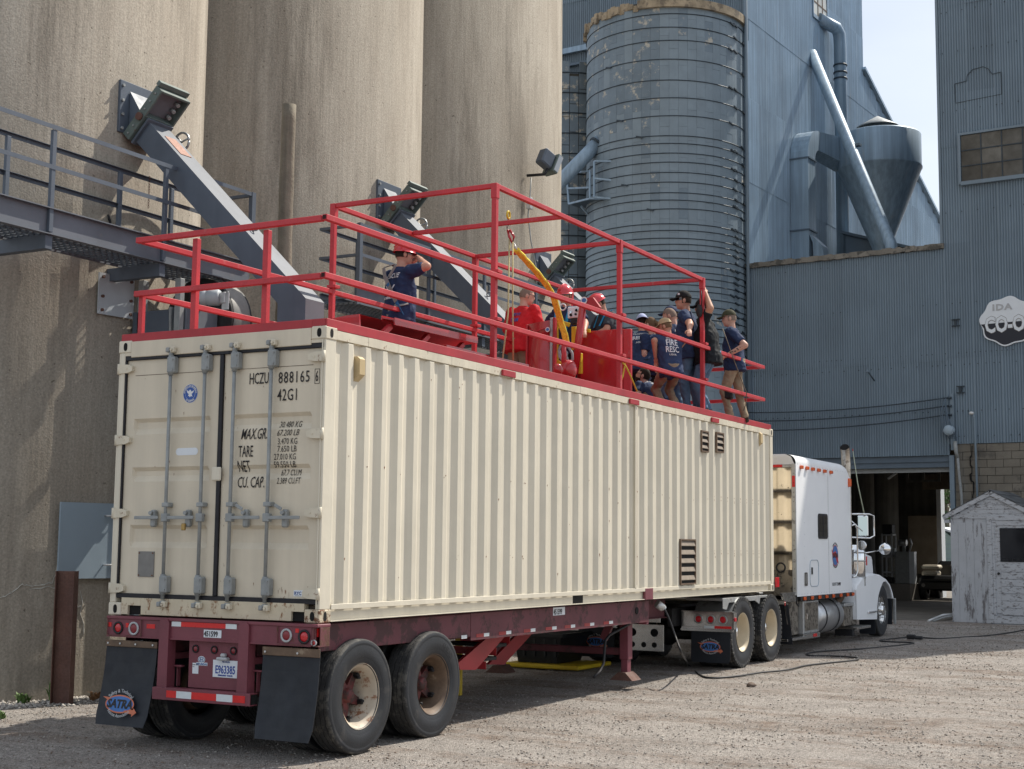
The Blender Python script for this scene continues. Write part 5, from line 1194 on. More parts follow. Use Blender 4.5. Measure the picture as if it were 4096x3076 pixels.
# quarter fenders over the drive wheels
for y in (10.71, 12.03):
    for x0, x1 in ((-.60, -.01), (-2.43, -1.84)):
        b = MB(); c = (y, .54); vs = []; m = 14
        for i in range(m + 1):
            a = R(38) + R(104) * i / m; vs += [(x0, c[0] + .60 * math.cos(a), c[1] + .60 * math.sin(a)), (x1, c[0] + .60 * math.cos(a), c[1] + .60 * math.sin(a))]
        if y > 11 or 1: pass
        b.add(vs, [(i * 2, i * 2 + 1, i * 2 + 3, i * 2 + 2) for i in range(m)], 0, True)
        if y < 11: b.obj('quarter_fender', 'alu_dull', tk)
kb((-.60, 9.9, 1.09), (-.02, 11.9, 1.13), 'fender_plate', 'alu_dull', .006)
b = MB(); b.prism([(-.03, 9.9, 1.10), (-.03, 9.9, .98), (-.03, 10.05, .96), (-.03, 10.15, 1.06), (-.03, 11.3, 1.06), (-.03, 11.5, 1.00), (-.03, 11.55, 1.10)], (.012, 0, 0)); b.obj('fender_skirt', 'alu_dull', tk)
MB().prism([(-.06, 12.62, 1.14), (-.06, 13.40, 1.14), (-.06, 13.40, .985), (-.06, 12.80, .985)], (.03, 0, 0)).obj('deck_side', 'alu', tk)
b = MB(); b.bar((-.30, 12.74, .98), (-.02, 12.74, .98), .05, .05).bar((-.02, 12.76, .98), (-.02, 12.98, .50), .02, .05); b.obj('flap_bracket', 'alu', tk); kb((-.018, 12.74, .93), (-.008, 12.77, 1.0), 'side_marker', 'lens_red')
MB().bar((-.12, 12.80, .96), (-.12, 13.0, .30), .30, .012, up=(0, 1, .3)).obj('mudflap', 'flap', tk)
# boxes, tank and steps under the sleeper
kb((-.62, 12.98, .40), (-.20, 13.38, .76), 'step_box', 'alu_dull'); kb((-.40, 12.90, .345), (-.02, 13.95, .385), 'step_plate', 'alu', .004)
for q in range(5): kb((-.199, 13.0, .43 + q * .06), (-.195, 13.36, .46 + q * .06), 'step_rib', 'grey_plate', 0)
kb((-.62, 13.39, .42), (-.14, 13.86, 1.0), 'deck_box', 'mirror_dirty', .004)
tb = kb((-.62, 13.88, .42), (-.06, 14.76, .975), 'tool_box', 'alu_dull', .01)
kb((-.0595, 13.95, .47), (-.052, 14.70, .94), 'tool_box_door', 'mirror_dirty', .01, tb); kb((-.052, 14.04, .66), (-.040, 14.08, .76), 'latch', 'chrome', .004, tb)
kb((-.60, 13.86, .33), (-.05, 14.80, .418), 'tank_step', 'alu', .004); kb((-.049, 14.40, .35), (-.045, 14.60, .40), 'reflector_tape', 'tape_red', 0)
b = MB(); b.lathe([(0, 0), (.24, 0), (.285, .02), (.305, .06), (.305, 1.44), (.285, 1.48), (.24, 1.50), (0, 1.50)], (-.33, 14.80, .66), (0, 1, 0), 40); ft = b.obj('fuel_tank', 'alu', tk)
ft.data.materials[0] = mat('tank_alu', (0.50, 0.51, 0.52), .33, .85, var=.1, vs=3)
for y in (15.12, 15.90): 
    b = MB(); b.lathe([(.309, 0), (.313, .0), (.313, .055), (.309, .055)], (-.33, y, .66), (0, 1, 0), 40); b.obj('tank_strap', 'rubber', ft)
b = MB(); b.tube([(-.45, 16.25, .95), (-.40, 16.45, .83), (-.36, 16.65, .82), (-.30, 16.85, .90), (-.22, 16.95, 1.1), (-.2, 17.0, 1.5)], .075, 14); b.obj('exhaust_pipe', 'rim_brown', tk)
bb_ = kb((-.55, 16.42, .44), (-.08, 17.28, .80), 'battery_box', 'mirror_dirty', .01); kb((-.56, 16.38, .80), (-.05, 17.32, .86), 'box_lid', 'alu_dull', .008, bb_)
kb((-.36, 16.95, .355), (.02, 17.92, .40), 'cab_step', 'alu', .005); kb((-.4, 16.9, .24), (-.06, 17.05, .354), 'step_bracket', 'rubber')
b = MB()
for q in range(8): b.box((-.34, 17.0 + q * .115, .401), (.015, 17.02 + q * .115, .408))
b.obj('step_tread', 'grey_plate', tk)
# air cleaner, mirrors, horn of chrome, stack, aerial
b = MB(); b.lathe([(0, 0), (.18, 0), (.205, .02), (.205, .68), (.19, .72), (.10, .76), (.09, .80), (0, .80)], (-.20, 17.62, 1.14), (0, 0, 1), 36); ac = b.obj('air_cleaner', 'chrome', tk)
for z in (1.30, 1.62, 1.78): b = MB(); b.lathe([(.207, 0), (.212, .0), (.212, .03), (.207, .03)], (-.20, 17.62, z), (0, 0, 1), 36); b.obj('band', 'alu_dull', ac)
kb((-.01, 17.74, 1.55), (.0, 17.80, 1.72), 'reflector_tape', 'tape_red', 0)
for q in (-.004,):
    b = MB(); b.tube([(-.06, 16.95, 2.30), (-.01, 17.02, 2.33), (.0, 17.10, 2.25), (.0, 17.12, 1.45), (-.03, 17.08, 1.35), (-.06, 16.98, 1.33)], .016, 8); b.obj('grab_handle', 'chrome', tk)
mr = MB(); mr.tube([(-.10, 17.0, 2.52), (.16, 17.40, 2.53), (.22, 17.5, 2.50), (.22, 17.52, 2.12), (.16, 17.40, 2.07), (-.08, 17.0, 2.08)], .016, 8).obj('mirror_arm', 'chrome', tk)
MB().tube([(-.10, 17.05, 2.40), (.12, 17.38, 2.12)], .012, 8).obj('mirror_brace', 'chrome', tk)
b = MB(); Mm = Matrix.Translation((.06, 17.30, 2.30)) @ Matrix.Rotation(R(12), 4, 'Z'); b.box((-.10, -.02, -.20), (.10, .05, .20), 0, .02, Mm); m1 = b.obj('mirror', 'chrome', tk)
MB().box((-.085, -.024, -.18), (.085, -.0205, .18), 0, 0, Mm).obj('mirror_glass', mat('mirror_glass', (.55, .62, .60), .03, 1, var=0), m1)
b = MB(); b.lathe([(0, 0), (.085, .0), (.095, .015), (.08, .05), (0, .07)], (.05, 17.22, 1.93), (.1, 1, 0), 24); m2 = b.obj('spot_mirror', 'chrome', tk); MB().lathe([(0, -.012), (.05, -.008), (.086, -.001)], (.05, 17.22, 1.93), (.1, 1, 0), 24).obj('mirror_glass', 'alu', m2)
b = MB(); b.ball((.16, 18.55, 1.87), (.12, .12, .12), 20, m=12); b.obj('convex_mirror', 'chrome', tk)
MB().tube([(-.22, 17.75, 1.75), (.13, 18.5, 1.85)], .013, 8).obj('mirror_arm', 'chrome', tk)
b = MB(); b.tube([(-.14, 16.93, 1.4), (-.14, 16.93, 3.46), (-.14, 16.91, 3.58), (-.135, 16.87, 3.70), (-.13, 16.80, 3.78)], [.085, .085, .085, .086, .09], 20, caps=False); ex = b.obj('exhaust_stack', mat('stack_steel', (0.50, 0.47, 0.42), .3, .9, var=.2, vs=4, dirt=(0.12, 0.08, 0.05), damt=.6, ds=6, dth=.5), tk)
MB().tube([(-.1315, 16.82, 3.765), (-.130, 16.803, 3.778)], .084, 20).obj('stack_mouth', 'dark', ex)
MB().tube([(.10, 17.25, 2.55), (.03, 17.10, 3.1), (-.02, 16.98, 3.72)], [.012, .010, .007], 6).obj('aerial', mat('fibreglass_green', (.45, .50, .38), .5, var=0), tk)
MB().tube([(-.02, 16.98, 3.72), (-.022, 16.975, 3.76)], .008, 6).obj('aerial_tip', 'tape_red', tk)
kb((-.30, 12.15, 1.125), (-.24, 12.33, 1.155), 'air_line_clip', 'alu_dull')
b = MB(); b.tube([(-.05, 13.46, 1.25), (-.03, 13.45, 1.05), (-.04, 13.44, .95), (-.02, 13.5, .90)], .012, 6).obj('wire_tail', 'rubber', tk)
kb((.0, 12.205, 1.24), (.03, 12.35, 1.40), 'trailer_marker', 'lens_red', .006, tr)

# =================================================================== blue elevator buildings (built in their own axes, 4 degrees off)
M['bl_paint'] = mat('blue_grey_paint', (0.16, 0.212, 0.26), 0.5, var=.08, vs=.8, streak=.06, rnd=.07)
M['bl_side'] = mat('weathered_galvanised_blue', (0.245, 0.335, 0.425), 0.45, .25, var=.12, vs=.7, streak=.22, rnd=.08, dirt=(0.34, 0.37, 0.40), damt=.55, ds=1.6, dth=.60, dvert=.25)
M['bl_stave'] = mat('painted_stave', (0.195, 0.25, 0.295), 0.5, var=.10, vs=2.2, rnd=.045, dirt=(0.42, 0.41, 0.37), damt=.8, ds=2.3, dth=.70)
M['bl_stave_peel'] = mat('painted_stave_peeling', (0.155, 0.205, 0.25), 0.55, var=.12, vs=2.2, rnd=.05, dirt=(0.50, 0.47, 0.40), damt=.9, ds=3.2, dth=.56)
M['bl_dark'] = mat('blue_steel', (0.10, 0.14, 0.185), 0.45, .1, var=.1, vs=2)
M['hoop'] = mat('hoop_steel', (0.035, 0.05, 0.065), 0.5, .2, var=.2, vs=4)
M['cornice'] = mat('crumbling_concrete', (0.33, 0.27, 0.19), 0.9, var=.3, vs=3, bump=.6, bs=14, dirt=(.12, .1, .08), damt=.7, ds=4, dth=.5)
M['parapet'] = mat('parapet_concrete', (0.20, 0.185, 0.16), 0.9, var=.25, vs=2, bump=.5, bs=14, dirt=(.05, .05, .045), damt=.8, ds=3, dth=.52)
M['block'] = mat('concrete_block', (0.165, 0.15, 0.125), 0.92, var=.14, vs=2, fine=.1, bump=.3, bs=40, rnd=.10, dirt=(.07, .065, .06), damt=.6, ds=1.8, dth=.56)
M['apron_c'] = mat('plinth_concrete', (.20, .185, .165), .9, var=.2)
M['mortar'] = mat('mortar', (0.085, 0.08, 0.07), 0.95, var=.1)
M['pane_old'] = mat('old_glass', (0.075, 0.075, 0.07), 0.12, var=.5, vs=2.5, rnd=.5)
M['pane_pale'] = mat('painted_glass', (0.50, 0.50, 0.46), 0.3, var=.1, vs=3, rnd=.15)
def sheet_mesh(w, h, p=.068, amp=.013):
    b = MB(); n = int(round(w / p)); vs = []
    for i in range(n):                                # outward is -y in the mesh: broad crests, narrow grooves
        for fx, y in ((0, amp), (.14, amp * .2), (.32, -amp), (.68, -amp), (.86, amp * .2)): vs += [(i * p + fx * p, y, 0), (i * p + fx * p, y, h)]
    vs += [(n * p, amp, 0), (n * p, amp, h)]; m = len(vs) // 2 - 1
    b.add(vs, [(i * 2, i * 2 + 2, i * 2 + 3, i * 2 + 1) for i in range(m)], 0, False); return b
_sm = {}
def sheets(parent, A, dr, out, L, rows, mt, w=.68, seed=1, skip=None, name='metal_sheet', topf=None):
    """corrugated sheets hung on a wall. A start point (world), dr direction along wall, out = outward normal, rows=[z0,z1,...]"""
    r = random.Random(seed); dr = Vector(dr).normalized(); out = Vector(out).normalized(); ang_ = math.atan2(dr.y, dr.x)
    nc = int(math.ceil(L / w - .001))
    for ri in range(len(rows) - 1):
        z0, z1 = rows[ri], rows[ri + 1]
        for c in range(nc):
            ww = min(w, L - c * w)
            if skip and skip(c * w, z0): continue
            zt = z1 + (.06 if ri < len(rows) - 2 else 0)
            if topf: zt = min(zt, topf(c * w)); 
            if zt - z0 < .1: continue
            key = (round(ww, 3), round(zt - z0, 3), mt)
            if key not in _sm: _sm[key] = sheet_mesh(ww + .03, zt - z0).mesh('metal_sheet', mt)
            p = A + dr * (c * w) + out * (.016 + (.012 if ri % 2 else 0) + r.uniform(0, .006)); p.z = z0
            o = place(name, _sm[key], p, parent); o.rotation_euler = (r.uniform(-.0015, .0015), 0, ang_)
OUT = -BN
# ---- middle building with the truck doorway
mb_ = thing('elevator_building', 'long blue corrugated grain building with the open truck doorway, behind the white truck', 'building', B(-5, 27.5, 0))
MB().box((-7.86, 27.52, 4.30), (-2.40, 27.7, 9.68)).xf(BM).obj('wall', 'bl_dark', mb_)
sheets(mb_, B(-7.86, 27.5, 0), BU, OUT, 5.46, [4.28, 6.72, 9.66], 'bl_paint', seed=3)
b = MB(); rg = random.Random(8); n = 44
for i in range(n):
    a0 = -7.92 + i * 5.56 / n; b.box((a0, 27.38 + rg.uniform(-.01, .01), 9.665 + rg.uniform(-.012, .01)), (a0 + 5.56 / n, 27.75, 9.80 + rg.uniform(-.02, .02)))
b.xf(BM).obj('parapet', 'parapet', mb_)
MB().box((-7.8, 27.75, 9.45), (-2.4, 40, 9.60)).xf(BM).obj('roof', 'parapet', mb_)
MB().box((-7.86, 27.56, 4.12), (-2.26, 27.66, 4.278)).box((-7.86, 27.60, 3.98), (-2.30, 27.72, 4.118)).xf(BM).obj('door_header', 'bl_dark', mb_)
for q in range(5): MB().box((-7.86, 27.67 + q * .02, 3.86 + q * .03), (-2.33, 27.69 + q * .02, 3.885 + q * .03)).xf(BM).obj('rolled_door_slat', 'galv', mb_)
MB().box((-2.36, 27.44, gz(27)), (-2.24, 27.62, 4.27), 0, .004).xf(BM).obj('door_jamb', 'bl_paint', mb_)
# interior of the drive-through
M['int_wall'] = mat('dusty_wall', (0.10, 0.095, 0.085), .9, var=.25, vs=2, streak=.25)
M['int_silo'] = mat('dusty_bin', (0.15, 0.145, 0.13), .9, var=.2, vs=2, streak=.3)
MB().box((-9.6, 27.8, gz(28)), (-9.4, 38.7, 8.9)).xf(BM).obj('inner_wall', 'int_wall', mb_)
F4 = lambda x, y: (3350 + x / 2.965, 1780 + y / 2.965)
FH = lambda x, y: (3400 + x / 3.02, 2100 + y / 3.02)
def ia(p, b_): return atb(*p, 1, b_)
aP = ia(F4(1222, 900), 38.5).x
for p, b__, r_ in ((F4(540, 600), 37.7, .50), (F4(280, 600), 36.4, .42)):
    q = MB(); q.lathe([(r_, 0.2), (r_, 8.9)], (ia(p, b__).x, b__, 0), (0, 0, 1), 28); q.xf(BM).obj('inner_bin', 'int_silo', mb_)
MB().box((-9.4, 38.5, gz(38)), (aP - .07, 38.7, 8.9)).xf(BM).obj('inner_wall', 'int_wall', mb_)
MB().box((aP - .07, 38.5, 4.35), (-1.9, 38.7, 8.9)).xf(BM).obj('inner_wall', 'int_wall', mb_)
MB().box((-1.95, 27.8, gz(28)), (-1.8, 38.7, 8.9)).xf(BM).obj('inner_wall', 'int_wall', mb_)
MB().box((aP - .069, 38.3, gz(38)), (aP + .08, 38.72, 4.1)).xf(BM).obj('exit_post', 'white_plate', mb_)
MB().box((aP - .5, 38.2, 3.85), (aP + 3.3, 38.35, 4.35)).xf(BM).obj('exit_beam', 'wood', mb_)
for q in range(4): MB().box((-9.4, 29.0 + q * 2.4, 4.5), (-1.96, 29.15 + q * 2.4, 4.75)).xf(BM).obj('ceiling_joist', 'wood', mb_)
c0 = ia(F4(835, 840), 38.2); c1 = ia(F4(1180, 1350), 38.2)
MB().box((c0.x, 38.2, c1.z - .5), (c1.x, 38.26, c0.z)).xf(BM).obj('tan_board', mat('tan_board', (0.27, 0.225, 0.175), .8, var=.2, vs=2), mb_)
c0 = ia(F4(810, 240), 36); c1 = ia(F4(1190, 410), 36)
for x in (c0.x, (c0.x + c1.x) / 2, c1.x): MB().box((x, 36, c1.z), (x + .07, 36.08, 4.7)).xf(BM).obj('hanging_frame', 'int_silo', mb_)
MB().box((c0.x, 36, c1.z - .07), (c1.x + .07, 36.08, c1.z)).xf(BM).obj('hanging_frame', 'int_silo', mb_)
c0 = ia(F4(600, 400), 33); c1 = ia(F4(700, 330), 33); MB().bar(c0, c1, .10, .05).xf(BM).obj('strip_lamp', 'white_plate', mb_)
# things standing inside
def Bx(a, b_, bev=0): return MB().box(a, b_, 0, bev).xf(BM)
plat = Bx((-8.6, 35.4, .27), (-5.93, 37.2, .78)).obj('loading_plinth', 'apron_c'); tag(plat, 'low grey concrete plinth inside the doorway, carrying the cabinets', 'plinth')
t = thing('storage_shelf', 'tall steel shelf with a dark box on top, inside the dark doorway', 'shelf', B(-7.1, 36.2, .78))
s0, s1 = ia(FH(400, 130), 36.2).x, ia(FH(530, 130), 36.2).x
for a_ in (s0, s1 - .04):
    for b__ in (36.0, 36.4): Bx((a_, b__, .78), (a_ + .04, b__ + .04, 2.36)).obj('upright', 'grey_print', t)
for z in (1.1, 1.6, 2.3): Bx((s0, 36.0, z), (s1, 36.44, z + .04)).obj('shelf_board', 'grey_print', t)
Bx((s0 + .1, 36.1, 1.64), (s0 + .4, 36.3, 1.9)).obj('parts_bin', 'galv', t)
tag(Bx((s0 + .02, 36.05, 2.342), (s0 + .34, 36.4, 2.66), .02).obj('dark_crate', 'rubber'), 'dark crate on top of the tall shelf inside the doorway', 'crate')
t = thing('grey_cabinet', 'grey steel cabinet with its pale door open, inside the doorway', 'cabinet', B(-6.4, 36.1, .78))
c0 = ia(FH(545, 320), 36.0); c1 = ia(FH(720, 665), 36.0); c2 = ia(FH(785, 660), 36.0)
Bx((c0.x, 36.0, .785), (c1.x, 36.5, c0.z), .01).obj('cabinet_body', 'galv', t); Bx((c1.x + .01, 35.95, .785), (c2.x, 36.2, c0.z), .005).obj('cabinet_door', 'white_plate', t)
for q, (z, w_) in enumerate(((.80, .55), (1.02, .5), (1.24, .55))):
    tag(Bx((c2.x + .05, 36.5, z), (c2.x + .05 + w_, 37.0, z + .20 - .03 * q), .05).obj('feed_sack', 'cream_worn' if q else 'grey_print'), ('lowest', 'middle', 'top')[q] + ' sack of the small pile inside the doorway, beside the pale cabinet door', 'sack', 'sacks piled inside the doorway')
t = thing('bench_grinder', 'small grey motorised machine standing on the grey cabinet inside the doorway', 'machine', B(-6.4, 36.2, c0.z))
m0 = ia(FH(640, 215), 36.1)
MB().cyl((m0.x, 36.2, c0.z), (m0.x, 36.2, m0.z), .05).xf(BM).obj('column', 'galv', t); MB().cyl((m0.x - .14, 36.1, m0.z), (m0.x + .12, 36.1, m0.z), .10).xf(BM).obj('motor', 'alu_dull', t); MB().tube([(m0.x + .2, 36.1, c0.z), (m0.x + .28, 36.1, c0.z + .25), (m0.x + .22, 36.1, c0.z + .42)], .03).xf(BM).obj('arm', 'galv_lt', t)
t = thing('clutter_box', 'dark tool case standing on the plinth beside the pale cabinet door', 'case', B(-6.7, 35.7, .78)); MB().box((-6.95, 35.6, .785), (-6.55, 35.85, .98), 0, .02).xf(BM).obj('case_body', 'rubber', t); MB().tube([(-6.85, 35.7, .98), (-6.85, 35.7, 1.03), (-6.65, 35.7, 1.03), (-6.65, 35.7, .98)], .012).xf(BM).obj('handle', 'galv', t)
tag(MB().bar((-7.15, 35.7, .79), (-7.4, 35.9, 1.5), .30, .03).xf(BM).obj('leaning_panel', 'galv_lt'), 'grey panel leaning against the tall shelf inside the doorway', 'panel')
u0 = ia(FH(815, 720), 36.3).x
t = thing('utility_cart', 'black open utility cart with knobbly tyres parked inside the doorway', 'cart', B(u0 + .7, 37.0, .28))
def cbx(a0, a1, b0, b1, z0, z1, nm, mt='tub', bev=.03): return MB().box((u0 + a0, b0, z0), (u0 + a1, b1, z1), 0, bev).xf(BM).obj(nm, mt, t)
cbx(.02, 1.38, 36.3, 37.0, .78, 1.04, 'front_hood', bev=.10); cbx(.05, 1.35, 36.25, 36.33, .60, .86, 'front_bumper'); cbx(.2, 1.2, 37.0, 38.3, .55, .85, 'chassis'); cbx(.25, 1.15, 37.5, 37.75, .85, 1.50, 'seat', bev=.12)
for a_ in (.10, 1.30):
    for b__ in (36.6, 38.0):
        q = MB(); q.lathe([(.12, 0), (.27, .02), (.30, .08), (.30, .22), (.27, .28), (.12, .30)], (u0 + a_ - .15, b__, .58), (1, 0, 0), 24); q.xf(BM).obj('tyre', 'rubber', t)
for a_ in (.2, 1.2): MB().cyl((u0 + a_, 36.26, .74), (u0 + a_, 36.245, .74), .06).xf(BM).obj('headlight', 'grey_plate', t)
q = MB(); q.tube([(u0 + .95 + .15 * math.cos(x), 37.2 + .06 * math.sin(x), 1.42 + .13 * math.sin(x)) for x in [2 * PI * i / 20 for i in range(21)]], .014, 6).xf(BM).obj('steering_wheel', 'rubber', t)
# seen through the far exit: pale green house and trees
t = thing('pale_green_house', 'pale green clapboard house with white roof, seen through the far end of the drive-through', 'house', B(-9.5, 52, .4))
hA = ia(F4(1245, 1005), 52); hE = ia(F4(1350, 1095), 52)
q = MB(); q.prism([(hA.x - 3, 52, .3), (hA.x + 3, 52, .3), (hA.x + 3, 52, hE.z - .5), (hE.x, 52, hE.z), (hA.x, 52, hA.z), (hA.x - 3, 52, hE.z - .5)], (0, 5, 0)); q.xf(BM).obj('wall', mat('pale_green_siding', (0.30, 0.40, 0.38), .6, var=.05), t)
for i in range(9): MB().box((hA.x - 3, 51.97, .5 + i * .2), (hA.x + 3, 51.995, .52 + i * .2)).xf(BM).obj('siding_board', 'panel_blue', t)
MB().bar((hA.x, 54.3, hA.z + .08), (hA.x + 3.4, 54.3, hA.z - 1.1), 5.4, .08).xf(BM).obj('roof', 'white_plate', t)

# ---- right tower
tw = thing('elevator_tower', 'tall blue corrugated elevator tower at the right edge, with the round cooperative sign', 'building', B(1.5, 27.5, 0))
q = MB(); q.prism([(-2.40, 27.53, 4.6), (5.3, 27.53, 4.6), (5.3, 27.53, 18.0), (4.03, 27.53, 20.1), (3.15, 27.53, 21.5), (1.45, 27.53, 22.4), (-.25, 27.53, 21.5), (-1.13, 27.53, 20.1), (-2.40, 27.53, 18.0)], (0, 12, 0)); q.xf(BM).obj('wall', 'bl_dark', tw)
sheets(tw, B(-2.40, 27.5, 0), BU, OUT, 7.7, [4.56, 6.78, 9.72, 12.5 - .16, 14.0 - .3, 16.15, 18.5, 20.9, 22.7], 'bl_paint', seed=5, w=.70, topf=lambda d: 18.0 + max(0, min(d, 7.0 - d)) * 1.0)
sheets(tw, B(-2.40, 39.5, 0), -BN, -BU, 12, [9.7, 12.2, 14.7, 17.2, 18.0], 'bl_paint', seed=6, w=.70)
sheets(tw, B(5.3, 27.5, 0), BN, BU, 12, [4.56, 7, 9.5, 12, 14.5, 17, 18.0], 'bl_side', seed=7, w=.70)
MB().box((-2.46, 27.44, 9.8), (-2.395, 27.50, 18.0)).xf(BM).obj('corner_trim', 'bl_paint', tw)
for sgn in (-1, 1):
    MB().bar((1.45 + sgn * 3.84, 33.5, 18.02), (1.45 + sgn * 1.71, 33.5, 21.50), 12.0, .06, up=(0, 0, 1)).xf(BM).obj('roof', 'bl_side', tw); MB().bar((1.45 + sgn * 1.70, 33.5, 21.51), (1.45, 33.5, 22.42), 12.0, .06, up=(0, 0, 1)).xf(BM).obj('roof', 'bl_side', tw)
# patch shape on the wall
pp = [(-1.99, 14.02), (-1.68, 14.05), (-1.66, 14.2), (-1.52, 14.33), (-1.25, 14.36), (-1.12, 14.28), (-1.02, 14.12), (-.80, 14.14), (-.80, 13.55), (-1.97, 13.50)]
q = MB()
for i in range(len(pp)):
    x0, z0 = pp[i]; x1, z1 = pp[(i + 1) % len(pp)]; q.bar((x0, 27.462, z0), (x1, 27.462, z1), .012, .018)
q.xf(BM).obj('patch_seam', 'hoop', tw)
# window, four by three panes
def window(parent, a0, a1, z0, z1, nc, nr, bw, mf='bl_paint', mp_='pane_old', fw=.06):
    f = MB(); f.box((a0 - fw, bw - .05, z0 - fw), (a0, bw + .03, z1 + fw)).box((a1, bw - .05, z0 - fw), (a1 + fw, bw + .03, z1 + fw)).box((a0, bw - .05, z1), (a1, bw + .03, z1 + fw)).box((a0, bw - .08, z0 - fw * 1.6), (a1, bw + .03, z0))
    w_ = f.xf(BM).obj('window', mf, parent)
    for i in range(nc):
        for j in range(nr):
            x0 = a0 + (a1 - a0) * i / nc; x1 = a0 + (a1 - a0) * (i + 1) / nc; y0 = z0 + (z1 - z0) * j / nr; y1 = z0 + (z1 - z0) * (j + 1) / nr
            MB().box((x0 + .014, bw - .004, y0 + .014), (x1 - .014, bw, y1 - .014)).xf(BM).obj('pane', mp_, w_)
    m_ = MB()
    for i in range(1, nc): x = a0 + (a1 - a0) * i / nc; m_.box((x - .012, bw - .022, z0), (x + .012, bw - .005, z1))
    for j in range(1, nr): z = z0 + (z1 - z0) * j / nr; m_.box((a0, bw - .026, z - .012), (a1, bw - .0225, z + .012))
    m_.xf(BM).obj('glazing_bars', 'hoop', w_); return w_
window(tw, -1.87, .22, 11.36, 12.60, 4, 3, 27.43)
# block wall below the tower: every block a piece
MB().box((-2.24, 27.54, gz(27)), (5.3, 27.72, 4.555)).xf(BM).obj('mortar_bed', 'mortar', tw)
bm_ = {}
nb = 0
for j in range(21):
    z0 = 4.55 - (j + 1) * .203
    if z0 < .15: break
    a0 = -2.235 - (.2 if j % 2 else 0)
    for i in range(11 if j < 21 else 5):
        x0 = max(-2.235, a0 + i * .406); x1 = min(a0 + (i + 1) * .406, 2.4)
        if x1 - x0 < .06: continue
        if i > 6 and z0 < 2.0: continue
        k_ = round(x1 - x0, 3)
        if k_ not in bm_: bm_[k_] = MB().box((0, 0, 0), (k_ - .010, .05, .193), 0, .004).mesh('block', 'block')
        rgx = random.Random(j * 37 + i); P_ = B(x0 + .005, 27.488 + rgx.uniform(0, .008), z0 + .005)
        if -1.82 < x0 < -1.68 and z0 > 2.9: P_ += BN * .012
        o = place('block', bm_[k_], P_, tw); o.rotation_euler = (0, 0, -BA); nb += 1
q = MB(); cr = [(-1.78, 4.5), (-1.80, 4.25), (-1.84, 4.2), (-1.84, 4.0), (-1.80, 3.98), (-1.80, 3.80), (-1.84, 3.78), (-1.83, 3.62), (-1.77, 3.58), (-1.77, 3.35), (-1.80, 3.2), (-1.76, 3.05), (-1.76, 2.9)]
for i in range(len(cr) - 1):
    w0 = (.012, .03, .012, .028, .012, .03, .045, .04, .03, .022, .02, .025)[i]; q.bar((cr[i][0], 27.478, cr[i][1]), (cr[i + 1][0], 27.478, cr[i + 1][1]), w0, .03)
q.xf(BM).obj('wall_crack', 'dark', tw)
# sign
sg = thing('cooperative_sign', 'round wavy-edged black and white IDA CO-OP sign on the tower wall', 'sign', B(-.80, 27.4, 7.62))
def blob(rx, rz, y, half=None, n=96):
    P_ = []
    for i in range(n):
        a = 2 * PI * i / n; k_ = 1 + .045 * math.cos(8 * a + 1.1); P_.append((-.80 + rx * k_ * math.cos(a), y, 7.63 + rz * k_ * math.sin(a)))
    if half is not None: P_ = [(x, yy, min(z, half + (x + .8) * .02)) for x, yy, z in P_]
    return P_
q = MB(); q.prism(blob(.675, .615, 27.40), (0, .05, 0)); q.xf(BM).obj('sign_board', 'white_plate', sg)
q = MB(); q.add(blob(.64, .58, 27.397, 7.60), [tuple(range(96))]); q.xf(BM).obj('black_field', mat('sign_navy', (0.012, 0.016, 0.028), .35, var=0), sg)
def blet(txt, size, a, z, mt, parent, sx=1, bold=0, b0=27.393, shear=0, sp=1): return lettering(txt, size, B(a, b0, z), BU, (0, 0, 1), mt, parent, sx=sx, bold=bold, depth=.004, shear=shear, space=sp)
blet('CO-OP', .56, -1.36, 7.37, 'grey_plate', sg, .66, .030, 27.3945); blet('CO-OP', .56, -1.36, 7.37, 'white_plate', sg, .66, .018, 27.389)
blet('IDA', .215, -1.17, 7.925, 'grey_print', sg, 1.25, .008, sp=1.15)
# steel brackets, lamps, pipes on the front
def ibolt(a, z, lb):
    t_ = thing('wall_bracket', lb, 'bracket', B(a, 27.4, z), 'dark steel brackets on the wall')
    for d in (-.09, .07): MB().box((a - .10, 27.38, z + d), (a + .10, 27.46, z + d + .02)).xf(BM).obj('flange', 'hoop', t_)
    MB().box((a - .02, 27.40, z - .07), (a + .02, 27.46, z + .07)).xf(BM).obj('web', 'hoop', t_)
ibolt(-2.10, 7.69, 'upper dark steel bracket on the blue wall, left of the round sign'); ibolt(-2.02, 5.95, 'lower dark steel bracket on the blue wall, above the service mast')
t = thing('gooseneck_lamp', 'small pipe with round cap sticking out of the blue wall, middle of the building', 'lamp', B(-4.3, 27.3, 6.4))
MB().tube([(-4.28, 27.44, 6.30), (-4.30, 27.34, 6.36), (-4.37, 27.2, 6.52)], .018, 8).xf(BM).obj('pipe', 'hoop', t); MB().cyl((-4.42, 27.18, 6.50), (-4.34, 27.18, 6.54), .035).xf(BM).obj('cap', 'bl_paint', t)
t = thing('vent_pipe', 'thin pipe with hooded top on the block wall, right of the service mast', 'pipe', B(-1.65, 27.4, .3))
MB().tube([(-1.70, 27.36, 5.30), (-1.68, 27.38, 5.20), (-1.68, 27.40, 4.9), (-1.64, 27.42, .3)], .028, 8).xf(BM).obj('pipe', 'bl_paint', t); MB().ball((-1.74, 27.34, 5.32), (.07, .05, .05)).xf(BM).obj('hood', 'galv_lt', t)
t = thing('service_mast', 'electric service mast with round meter, insulators and looping wires at the corner of the doorway', 'mast', B(-2.2, 27.4, 2.9))
MB().box((-2.30, 27.40, 4.4), (-2.20, 27.46, 5.85), 0, .003).xf(BM).obj('mast_board', 'bl_paint', t)
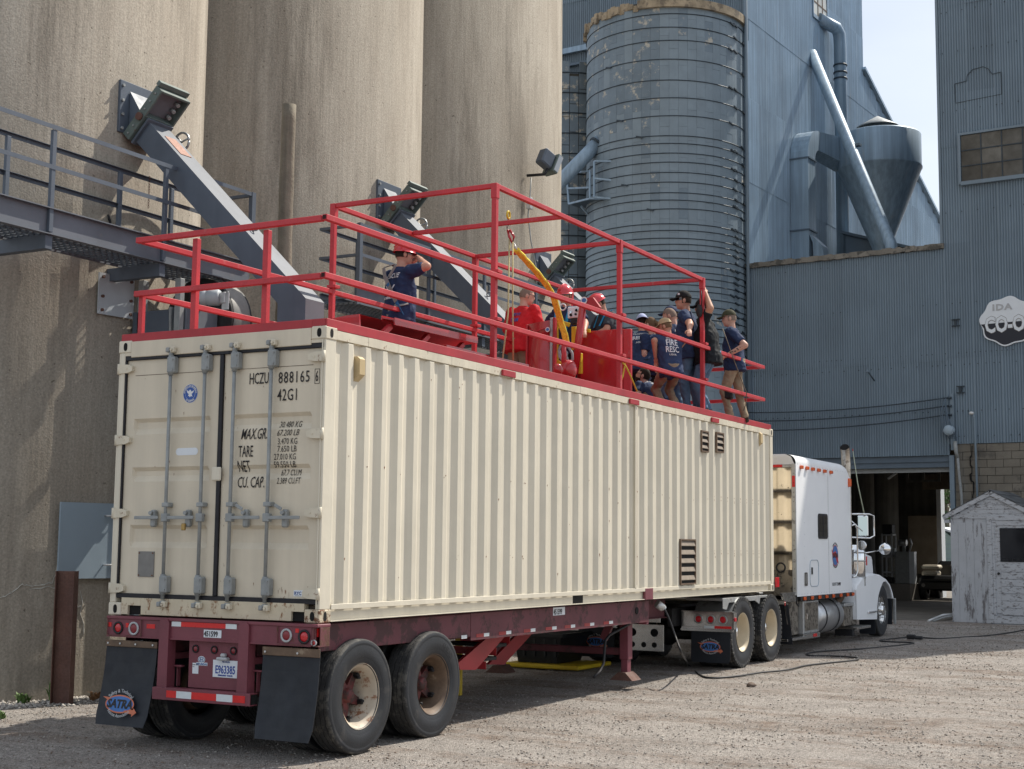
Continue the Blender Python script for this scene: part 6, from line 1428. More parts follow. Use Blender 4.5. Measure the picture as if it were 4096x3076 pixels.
MB().cyl((-2.30, 27.42, 4.90), (-2.30, 27.22, 4.90), .13, n=24).ball((-2.30, 27.22, 4.90), (.12, .05, .12)).xf(BM).obj('meter', 'panel_blue', t)
MB().tube([(-2.17, 27.34, 4.62), (-2.15, 27.34, 4.35), (-2.12, 27.36, 4.2)], [.05, .05, .04], 12).xf(BM).obj('weather_box', 'galv', t)
MB().tube([(-2.12, 27.36, 4.24), (-2.10, 27.36, 3.9), (-2.05, 27.38, 3.2), (-2.02, 27.40, .3)], .036, 10).xf(BM).obj('conduit', 'galv', t)
for z in (5.74, 5.53, 5.30): MB().cyl((-2.34, 27.36, z), (-2.24, 27.36, z), .03, n=10).cyl((-2.42, 27.34, z - .01), (-2.34, 27.34, z), .022, n=8).xf(BM).obj('insulator', 'hoop', t)
q = MB()
for i in range(6):
    x = -2.38 + .05 * i; q.tube([(-2.38, 27.33, 5.74 - .2 * (i % 3)), (x - .12, 27.26, 5.35 - .05 * i), (x - .08, 27.24, 4.95), (x + .02, 27.28, 4.68)], .010, 6)
q.xf(BM).obj('looped_wire', 'bl_dark', t)
for i, (z, za, lb) in enumerate(((5.74, 5.62, 'top'), (5.53, 5.38, 'middle'), (5.30, 5.11, 'bottom'))):
    P0 = Vector((-2.42, 27.34, z)); P1 = Vector((-8.9, 27.1 - .0, za + .02)); n = 24
    pts = [P0.lerp(P1, k_ / n) - Vector((0, 0, .28 * 4 * (k_ / n) * (1 - k_ / n) * .55)) for k_ in range(n + 1)]
    P2 = Vector((-16, 20, 6.5)); 
    q = MB(); q.tube(pts, .017, 6); tag(q.xf(BM).obj('overhead_wire', 'hoop'), '%s wire of the three crossing the blue wall to the service mast' % lb, 'wire', 'overhead wires to the service mast')

# ---- left tower (its side wall faces the sun)
lt = thing('headhouse_tower', 'very tall blue corrugated headhouse behind the banded silo, with pipes down its sunlit side', 'building', B(-11, 32, 0))
q = MB(); q.box((-15.5, 27.56, 9.0), (-7.885, 37.35, 24)).xf(BM).obj('wall', 'bl_dark', lt)
sheets(lt, B(-7.86, 27.50, 0), BN, BU, 9.86, [9.62, 12.15, 14.55, 16.95, 19.35, 21.75, 24.0], 'bl_side', seed=11, w=.66)
q = MB(); q.box((-7.93, 27.44, 9.7), (-7.84, 27.53, 24)).xf(BM).obj('corner_trim', 'bl_side', lt)
q = MB(); q.prism([(-7.90, 37.37, 9.0), (-7.90, 47, 9.0), (-7.90, 47, 14.3), (-7.90, 37.37, 18.25)], (-6, 0, 0)); q.xf(BM).obj('annex_wall', 'bl_dark', lt)
sheets(lt, B(-7.86, 37.38, 0), BN, BU, 9.4, [9.62, 12.15, 14.55, 16.95, 19], 'bl_side', seed=12, w=.66, topf=lambda d: 18.25 - (d + .33) * .41)
MB().bar((-10.8, 37.3, 18.33), (-10.8, 47.2, 14.3), 6.2, .10).xf(BM).obj('annex_roof', 'bl_side', lt)
sheets(lt, B(-15.5, 27.54, 0), BU, OUT, 7.62, [16.3, 18.6, 21, 24], 'bl_paint', seed=13, w=.70)
q = MB(); q.box((-15.5, 27.35, 16.95), (-8.1, 27.46, 17.12)).xf(BM).obj('gutter', 'bl_side', lt)
q = MB(); q.box((-15.5, 27.40, 16.55), (-10.6, 27.5, 16.62)).box((-15.5, 27.42, 15.9), (-10.6, 27.5, 15.96)).xf(BM).obj('eave_board', 'bl_dark', lt)
window(lt, -11.15, -9.9, 17.35, 18.7, 2, 2, 27.45)
def windowside(b0, b1, z0, z1, nc, nr):
    q = MB(); X = -7.80
    q.box((X - .03, b0 - .05, z0 - .12), (X + .03, b1 + .05, z0)).box((X - .03, b0 - .05, z0), (X + .02, b0, z1)).box((X - .03, b1, z0), (X + .02, b1 + .05, z1)); w_ = q.xf(BM).obj('window', 'bl_side', lt)
    for i in range(nc):
        for j in range(nr):
            MB().box((X - .02, b0 + (b1 - b0) * i / nc + .02, z0 + (z1 - z0) * j / nr + .02), (X - .005, b0 + (b1 - b0) * (i + 1) / nc - .02, z0 + (z1 - z0) * (j + 1) / nr - .02)).xf(BM).obj('pane', 'pane_pale', w_)
    m_ = MB(); m_.box((X - .004, b0, z0), (X - .001, b1, z1)); m_ = MB()
    for i in range(1, nc): y = b0 + (b1 - b0) * i / nc; m_.box((X - .004, y - .02, z0), (X + .008, y + .02, z1))
    for j in range(1, nr): z = z0 + (z1 - z0) * j / nr; m_.box((X - .004, b0, z - .02), (X + .0075, b1, z + .02))
    m_.xf(BM).obj('glazing_bars', 'rim_brown', w_)
windowside(32.66, 33.88, 18.78, 21.4, 3, 6)
# pipes
t = thing('down_pipe', 'upright round blue pipe with an elbow on top, on the headhouse side', 'pipe', B(-7.5, 34.2, 9.8))
MB().tube([(-7.85, 33.2, 18.78), (-7.50, 33.9, 18.62), (-7.46, 34.05, 18.45), (-7.46, 34.1, 18.1), (-7.46, 34.1, 10.4)], .20, 18).xf(BM).obj('pipe', 'bl_side', t)
for z in (17.4, 17.15, 16.95): q = MB(); q.lathe([(.205, 0), (.225, 0), (.225, .05), (.205, .05)], (-7.46, 34.1, z), (0, 0, 1), 20); q.xf(BM).obj('clamp_band', 'hoop', t)
t = thing('spout_pipe', 'long slanting round blue pipe running down across the cyclone to the low roof', 'pipe', B(-5, 29.5, 9.6))
p0 = Vector((-7.86, 32.62, 17.45)); p1 = atb(2900 + 1003 / 1.51, 1480 / 1.51, 1, 28.1)
MB().tube([p0, p0.lerp(p1, .45), p1, p1 - Vector((0, 0, .5))], .165, 18).xf(BM).obj('pipe', 'bl_side', t)
c = p0.lerp(p1, .52); MB().box((c.x + .1, c.y - .1, c.z - .05), (c.x + .32, c.y + .1, c.z + .02)).xf(BM).obj('clamp', 'bl_dark', t)
# cyclone
t = thing('dust_cyclone', 'blue conical dust cyclone with a pointed rain cap above the low roof', 'cyclone', B(-5.85, 33, 10.5))
cx_, cy_ = -5.85, 33.0
q = MB(); q.lathe([(.9, 14.62), (1.22, 14.56), (1.25, 14.52), (1.25, 13.5)], (cx_, cy_, 0), (0, 0, 1), 56); q.xf(BM).obj('drum', 'bl_side', t)
q = MB(); q.lathe([(1.27, 13.53), (1.27, 13.49), (1.25, 13.47), (.17, 10.75), (.17, 9.7)], (cx_, cy_, 0), (0, 0, 1), 56); q.xf(BM).obj('cone', 'bl_side', t)
q = MB(); q.lathe([(0, 15.22), (.64, 14.86), (.66, 14.82), (.62, 14.83)], (cx_ - .05, cy_, 0), (0, 0, 1), 40); q.xf(BM).obj('rain_cap', mat('faded_cap', (.30, .32, .33), .5, .2, var=.1), t)
q = MB(); q.lathe([(.50, 14.6), (.50, 14.75), (.52, 14.75)], (cx_ - .05, cy_, 0), (0, 0, 1), 32); q.xf(BM).obj('outlet_collar', 'cornice', t)
for k_ in range(6):
    x = cx_ - .05 + .51 * math.cos(k_ * 1.047); y = cy_ + .51 * math.sin(k_ * 1.047); MB().box((x - .015, y - .015, 14.7), (x + .015, y + .015, 14.93)).xf(BM).obj('cap_strut', 'bl_dark', t)
# square duct
t = thing('square_duct', 'square blue sheet-metal duct that rises from the low roof and bends over into the cyclone', 'duct', B(-7.4, 30.9, 9.6))
def loft(parent, nm, secs, mt):
    q = MB(); vs = [p for s_ in secs for p in s_]; n_ = 4
    q.add(vs, [(j * 4 + i, j * 4 + (i + 1) % 4, (j + 1) * 4 + (i + 1) % 4, (j + 1) * 4 + i) for j in range(len(secs) - 1) for i in range(4)] + [(0, 1, 2, 3), tuple(len(vs) - 4 + i for i in (3, 2, 1, 0))]); return q.xf(BM).obj(nm, mt, parent)
a0, a1 = -7.80, -7.24
def sec_v(z, b0=30.55, b1=31.15): return [(a0, b0, z), (a1, b0, z), (a1, b1, z), (a0, b1, z)]
loft(t, 'riser', [sec_v(9.6), sec_v(13.55)], 'bl_side')
se = []
for i in range(9):
    an = R(90) * i / 8; cb_, cz_ = 31.55, 13.55; 
    se.append([(a0, cb_ - 1.0 * math.cos(an), cz_ + 1.0 * math.sin(an)), (a1, cb_ - 1.0 * math.cos(an), cz_ + 1.0 * math.sin(an)), (a1, cb_ - .4 * math.cos(an), cz_ + .4 * math.sin(an)), (a0, cb_ - .4 * math.cos(an), cz_ + .4 * math.sin(an))])
loft(t, 'elbow', se, 'bl_side')
loft(t, 'cross_run', [[(a0, 31.56, 14.55), (a1, 31.56, 14.55), (a1, 31.56, 13.95), (a0, 31.56, 13.95)], [(-7.25, 32.9, 14.5), (-6.6, 32.9, 14.5), (-6.6, 32.9, 13.6), (-7.25, 32.9, 13.6)]], 'bl_side')
for z in (13.5, 11.3): MB().box((a0 - .04, 30.51, z), (a1 + .04, 31.19, z + .04)).xf(BM).obj('flange', 'bl_dark', t)
MB().box((-7.0, 32.88, 13.5), (-6.5, 32.94, 14.65)).xf(BM).obj('flange', 'bl_dark', t)
loft(t, 'branch', [[(a1 + .002, 30.6, 11.15), (a1 + .05, 30.6, 11.15), (a1 + .05, 31.1, 11.15), (a1 + .002, 31.1, 11.15)], [(a1 + .10, 30.6, 10.9), (a1 + .38, 30.6, 10.8), (a1 + .38, 31.1, 10.8), (a1 + .10, 31.1, 10.9)], [(a1 + .15, 30.6, 9.6), (a1 + .58, 30.6, 9.6), (a1 + .58, 31.1, 9.6), (a1 + .15, 31.1, 9.6)]], 'bl_side')
# small penthouse on the low roof
t = thing('roof_penthouse', 'low blue sheet-metal penthouse on the roof under the cyclone', 'building', B(-5.6, 34.2, 9.6))
q = MB(); q.prism([(-7.2, 33.6, 9.6), (-3.9, 33.6, 9.6), (-3.9, 33.6, 10.62), (-7.2, 33.6, 11.72)], (0, 3, 0)); q.xf(BM).obj('wall', 'bl_dark', t)
MB().bar((-7.3, 35.0, 11.80), (-3.8, 35.0, 10.64), 3.1, .08).xf(BM).obj('roof', 'bl_dark', t)

# =================================================================== banded stave silo
ss = thing('banded_silo', 'round blue stave silo with dark steel hoops, in front of the tall headhouse', 'silo', B(-10.2, 27.0, 0))
ca, cb2, RS = -10.2, 27.0, 2.3
q = MB(); q.lathe([(RS - .03, 0), (RS - .03, 16.9), (0, 16.91)], (ca, cb2, 0), (0, 0, 1), 72); q.xf(BM).obj('silo_core', 'mortar', ss)
NS = 56; st = {}
def stave(h, pe):
    k_ = (round(h, 3), pe)
    if k_ not in st:
        w_ = 2 * PI * RS / NS; q = MB(); vs = []
        for i in range(3):
            a = (i / 2 - .5) * (2 * PI / NS) * .985; 
            for z in (.002, h - .002): vs += [(math.sin(a) * RS, -math.cos(a) * RS, z), (math.sin(a) * (RS - .028), -math.cos(a) * (RS - .028), z)]
        f = []
        for i in range(2):
            o = i * 4; f += [(o, o + 4, o + 6, o + 2), (o, o + 1, o + 5, o + 4), (o + 2, o + 6, o + 7, o + 3)]
        f += [(0, 2, 3, 1), (8, 9, 11, 10)]; q.add(vs, f); st[k_] = q.mesh('stave', 'bl_stave_peel' if pe else 'bl_stave')
    return st[k_]
cand = []
for k_ in range(NS):
    th = 2 * PI * k_ / NS
    if th > PI: th -= 2 * PI
    d_ = th - R(26.5)                                 # direction that faces the camera
    if math.cos(d_) < -.05: continue
    z = 3.0 - (.38 if k_ % 2 else 0); H_ = .86
    while z < 16.7:
        cand.append((abs(d_) + (0 if z > 6.0 else 4), th, z, min(H_, 16.75 - z))); z += H_
cand.sort(key=lambda c_: c_[0]); rest = MB(); cx3 = B(ca, cb2, 0)
for i, (dd_, th, z, h) in enumerate(cand):
    r_ = random.Random(i); pe = (z > 13 and th < R(20) and r_.random() < .8) or r_.random() < .07
    # angle measured from the front (-N) towards +U ; a mesh built facing -y
    if i < 290:
        o = place('stave', stave(h, pe), Vector((cx3.x, cx3.y, z)) + (Vector((math.sin(th), -math.cos(th), 0)) * r_.uniform(0, .006)), ss); o.rotation_euler = (0, 0, -BA + th)
    else:
        me = stave(h, pe); M4 = Matrix.Translation((cx3.x, cx3.y, z)) @ Matrix.Rotation(-BA + th, 4, 'Z')
        rest.add([M4 @ v.co for v in me.vertices], [tuple(p.vertices) for p in me.polygons])
rest.obj('staves', 'bl_stave', ss, kind='stuff')
hy = [60, 125, 197, 290, 397, 490, 583, 683, 722, 773, 820, 872, 922, 975, 1012, 1062, 1135, 1170, 1208, 1242, 1275, 1310, 1350, 1385, 1415, 1447, 1482, 1518, 1553, 1588, 1623, 1660, 1700, 1740, 1780, 1825]
hz = [atb(2640, y_ / 1.2775, 1, cb2 - RS).z for y_ in hy]
for i, z in enumerate(hz):
    q = MB(); r_ = random.Random(i); tl = r_.uniform(-.03, .03); n = 64
    q.tube([(ca + (RS + .012) * math.sin(a), cb2 - (RS + .012) * math.cos(a), z + tl * math.sin(a * 1.0)) for a in [R(-95) + R(210) * j / n for j in range(n + 1)]], .0125, 6)
    for a in ((R(96 + r_.uniform(-3, 3)) if i % 2 else R(r_.choice([78, 80, 82]))), R(r_.uniform(-50, 40)) if i in (3, 6, 7, 9, 12, 15) else R(84)):
        c = Vector((ca + (RS + .03) * math.sin(a), cb2 - (RS + .03) * math.cos(a), z)); tdir = Vector((math.cos(a), math.sin(a), 0))
        q.bar(c - tdir * .10 + Vector((0, 0, .025)), c + tdir * .10 - Vector((0, 0, .025)), .028, .04)
    q.xf(BM).obj('hoop', 'hoop', ss)
q = MB(); r_ = random.Random(5); n = 60
for j in range(n):
    a = R(-100) + R(215) * j / n; a2 = R(-100) + R(215) * (j + 1) / n; broken = R(-75) < a < R(5); t0 = 16.70 + (r_.uniform(-.05, .05) if broken else 0); t1 = 16.92 + (r_.uniform(-.10, .05) if broken else .02); ro = RS + .10 + (r_.uniform(-.09, .02) if broken else 0)
    def C_(rr, aa, z): return (ca + rr * math.sin(aa), cb2 - rr * math.cos(aa), z)
    v8 = [C_(RS - .1, a, t0), C_(ro, a, t0), C_(ro, a2, t0), C_(RS - .1, a2, t0), C_(RS - .1, a, t1), C_(ro, a, t1), C_(ro, a2, t1), C_(RS - .1, a2, t1)]
    q.add(v8, [(0, 3, 2, 1), (4, 5, 6, 7), (0, 1, 5, 4), (1, 2, 6, 5), (2, 3, 7, 6), (3, 0, 4, 7)])
q.xf(BM).obj('cornice', 'cornice', ss)
# older stave silo just behind to the left
s2 = thing('dark_stave_silo', 'narrow strip of an older peeling stave silo squeezed between the concrete and banded silos', 'silo', B(-14.2, 28.6, 0))
c2 = (-14.15, 27.9); R2 = 1.9
q = MB(); q.lathe([(R2, 0), (R2, 15.9), (0, 15.91)], (*c2, 0), (0, 0, 1), 60); q.xf(BM).obj('silo_core', 'mortar', s2)
W2 = {}
for k_ in range(0, 14):
    th = R(-10 + k_ * 8.2); z = 5.5 - (.4 if k_ % 2 else 0)
    while z < 15.6:
        q = W2.get('m')
        if not q:
            mb4 = MB(); mb4.box((-.128, -.02, .005), (.128, 0, .85), 0, .004); q = W2['m'] = mb4.mesh('stave', 'bl_stave_peel')
        P_ = B(c2[0], c2[1], 0) + (Vector((math.sin(th - BA), -math.cos(th - BA), 0)) * (R2 + .004)); P_.z = z
        o = place('stave', q, P_, s2); o.rotation_euler = (0, 0, -BA + th); z += .86
for z in np.arange(6, 16, .62): q = MB(); q.tube([(c2[0] + (R2 + .04) * math.sin(a), c2[1] - (R2 + .04) * math.cos(a), z) for a in [R(-20) + R(130) * j / 24 for j in range(25)]], .017, 6); q.xf(BM).obj('hoop', 'hoop', s2)
# flat infill wall between the two round silos
iw = thing('infill_wall', 'dark peeling stave infill wall between the two round blue silos', 'wall', B(-12.4, 27.9, 0))
for i in range(4):
    for j in range(13): 
        x = -12.95 + i * .34; z = 5.0 + j * .86 - (.4 if i % 2 else 0); Bx((x + .006, 27.1, z + .006), (x + .334, 27.16, z + .854), .004).obj('stave', 'bl_stave_peel', iw)
for z in (6, 7.6, 9.2, 10.8, 12.4, 14.0, 15.2): MB().tube([(-12.95, 27.07, z + .12), (-12.3, 27.07, z + .04), (-11.55, 27.07, z)], .015, 6).xf(BM).obj('tie_rod', 'hoop', iw)
# inspection platform and the slanted spout between the silos
t = thing('inspection_platform', 'small blue steel platform with railings high on the banded silo', 'platform', B(-12, 25.6, 9.2))
def P3(x, y, b_): return atb(2230 + x / 4.153, 500 + y / 4.153, 1, b_)
zf = P3(560, 1215, 24.6).z
def pbar(p, q_, w=.05, nm='rail'): MB().bar(p, q_, w, w).xf(BM).obj(nm, 'bl_side', t)
f0 = P3(610, 1200, 24.6); f1 = P3(1060, 1240, 24.9); u0 = P3(610, 600, 24.6); u1 = P3(1040, 605, 24.9); e0 = P3(540, 1220, 24.7); eU = P3(540, 765, 24.7); l0 = P3(190, 1310, 25.4); lU = P3(150, 800, 25.4)
pbar(f0, u0, nm='post'); pbar(f1, u1, nm='post'); pbar(u0, u1); pbar(f0.lerp(u0, .52), f1.lerp(u1, .48)); pbar(f0, f1); pbar(e0, eU, nm='post'); pbar(l0, lU, nm='post'); pbar(eU, lU); pbar(e0.lerp(eU, .4), l0.lerp(lU, .5)); pbar(e0, l0); pbar(e0, f1)
fl_ = MB(); fl_.add([e0, f1, f1 + Vector((0, .9, 0)), l0 + Vector((0, .6, 0)), l0], [(0, 1, 2, 3, 4)]); fl_.xf(BM).obj('deck', 'bl_dark', t)
pbar(P3(740, 1310, 24.9), P3(960, 1600, 25.2), nm='brace'); pbar(P3(390, 1350, 25.2), P3(590, 1570, 25.6), nm='brace'); pbar(P3(715, 1320, 25.1), P3(715, 1600, 25.1), .06, 'brace')
t = thing('slant_spout', 'round blue spout pipe slanting down from the banded silo behind the concrete silo', 'pipe', B(-12.5, 25.3, 10))
a_ = P3(720, 250, 25.2); b__ = P3(60, 930, 24.4); MB().tube([a_, a_.lerp(b__, .5), b__, b__ + (b__ - a_) * .4], .20, 18).xf(BM).obj('pipe', 'bl_side', t)
c = a_.lerp(b__, .10); d_ = (b__ - a_).normalized(); MB().tube([c - d_ * .03, c + d_ * .03], .24, 18).xf(BM).obj('collar', 'hoop', t)
# thin pipe down the corner
tag(MB().tube([(-7.80, 27.3, 4.0), (-7.80, 27.3, 24)], .05, 8).xf(BM).obj('corner_downpipe', 'bl_paint'), 'thin blue downpipe at the corner between banded silo and building', 'pipe')

# =================================================================== little white shed
M['peel'] = mat('peeling_white_paint', (0.43, 0.45, 0.48), .7, var=.06, vs=4, dirt=(0.12, 0.11, 0.11), damt=.85, ds=9.0, dth=.535, dvert=.2, bump=.2, bs=25)
M['peel_h'] = mat('peeling_white_boards', (0.45, 0.47, 0.50), .7, var=.06, vs=4, dirt=(0.13, 0.12, 0.12), damt=.85, ds=9.0, dth=.53, dvert=2.5, bump=.2, bs=25)
M['shingle'] = mat('old_shingle', (0.09, 0.095, 0.10), .9, var=.2, vs=6, rnd=.2)
sh = thing('white_shed', 'small white wooden shed with heavily peeling paint, at the right edge', 'shed', B(-.65, 24.8, gz(25)))
zg = gz(25) - .02; ap = (-.67, 3.20); eL, eR = -1.62, .28
q = MB(); q.prism([(eL, 24.82, zg), (eR, 24.82, zg), (eR, 24.82, 2.62), (ap[0], 24.82, 3.14), (eL, 24.82, 2.62)], (0, 1.9, 0)); q.xf(BM).obj('wall', 'peel', sh)
for i in range(6): Bx((eL + .0 + i * .18, 24.806, zg + .02), (eL + .176 + i * .18 if i < 4 else -.75, 24.819, 2.5 if i else 2.45)).obj('vertical_board', 'peel', sh) if i < 5 else None
for z in np.arange(2.60, 3.05, .11):
    hw_ = (3.14 - z) / .52 * .95 - .06
    if hw_ > .1: Bx((ap[0] - hw_, 24.804, z), (ap[0] + hw_, 24.8185, z + .104)).obj('gable_board', 'peel_h', sh)
for sgn, ex_ in ((-1, eL - .16), (1, eR + .16)):
    zE = 3.24 - abs(ex_ - ap[0]) * .52
    for k_ in range(6):
        q0, q1 = k_ / 6, (k_ + 1) / 6; X0 = ap[0] + (ex_ - ap[0]) * q0; X1 = ap[0] + (ex_ - ap[0]) * q1; Z0_ = 3.255 + (zE - 3.24) * q0; Z1_ = 3.255 + (zE - 3.24) * q1
        for m_ in range(6): MB().bar(((X0 + X1) / 2 + sgn * .0, 24.74 + m_ * .36, (Z0_ + Z1_) / 2 + .012 * ((5 - k_) % 2)), ((X0 + X1) / 2, 24.74 + m_ * .36 + .35, (Z0_ + Z1_) / 2 + .012 * ((5 - k_) % 2)), abs(X1 - X0) * 1.16, .014, up=(sgn * .46, 0, .89)).xf(BM).obj('shingle', 'shingle', sh)
    MB().bar((ap[0], 24.765, 3.19), (ex_, 24.765, zE - .05), .03, .10, up=(0, 0, 1)).xf(BM).obj('rake_board', 'peel_h', sh)
MB().box((eL - .14, 24.78, 2.50), (eL - .02, 24.95, 2.58)).xf(BM).obj('eave_block', 'peel_h', sh)
# door frame and door
for a, b_ in (((-.77, 24.78, zg + .1), (-.66, 24.805, 2.56)), ((.20, 24.78, zg + .1), (.30, 24.805, 2.56)), ((-.77, 24.775, 2.5605), (.30, 24.805, 2.66)), ((-.659, 24.79, 2.44), (.199, 24.806, 2.56)), ((-.659, 24.79, zg + .2), (-.60, 24.806, 2.4395))): Bx(a, b_, .003).obj('door_frame', 'peel_h', sh)
dr_ = thing; d_ob = Bx((-.599, 24.803, zg + .25), (.195, 24.818, 2.438)).obj('door', 'peel_h', sh)
for i in range(7): Bx((-.47, 24.786, .38 + i * .165), (.19, 24.802, .535 + i * .165), .004).obj('clapboard', 'peel_h', d_ob)
Bx((-.48, 24.79, 1.60), (.19, 24.802, 2.38)).obj('pane', mat('shed_glass', (0.012, 0.012, 0.014), .08, var=.2), d_ob)
MB().ball(B(-.52, 24.76, 1.33), .032).obj('door_knob', 'rubber', d_ob)
Bx((-.77, 24.795, zg + .02), (.3, 24.8045, zg + .19)).obj('sill_board', 'peel_h', sh)
t = thing('drain_grate', 'pale bent pipe and dark drain in the ground just left of the white shed', 'drain', B(-2.0, 24.9, gz(25)))
MB().tube([(-2.05, 24.3, .20), (-1.98, 24.6, .26), (-1.85, 24.8, .33), (-1.62, 24.9, .36)], .03, 8).xf(BM).obj('bent_pipe', 'galv_lt', t); MB().tube([(-1.95, 24.35, .20), (-1.80, 24.65, .28), (-1.62, 24.75, .32)], .02, 8).xf(BM).obj('bent_pipe', 'galv', t)
# concrete apron in front of the doorway
q = MB(); q.box((-7.6, 24.7, gz(24) + .0), (-1.7, 42.5, gz(30) + .02)); q = MB(); q.add([(-8, 24.9, gz(25) + .008), (-1.9, 24.9, gz(25) + .008), (-1.9, 43, gz(43) + .012), (-8, 43, gz(43) + .012)], [(0, 1, 2, 3)]); o = q.xf(BM).obj('concrete_apron', mat('apron_concrete', (0.17, 0.155, 0.135), .9, var=.2, vs=1.5, bump=.3), kind='structure')
# trees beyond the drive-through
def tree(x, y, h, w, label, seed, th=.16):
    t_ = thing('leafy_tree', label, 'tree', (x, y, gz(y)), 'trees beyond the buildings')
    r_ = random.Random(seed); z0 = gz(y)
    q = MB(); q.tube([(x, y, z0), (x + .05, y, z0 + h * .25), (x - .05, y + .05, z0 + h * .5), (x + .1, y, z0 + h * .75)], [th, th * .8, th * .5, th * .2], 10)
    for i in range(7):
        a = r_.uniform(0, 6.28); zz = z0 + h * r_.uniform(.25, .6); q.tube([(x, y, zz), (x + math.cos(a) * w * .25, y + math.sin(a) * w * .25, zz + h * .12), (x + math.cos(a) * w * .42, y + math.sin(a) * w * .42, zz + h * .26)], [th * .4, th * .25, th * .08], 6)
    q.obj('trunk', 'wood', t_)
    rs = np.random.RandomState(seed); n = 2600; cl = [(r_.gauss(0, w * .23), r_.gauss(0, w * .23), h * r_.uniform(.28, .95), r_.uniform(.25, .5) * w * .5) for _ in range(34)]
    q = MB()
    for i in range(n):
        c_ = cl[i % 34]; v = rs.normal(size=3); v = v / np.linalg.norm(v) * c_[3] * rs.uniform(.5, 1.05); p = Vector((x + c_[0] + v[0], y + c_[1] + v[1], z0 + c_[2] + v[2] * .8)); s_ = rs.uniform(.07, .16)
        a = Vector(rs.normal(size=3)).normalized() * s_; bb2 = Vector(rs.normal(size=3)).normalized() * s_
        q.add([p - a, p + bb2, p + a, p - bb2], [(0, 1, 2, 3)], i % 2)
    q.obj('crown', ['leaf_a', 'leaf_b'], t_)
M['leaf_a'] = mat('leaves_green', (0.055, 0.105, 0.022), .6, var=.3, vs=3); M['leaf_b'] = mat('leaves_dark', (0.03, 0.065, 0.016), .6, var=.3, vs=3)
tA = atb(3350 + 1290 / 2.965, 1780 + 600 / 2.965, 1, 56).x
P_ = B(tA - .6, 58, 0); tree(P_.x, P_.y, 8.5, 6, 'green leafy tree seen through the far end of the drive-through', 3)
P_ = B(tA - 6, 66, 0); tree(P_.x, P_.y, 9, 6, 'taller green tree standing behind the pale green house', 4)
# rows of screws on the front sheets: too small to pick apart
q = MB(); r_ = random.Random(2)
for z, x0, x1 in ((9.45, -7.7, -2.3), (8.2, -7.7, 5), (6.9, -7.7, 5), (6.6, -7.7, 5), (5.4, -7.7, 5), (4.75, -2.3, 5), (10.6, -2.3, 5), (12.0, 1, 5), (13.3, -2.3, 5), (14.9, -2.3, 5), (16, -2.3, 5)):
    x = x0
    while x < x1: q.box((x - .012, 27.455, z - .012 + .003 * math.sin(x * 3)), (x + .012, 27.474, z + .012)); x += r_.choice([.136, .204, .34, .408])
q.xf(BM).obj('wall_screws', 'hoop', tw, kind='stuff')

from mathutils import noise as mnoise

# =================================================================== people
for n_, c_ in (('skin', (0.50, 0.27, 0.19)), ('skin2', (0.44, 0.22, 0.145)), ('skin_pale', (0.55, 0.31, 0.23)), ('skin_arm', (0.47, 0.26, 0.17))):
    M[n_] = mat(n_, c_, .55, var=.08, vs=9)
for n_, c_ in (('navy', (0.022, 0.036, 0.085)), ('navy2', (0.030, 0.048, 0.105)), ('black_cloth', (0.012, 0.014, 0.017)), ('charcoal', (0.05, 0.055, 0.065)), ('red_cloth', (0.52, 0.018, 0.025)), ('khaki', (0.25, 0.19, 0.13)), ('tan', (0.30, 0.23, 0.155)),
               ('jeans', (0.10, 0.17, 0.26)), ('jeans2', (0.15, 0.22, 0.30)), ('hair_dark', (0.03, 0.022, 0.016)), ('hair_grey', (0.12, 0.10, 0.085)), ('hair_brown', (0.13, 0.08, 0.045)), ('hair_short', (0.22, 0.16, 0.125)),
               ('cap_black', (0.012, 0.012, 0.013)), ('cap_lilac', (0.42, 0.46, 0.66)), ('cap_tan', (0.42, 0.32, 0.19)), ('cap_camo', (0.05, 0.05, 0.028)), ('boot', (0.03, 0.022, 0.016)), ('strap_grey', (0.24, 0.22, 0.21)), ('strap_blue', (0.04, 0.14, 0.30)), ('cyan', (0.03, 0.30, 0.55)), ('ink', (0.12, 0.09, 0.085))):
    M[n_] = mat(n_, c_, .8 if n_ not in ('boot',) else .5, var=.18, vs=6, bump=.25 if n_ not in ('ink',) else 0, bs=18, spec=.25)
M['helmet'] = mat('helmet_red', (0.55, 0.02, 0.03), .22, var=.04, coat=.6)
M['shade'] = mat('sunglasses', (0.008, 0.008, 0.010), .08, var=0, coat=1)

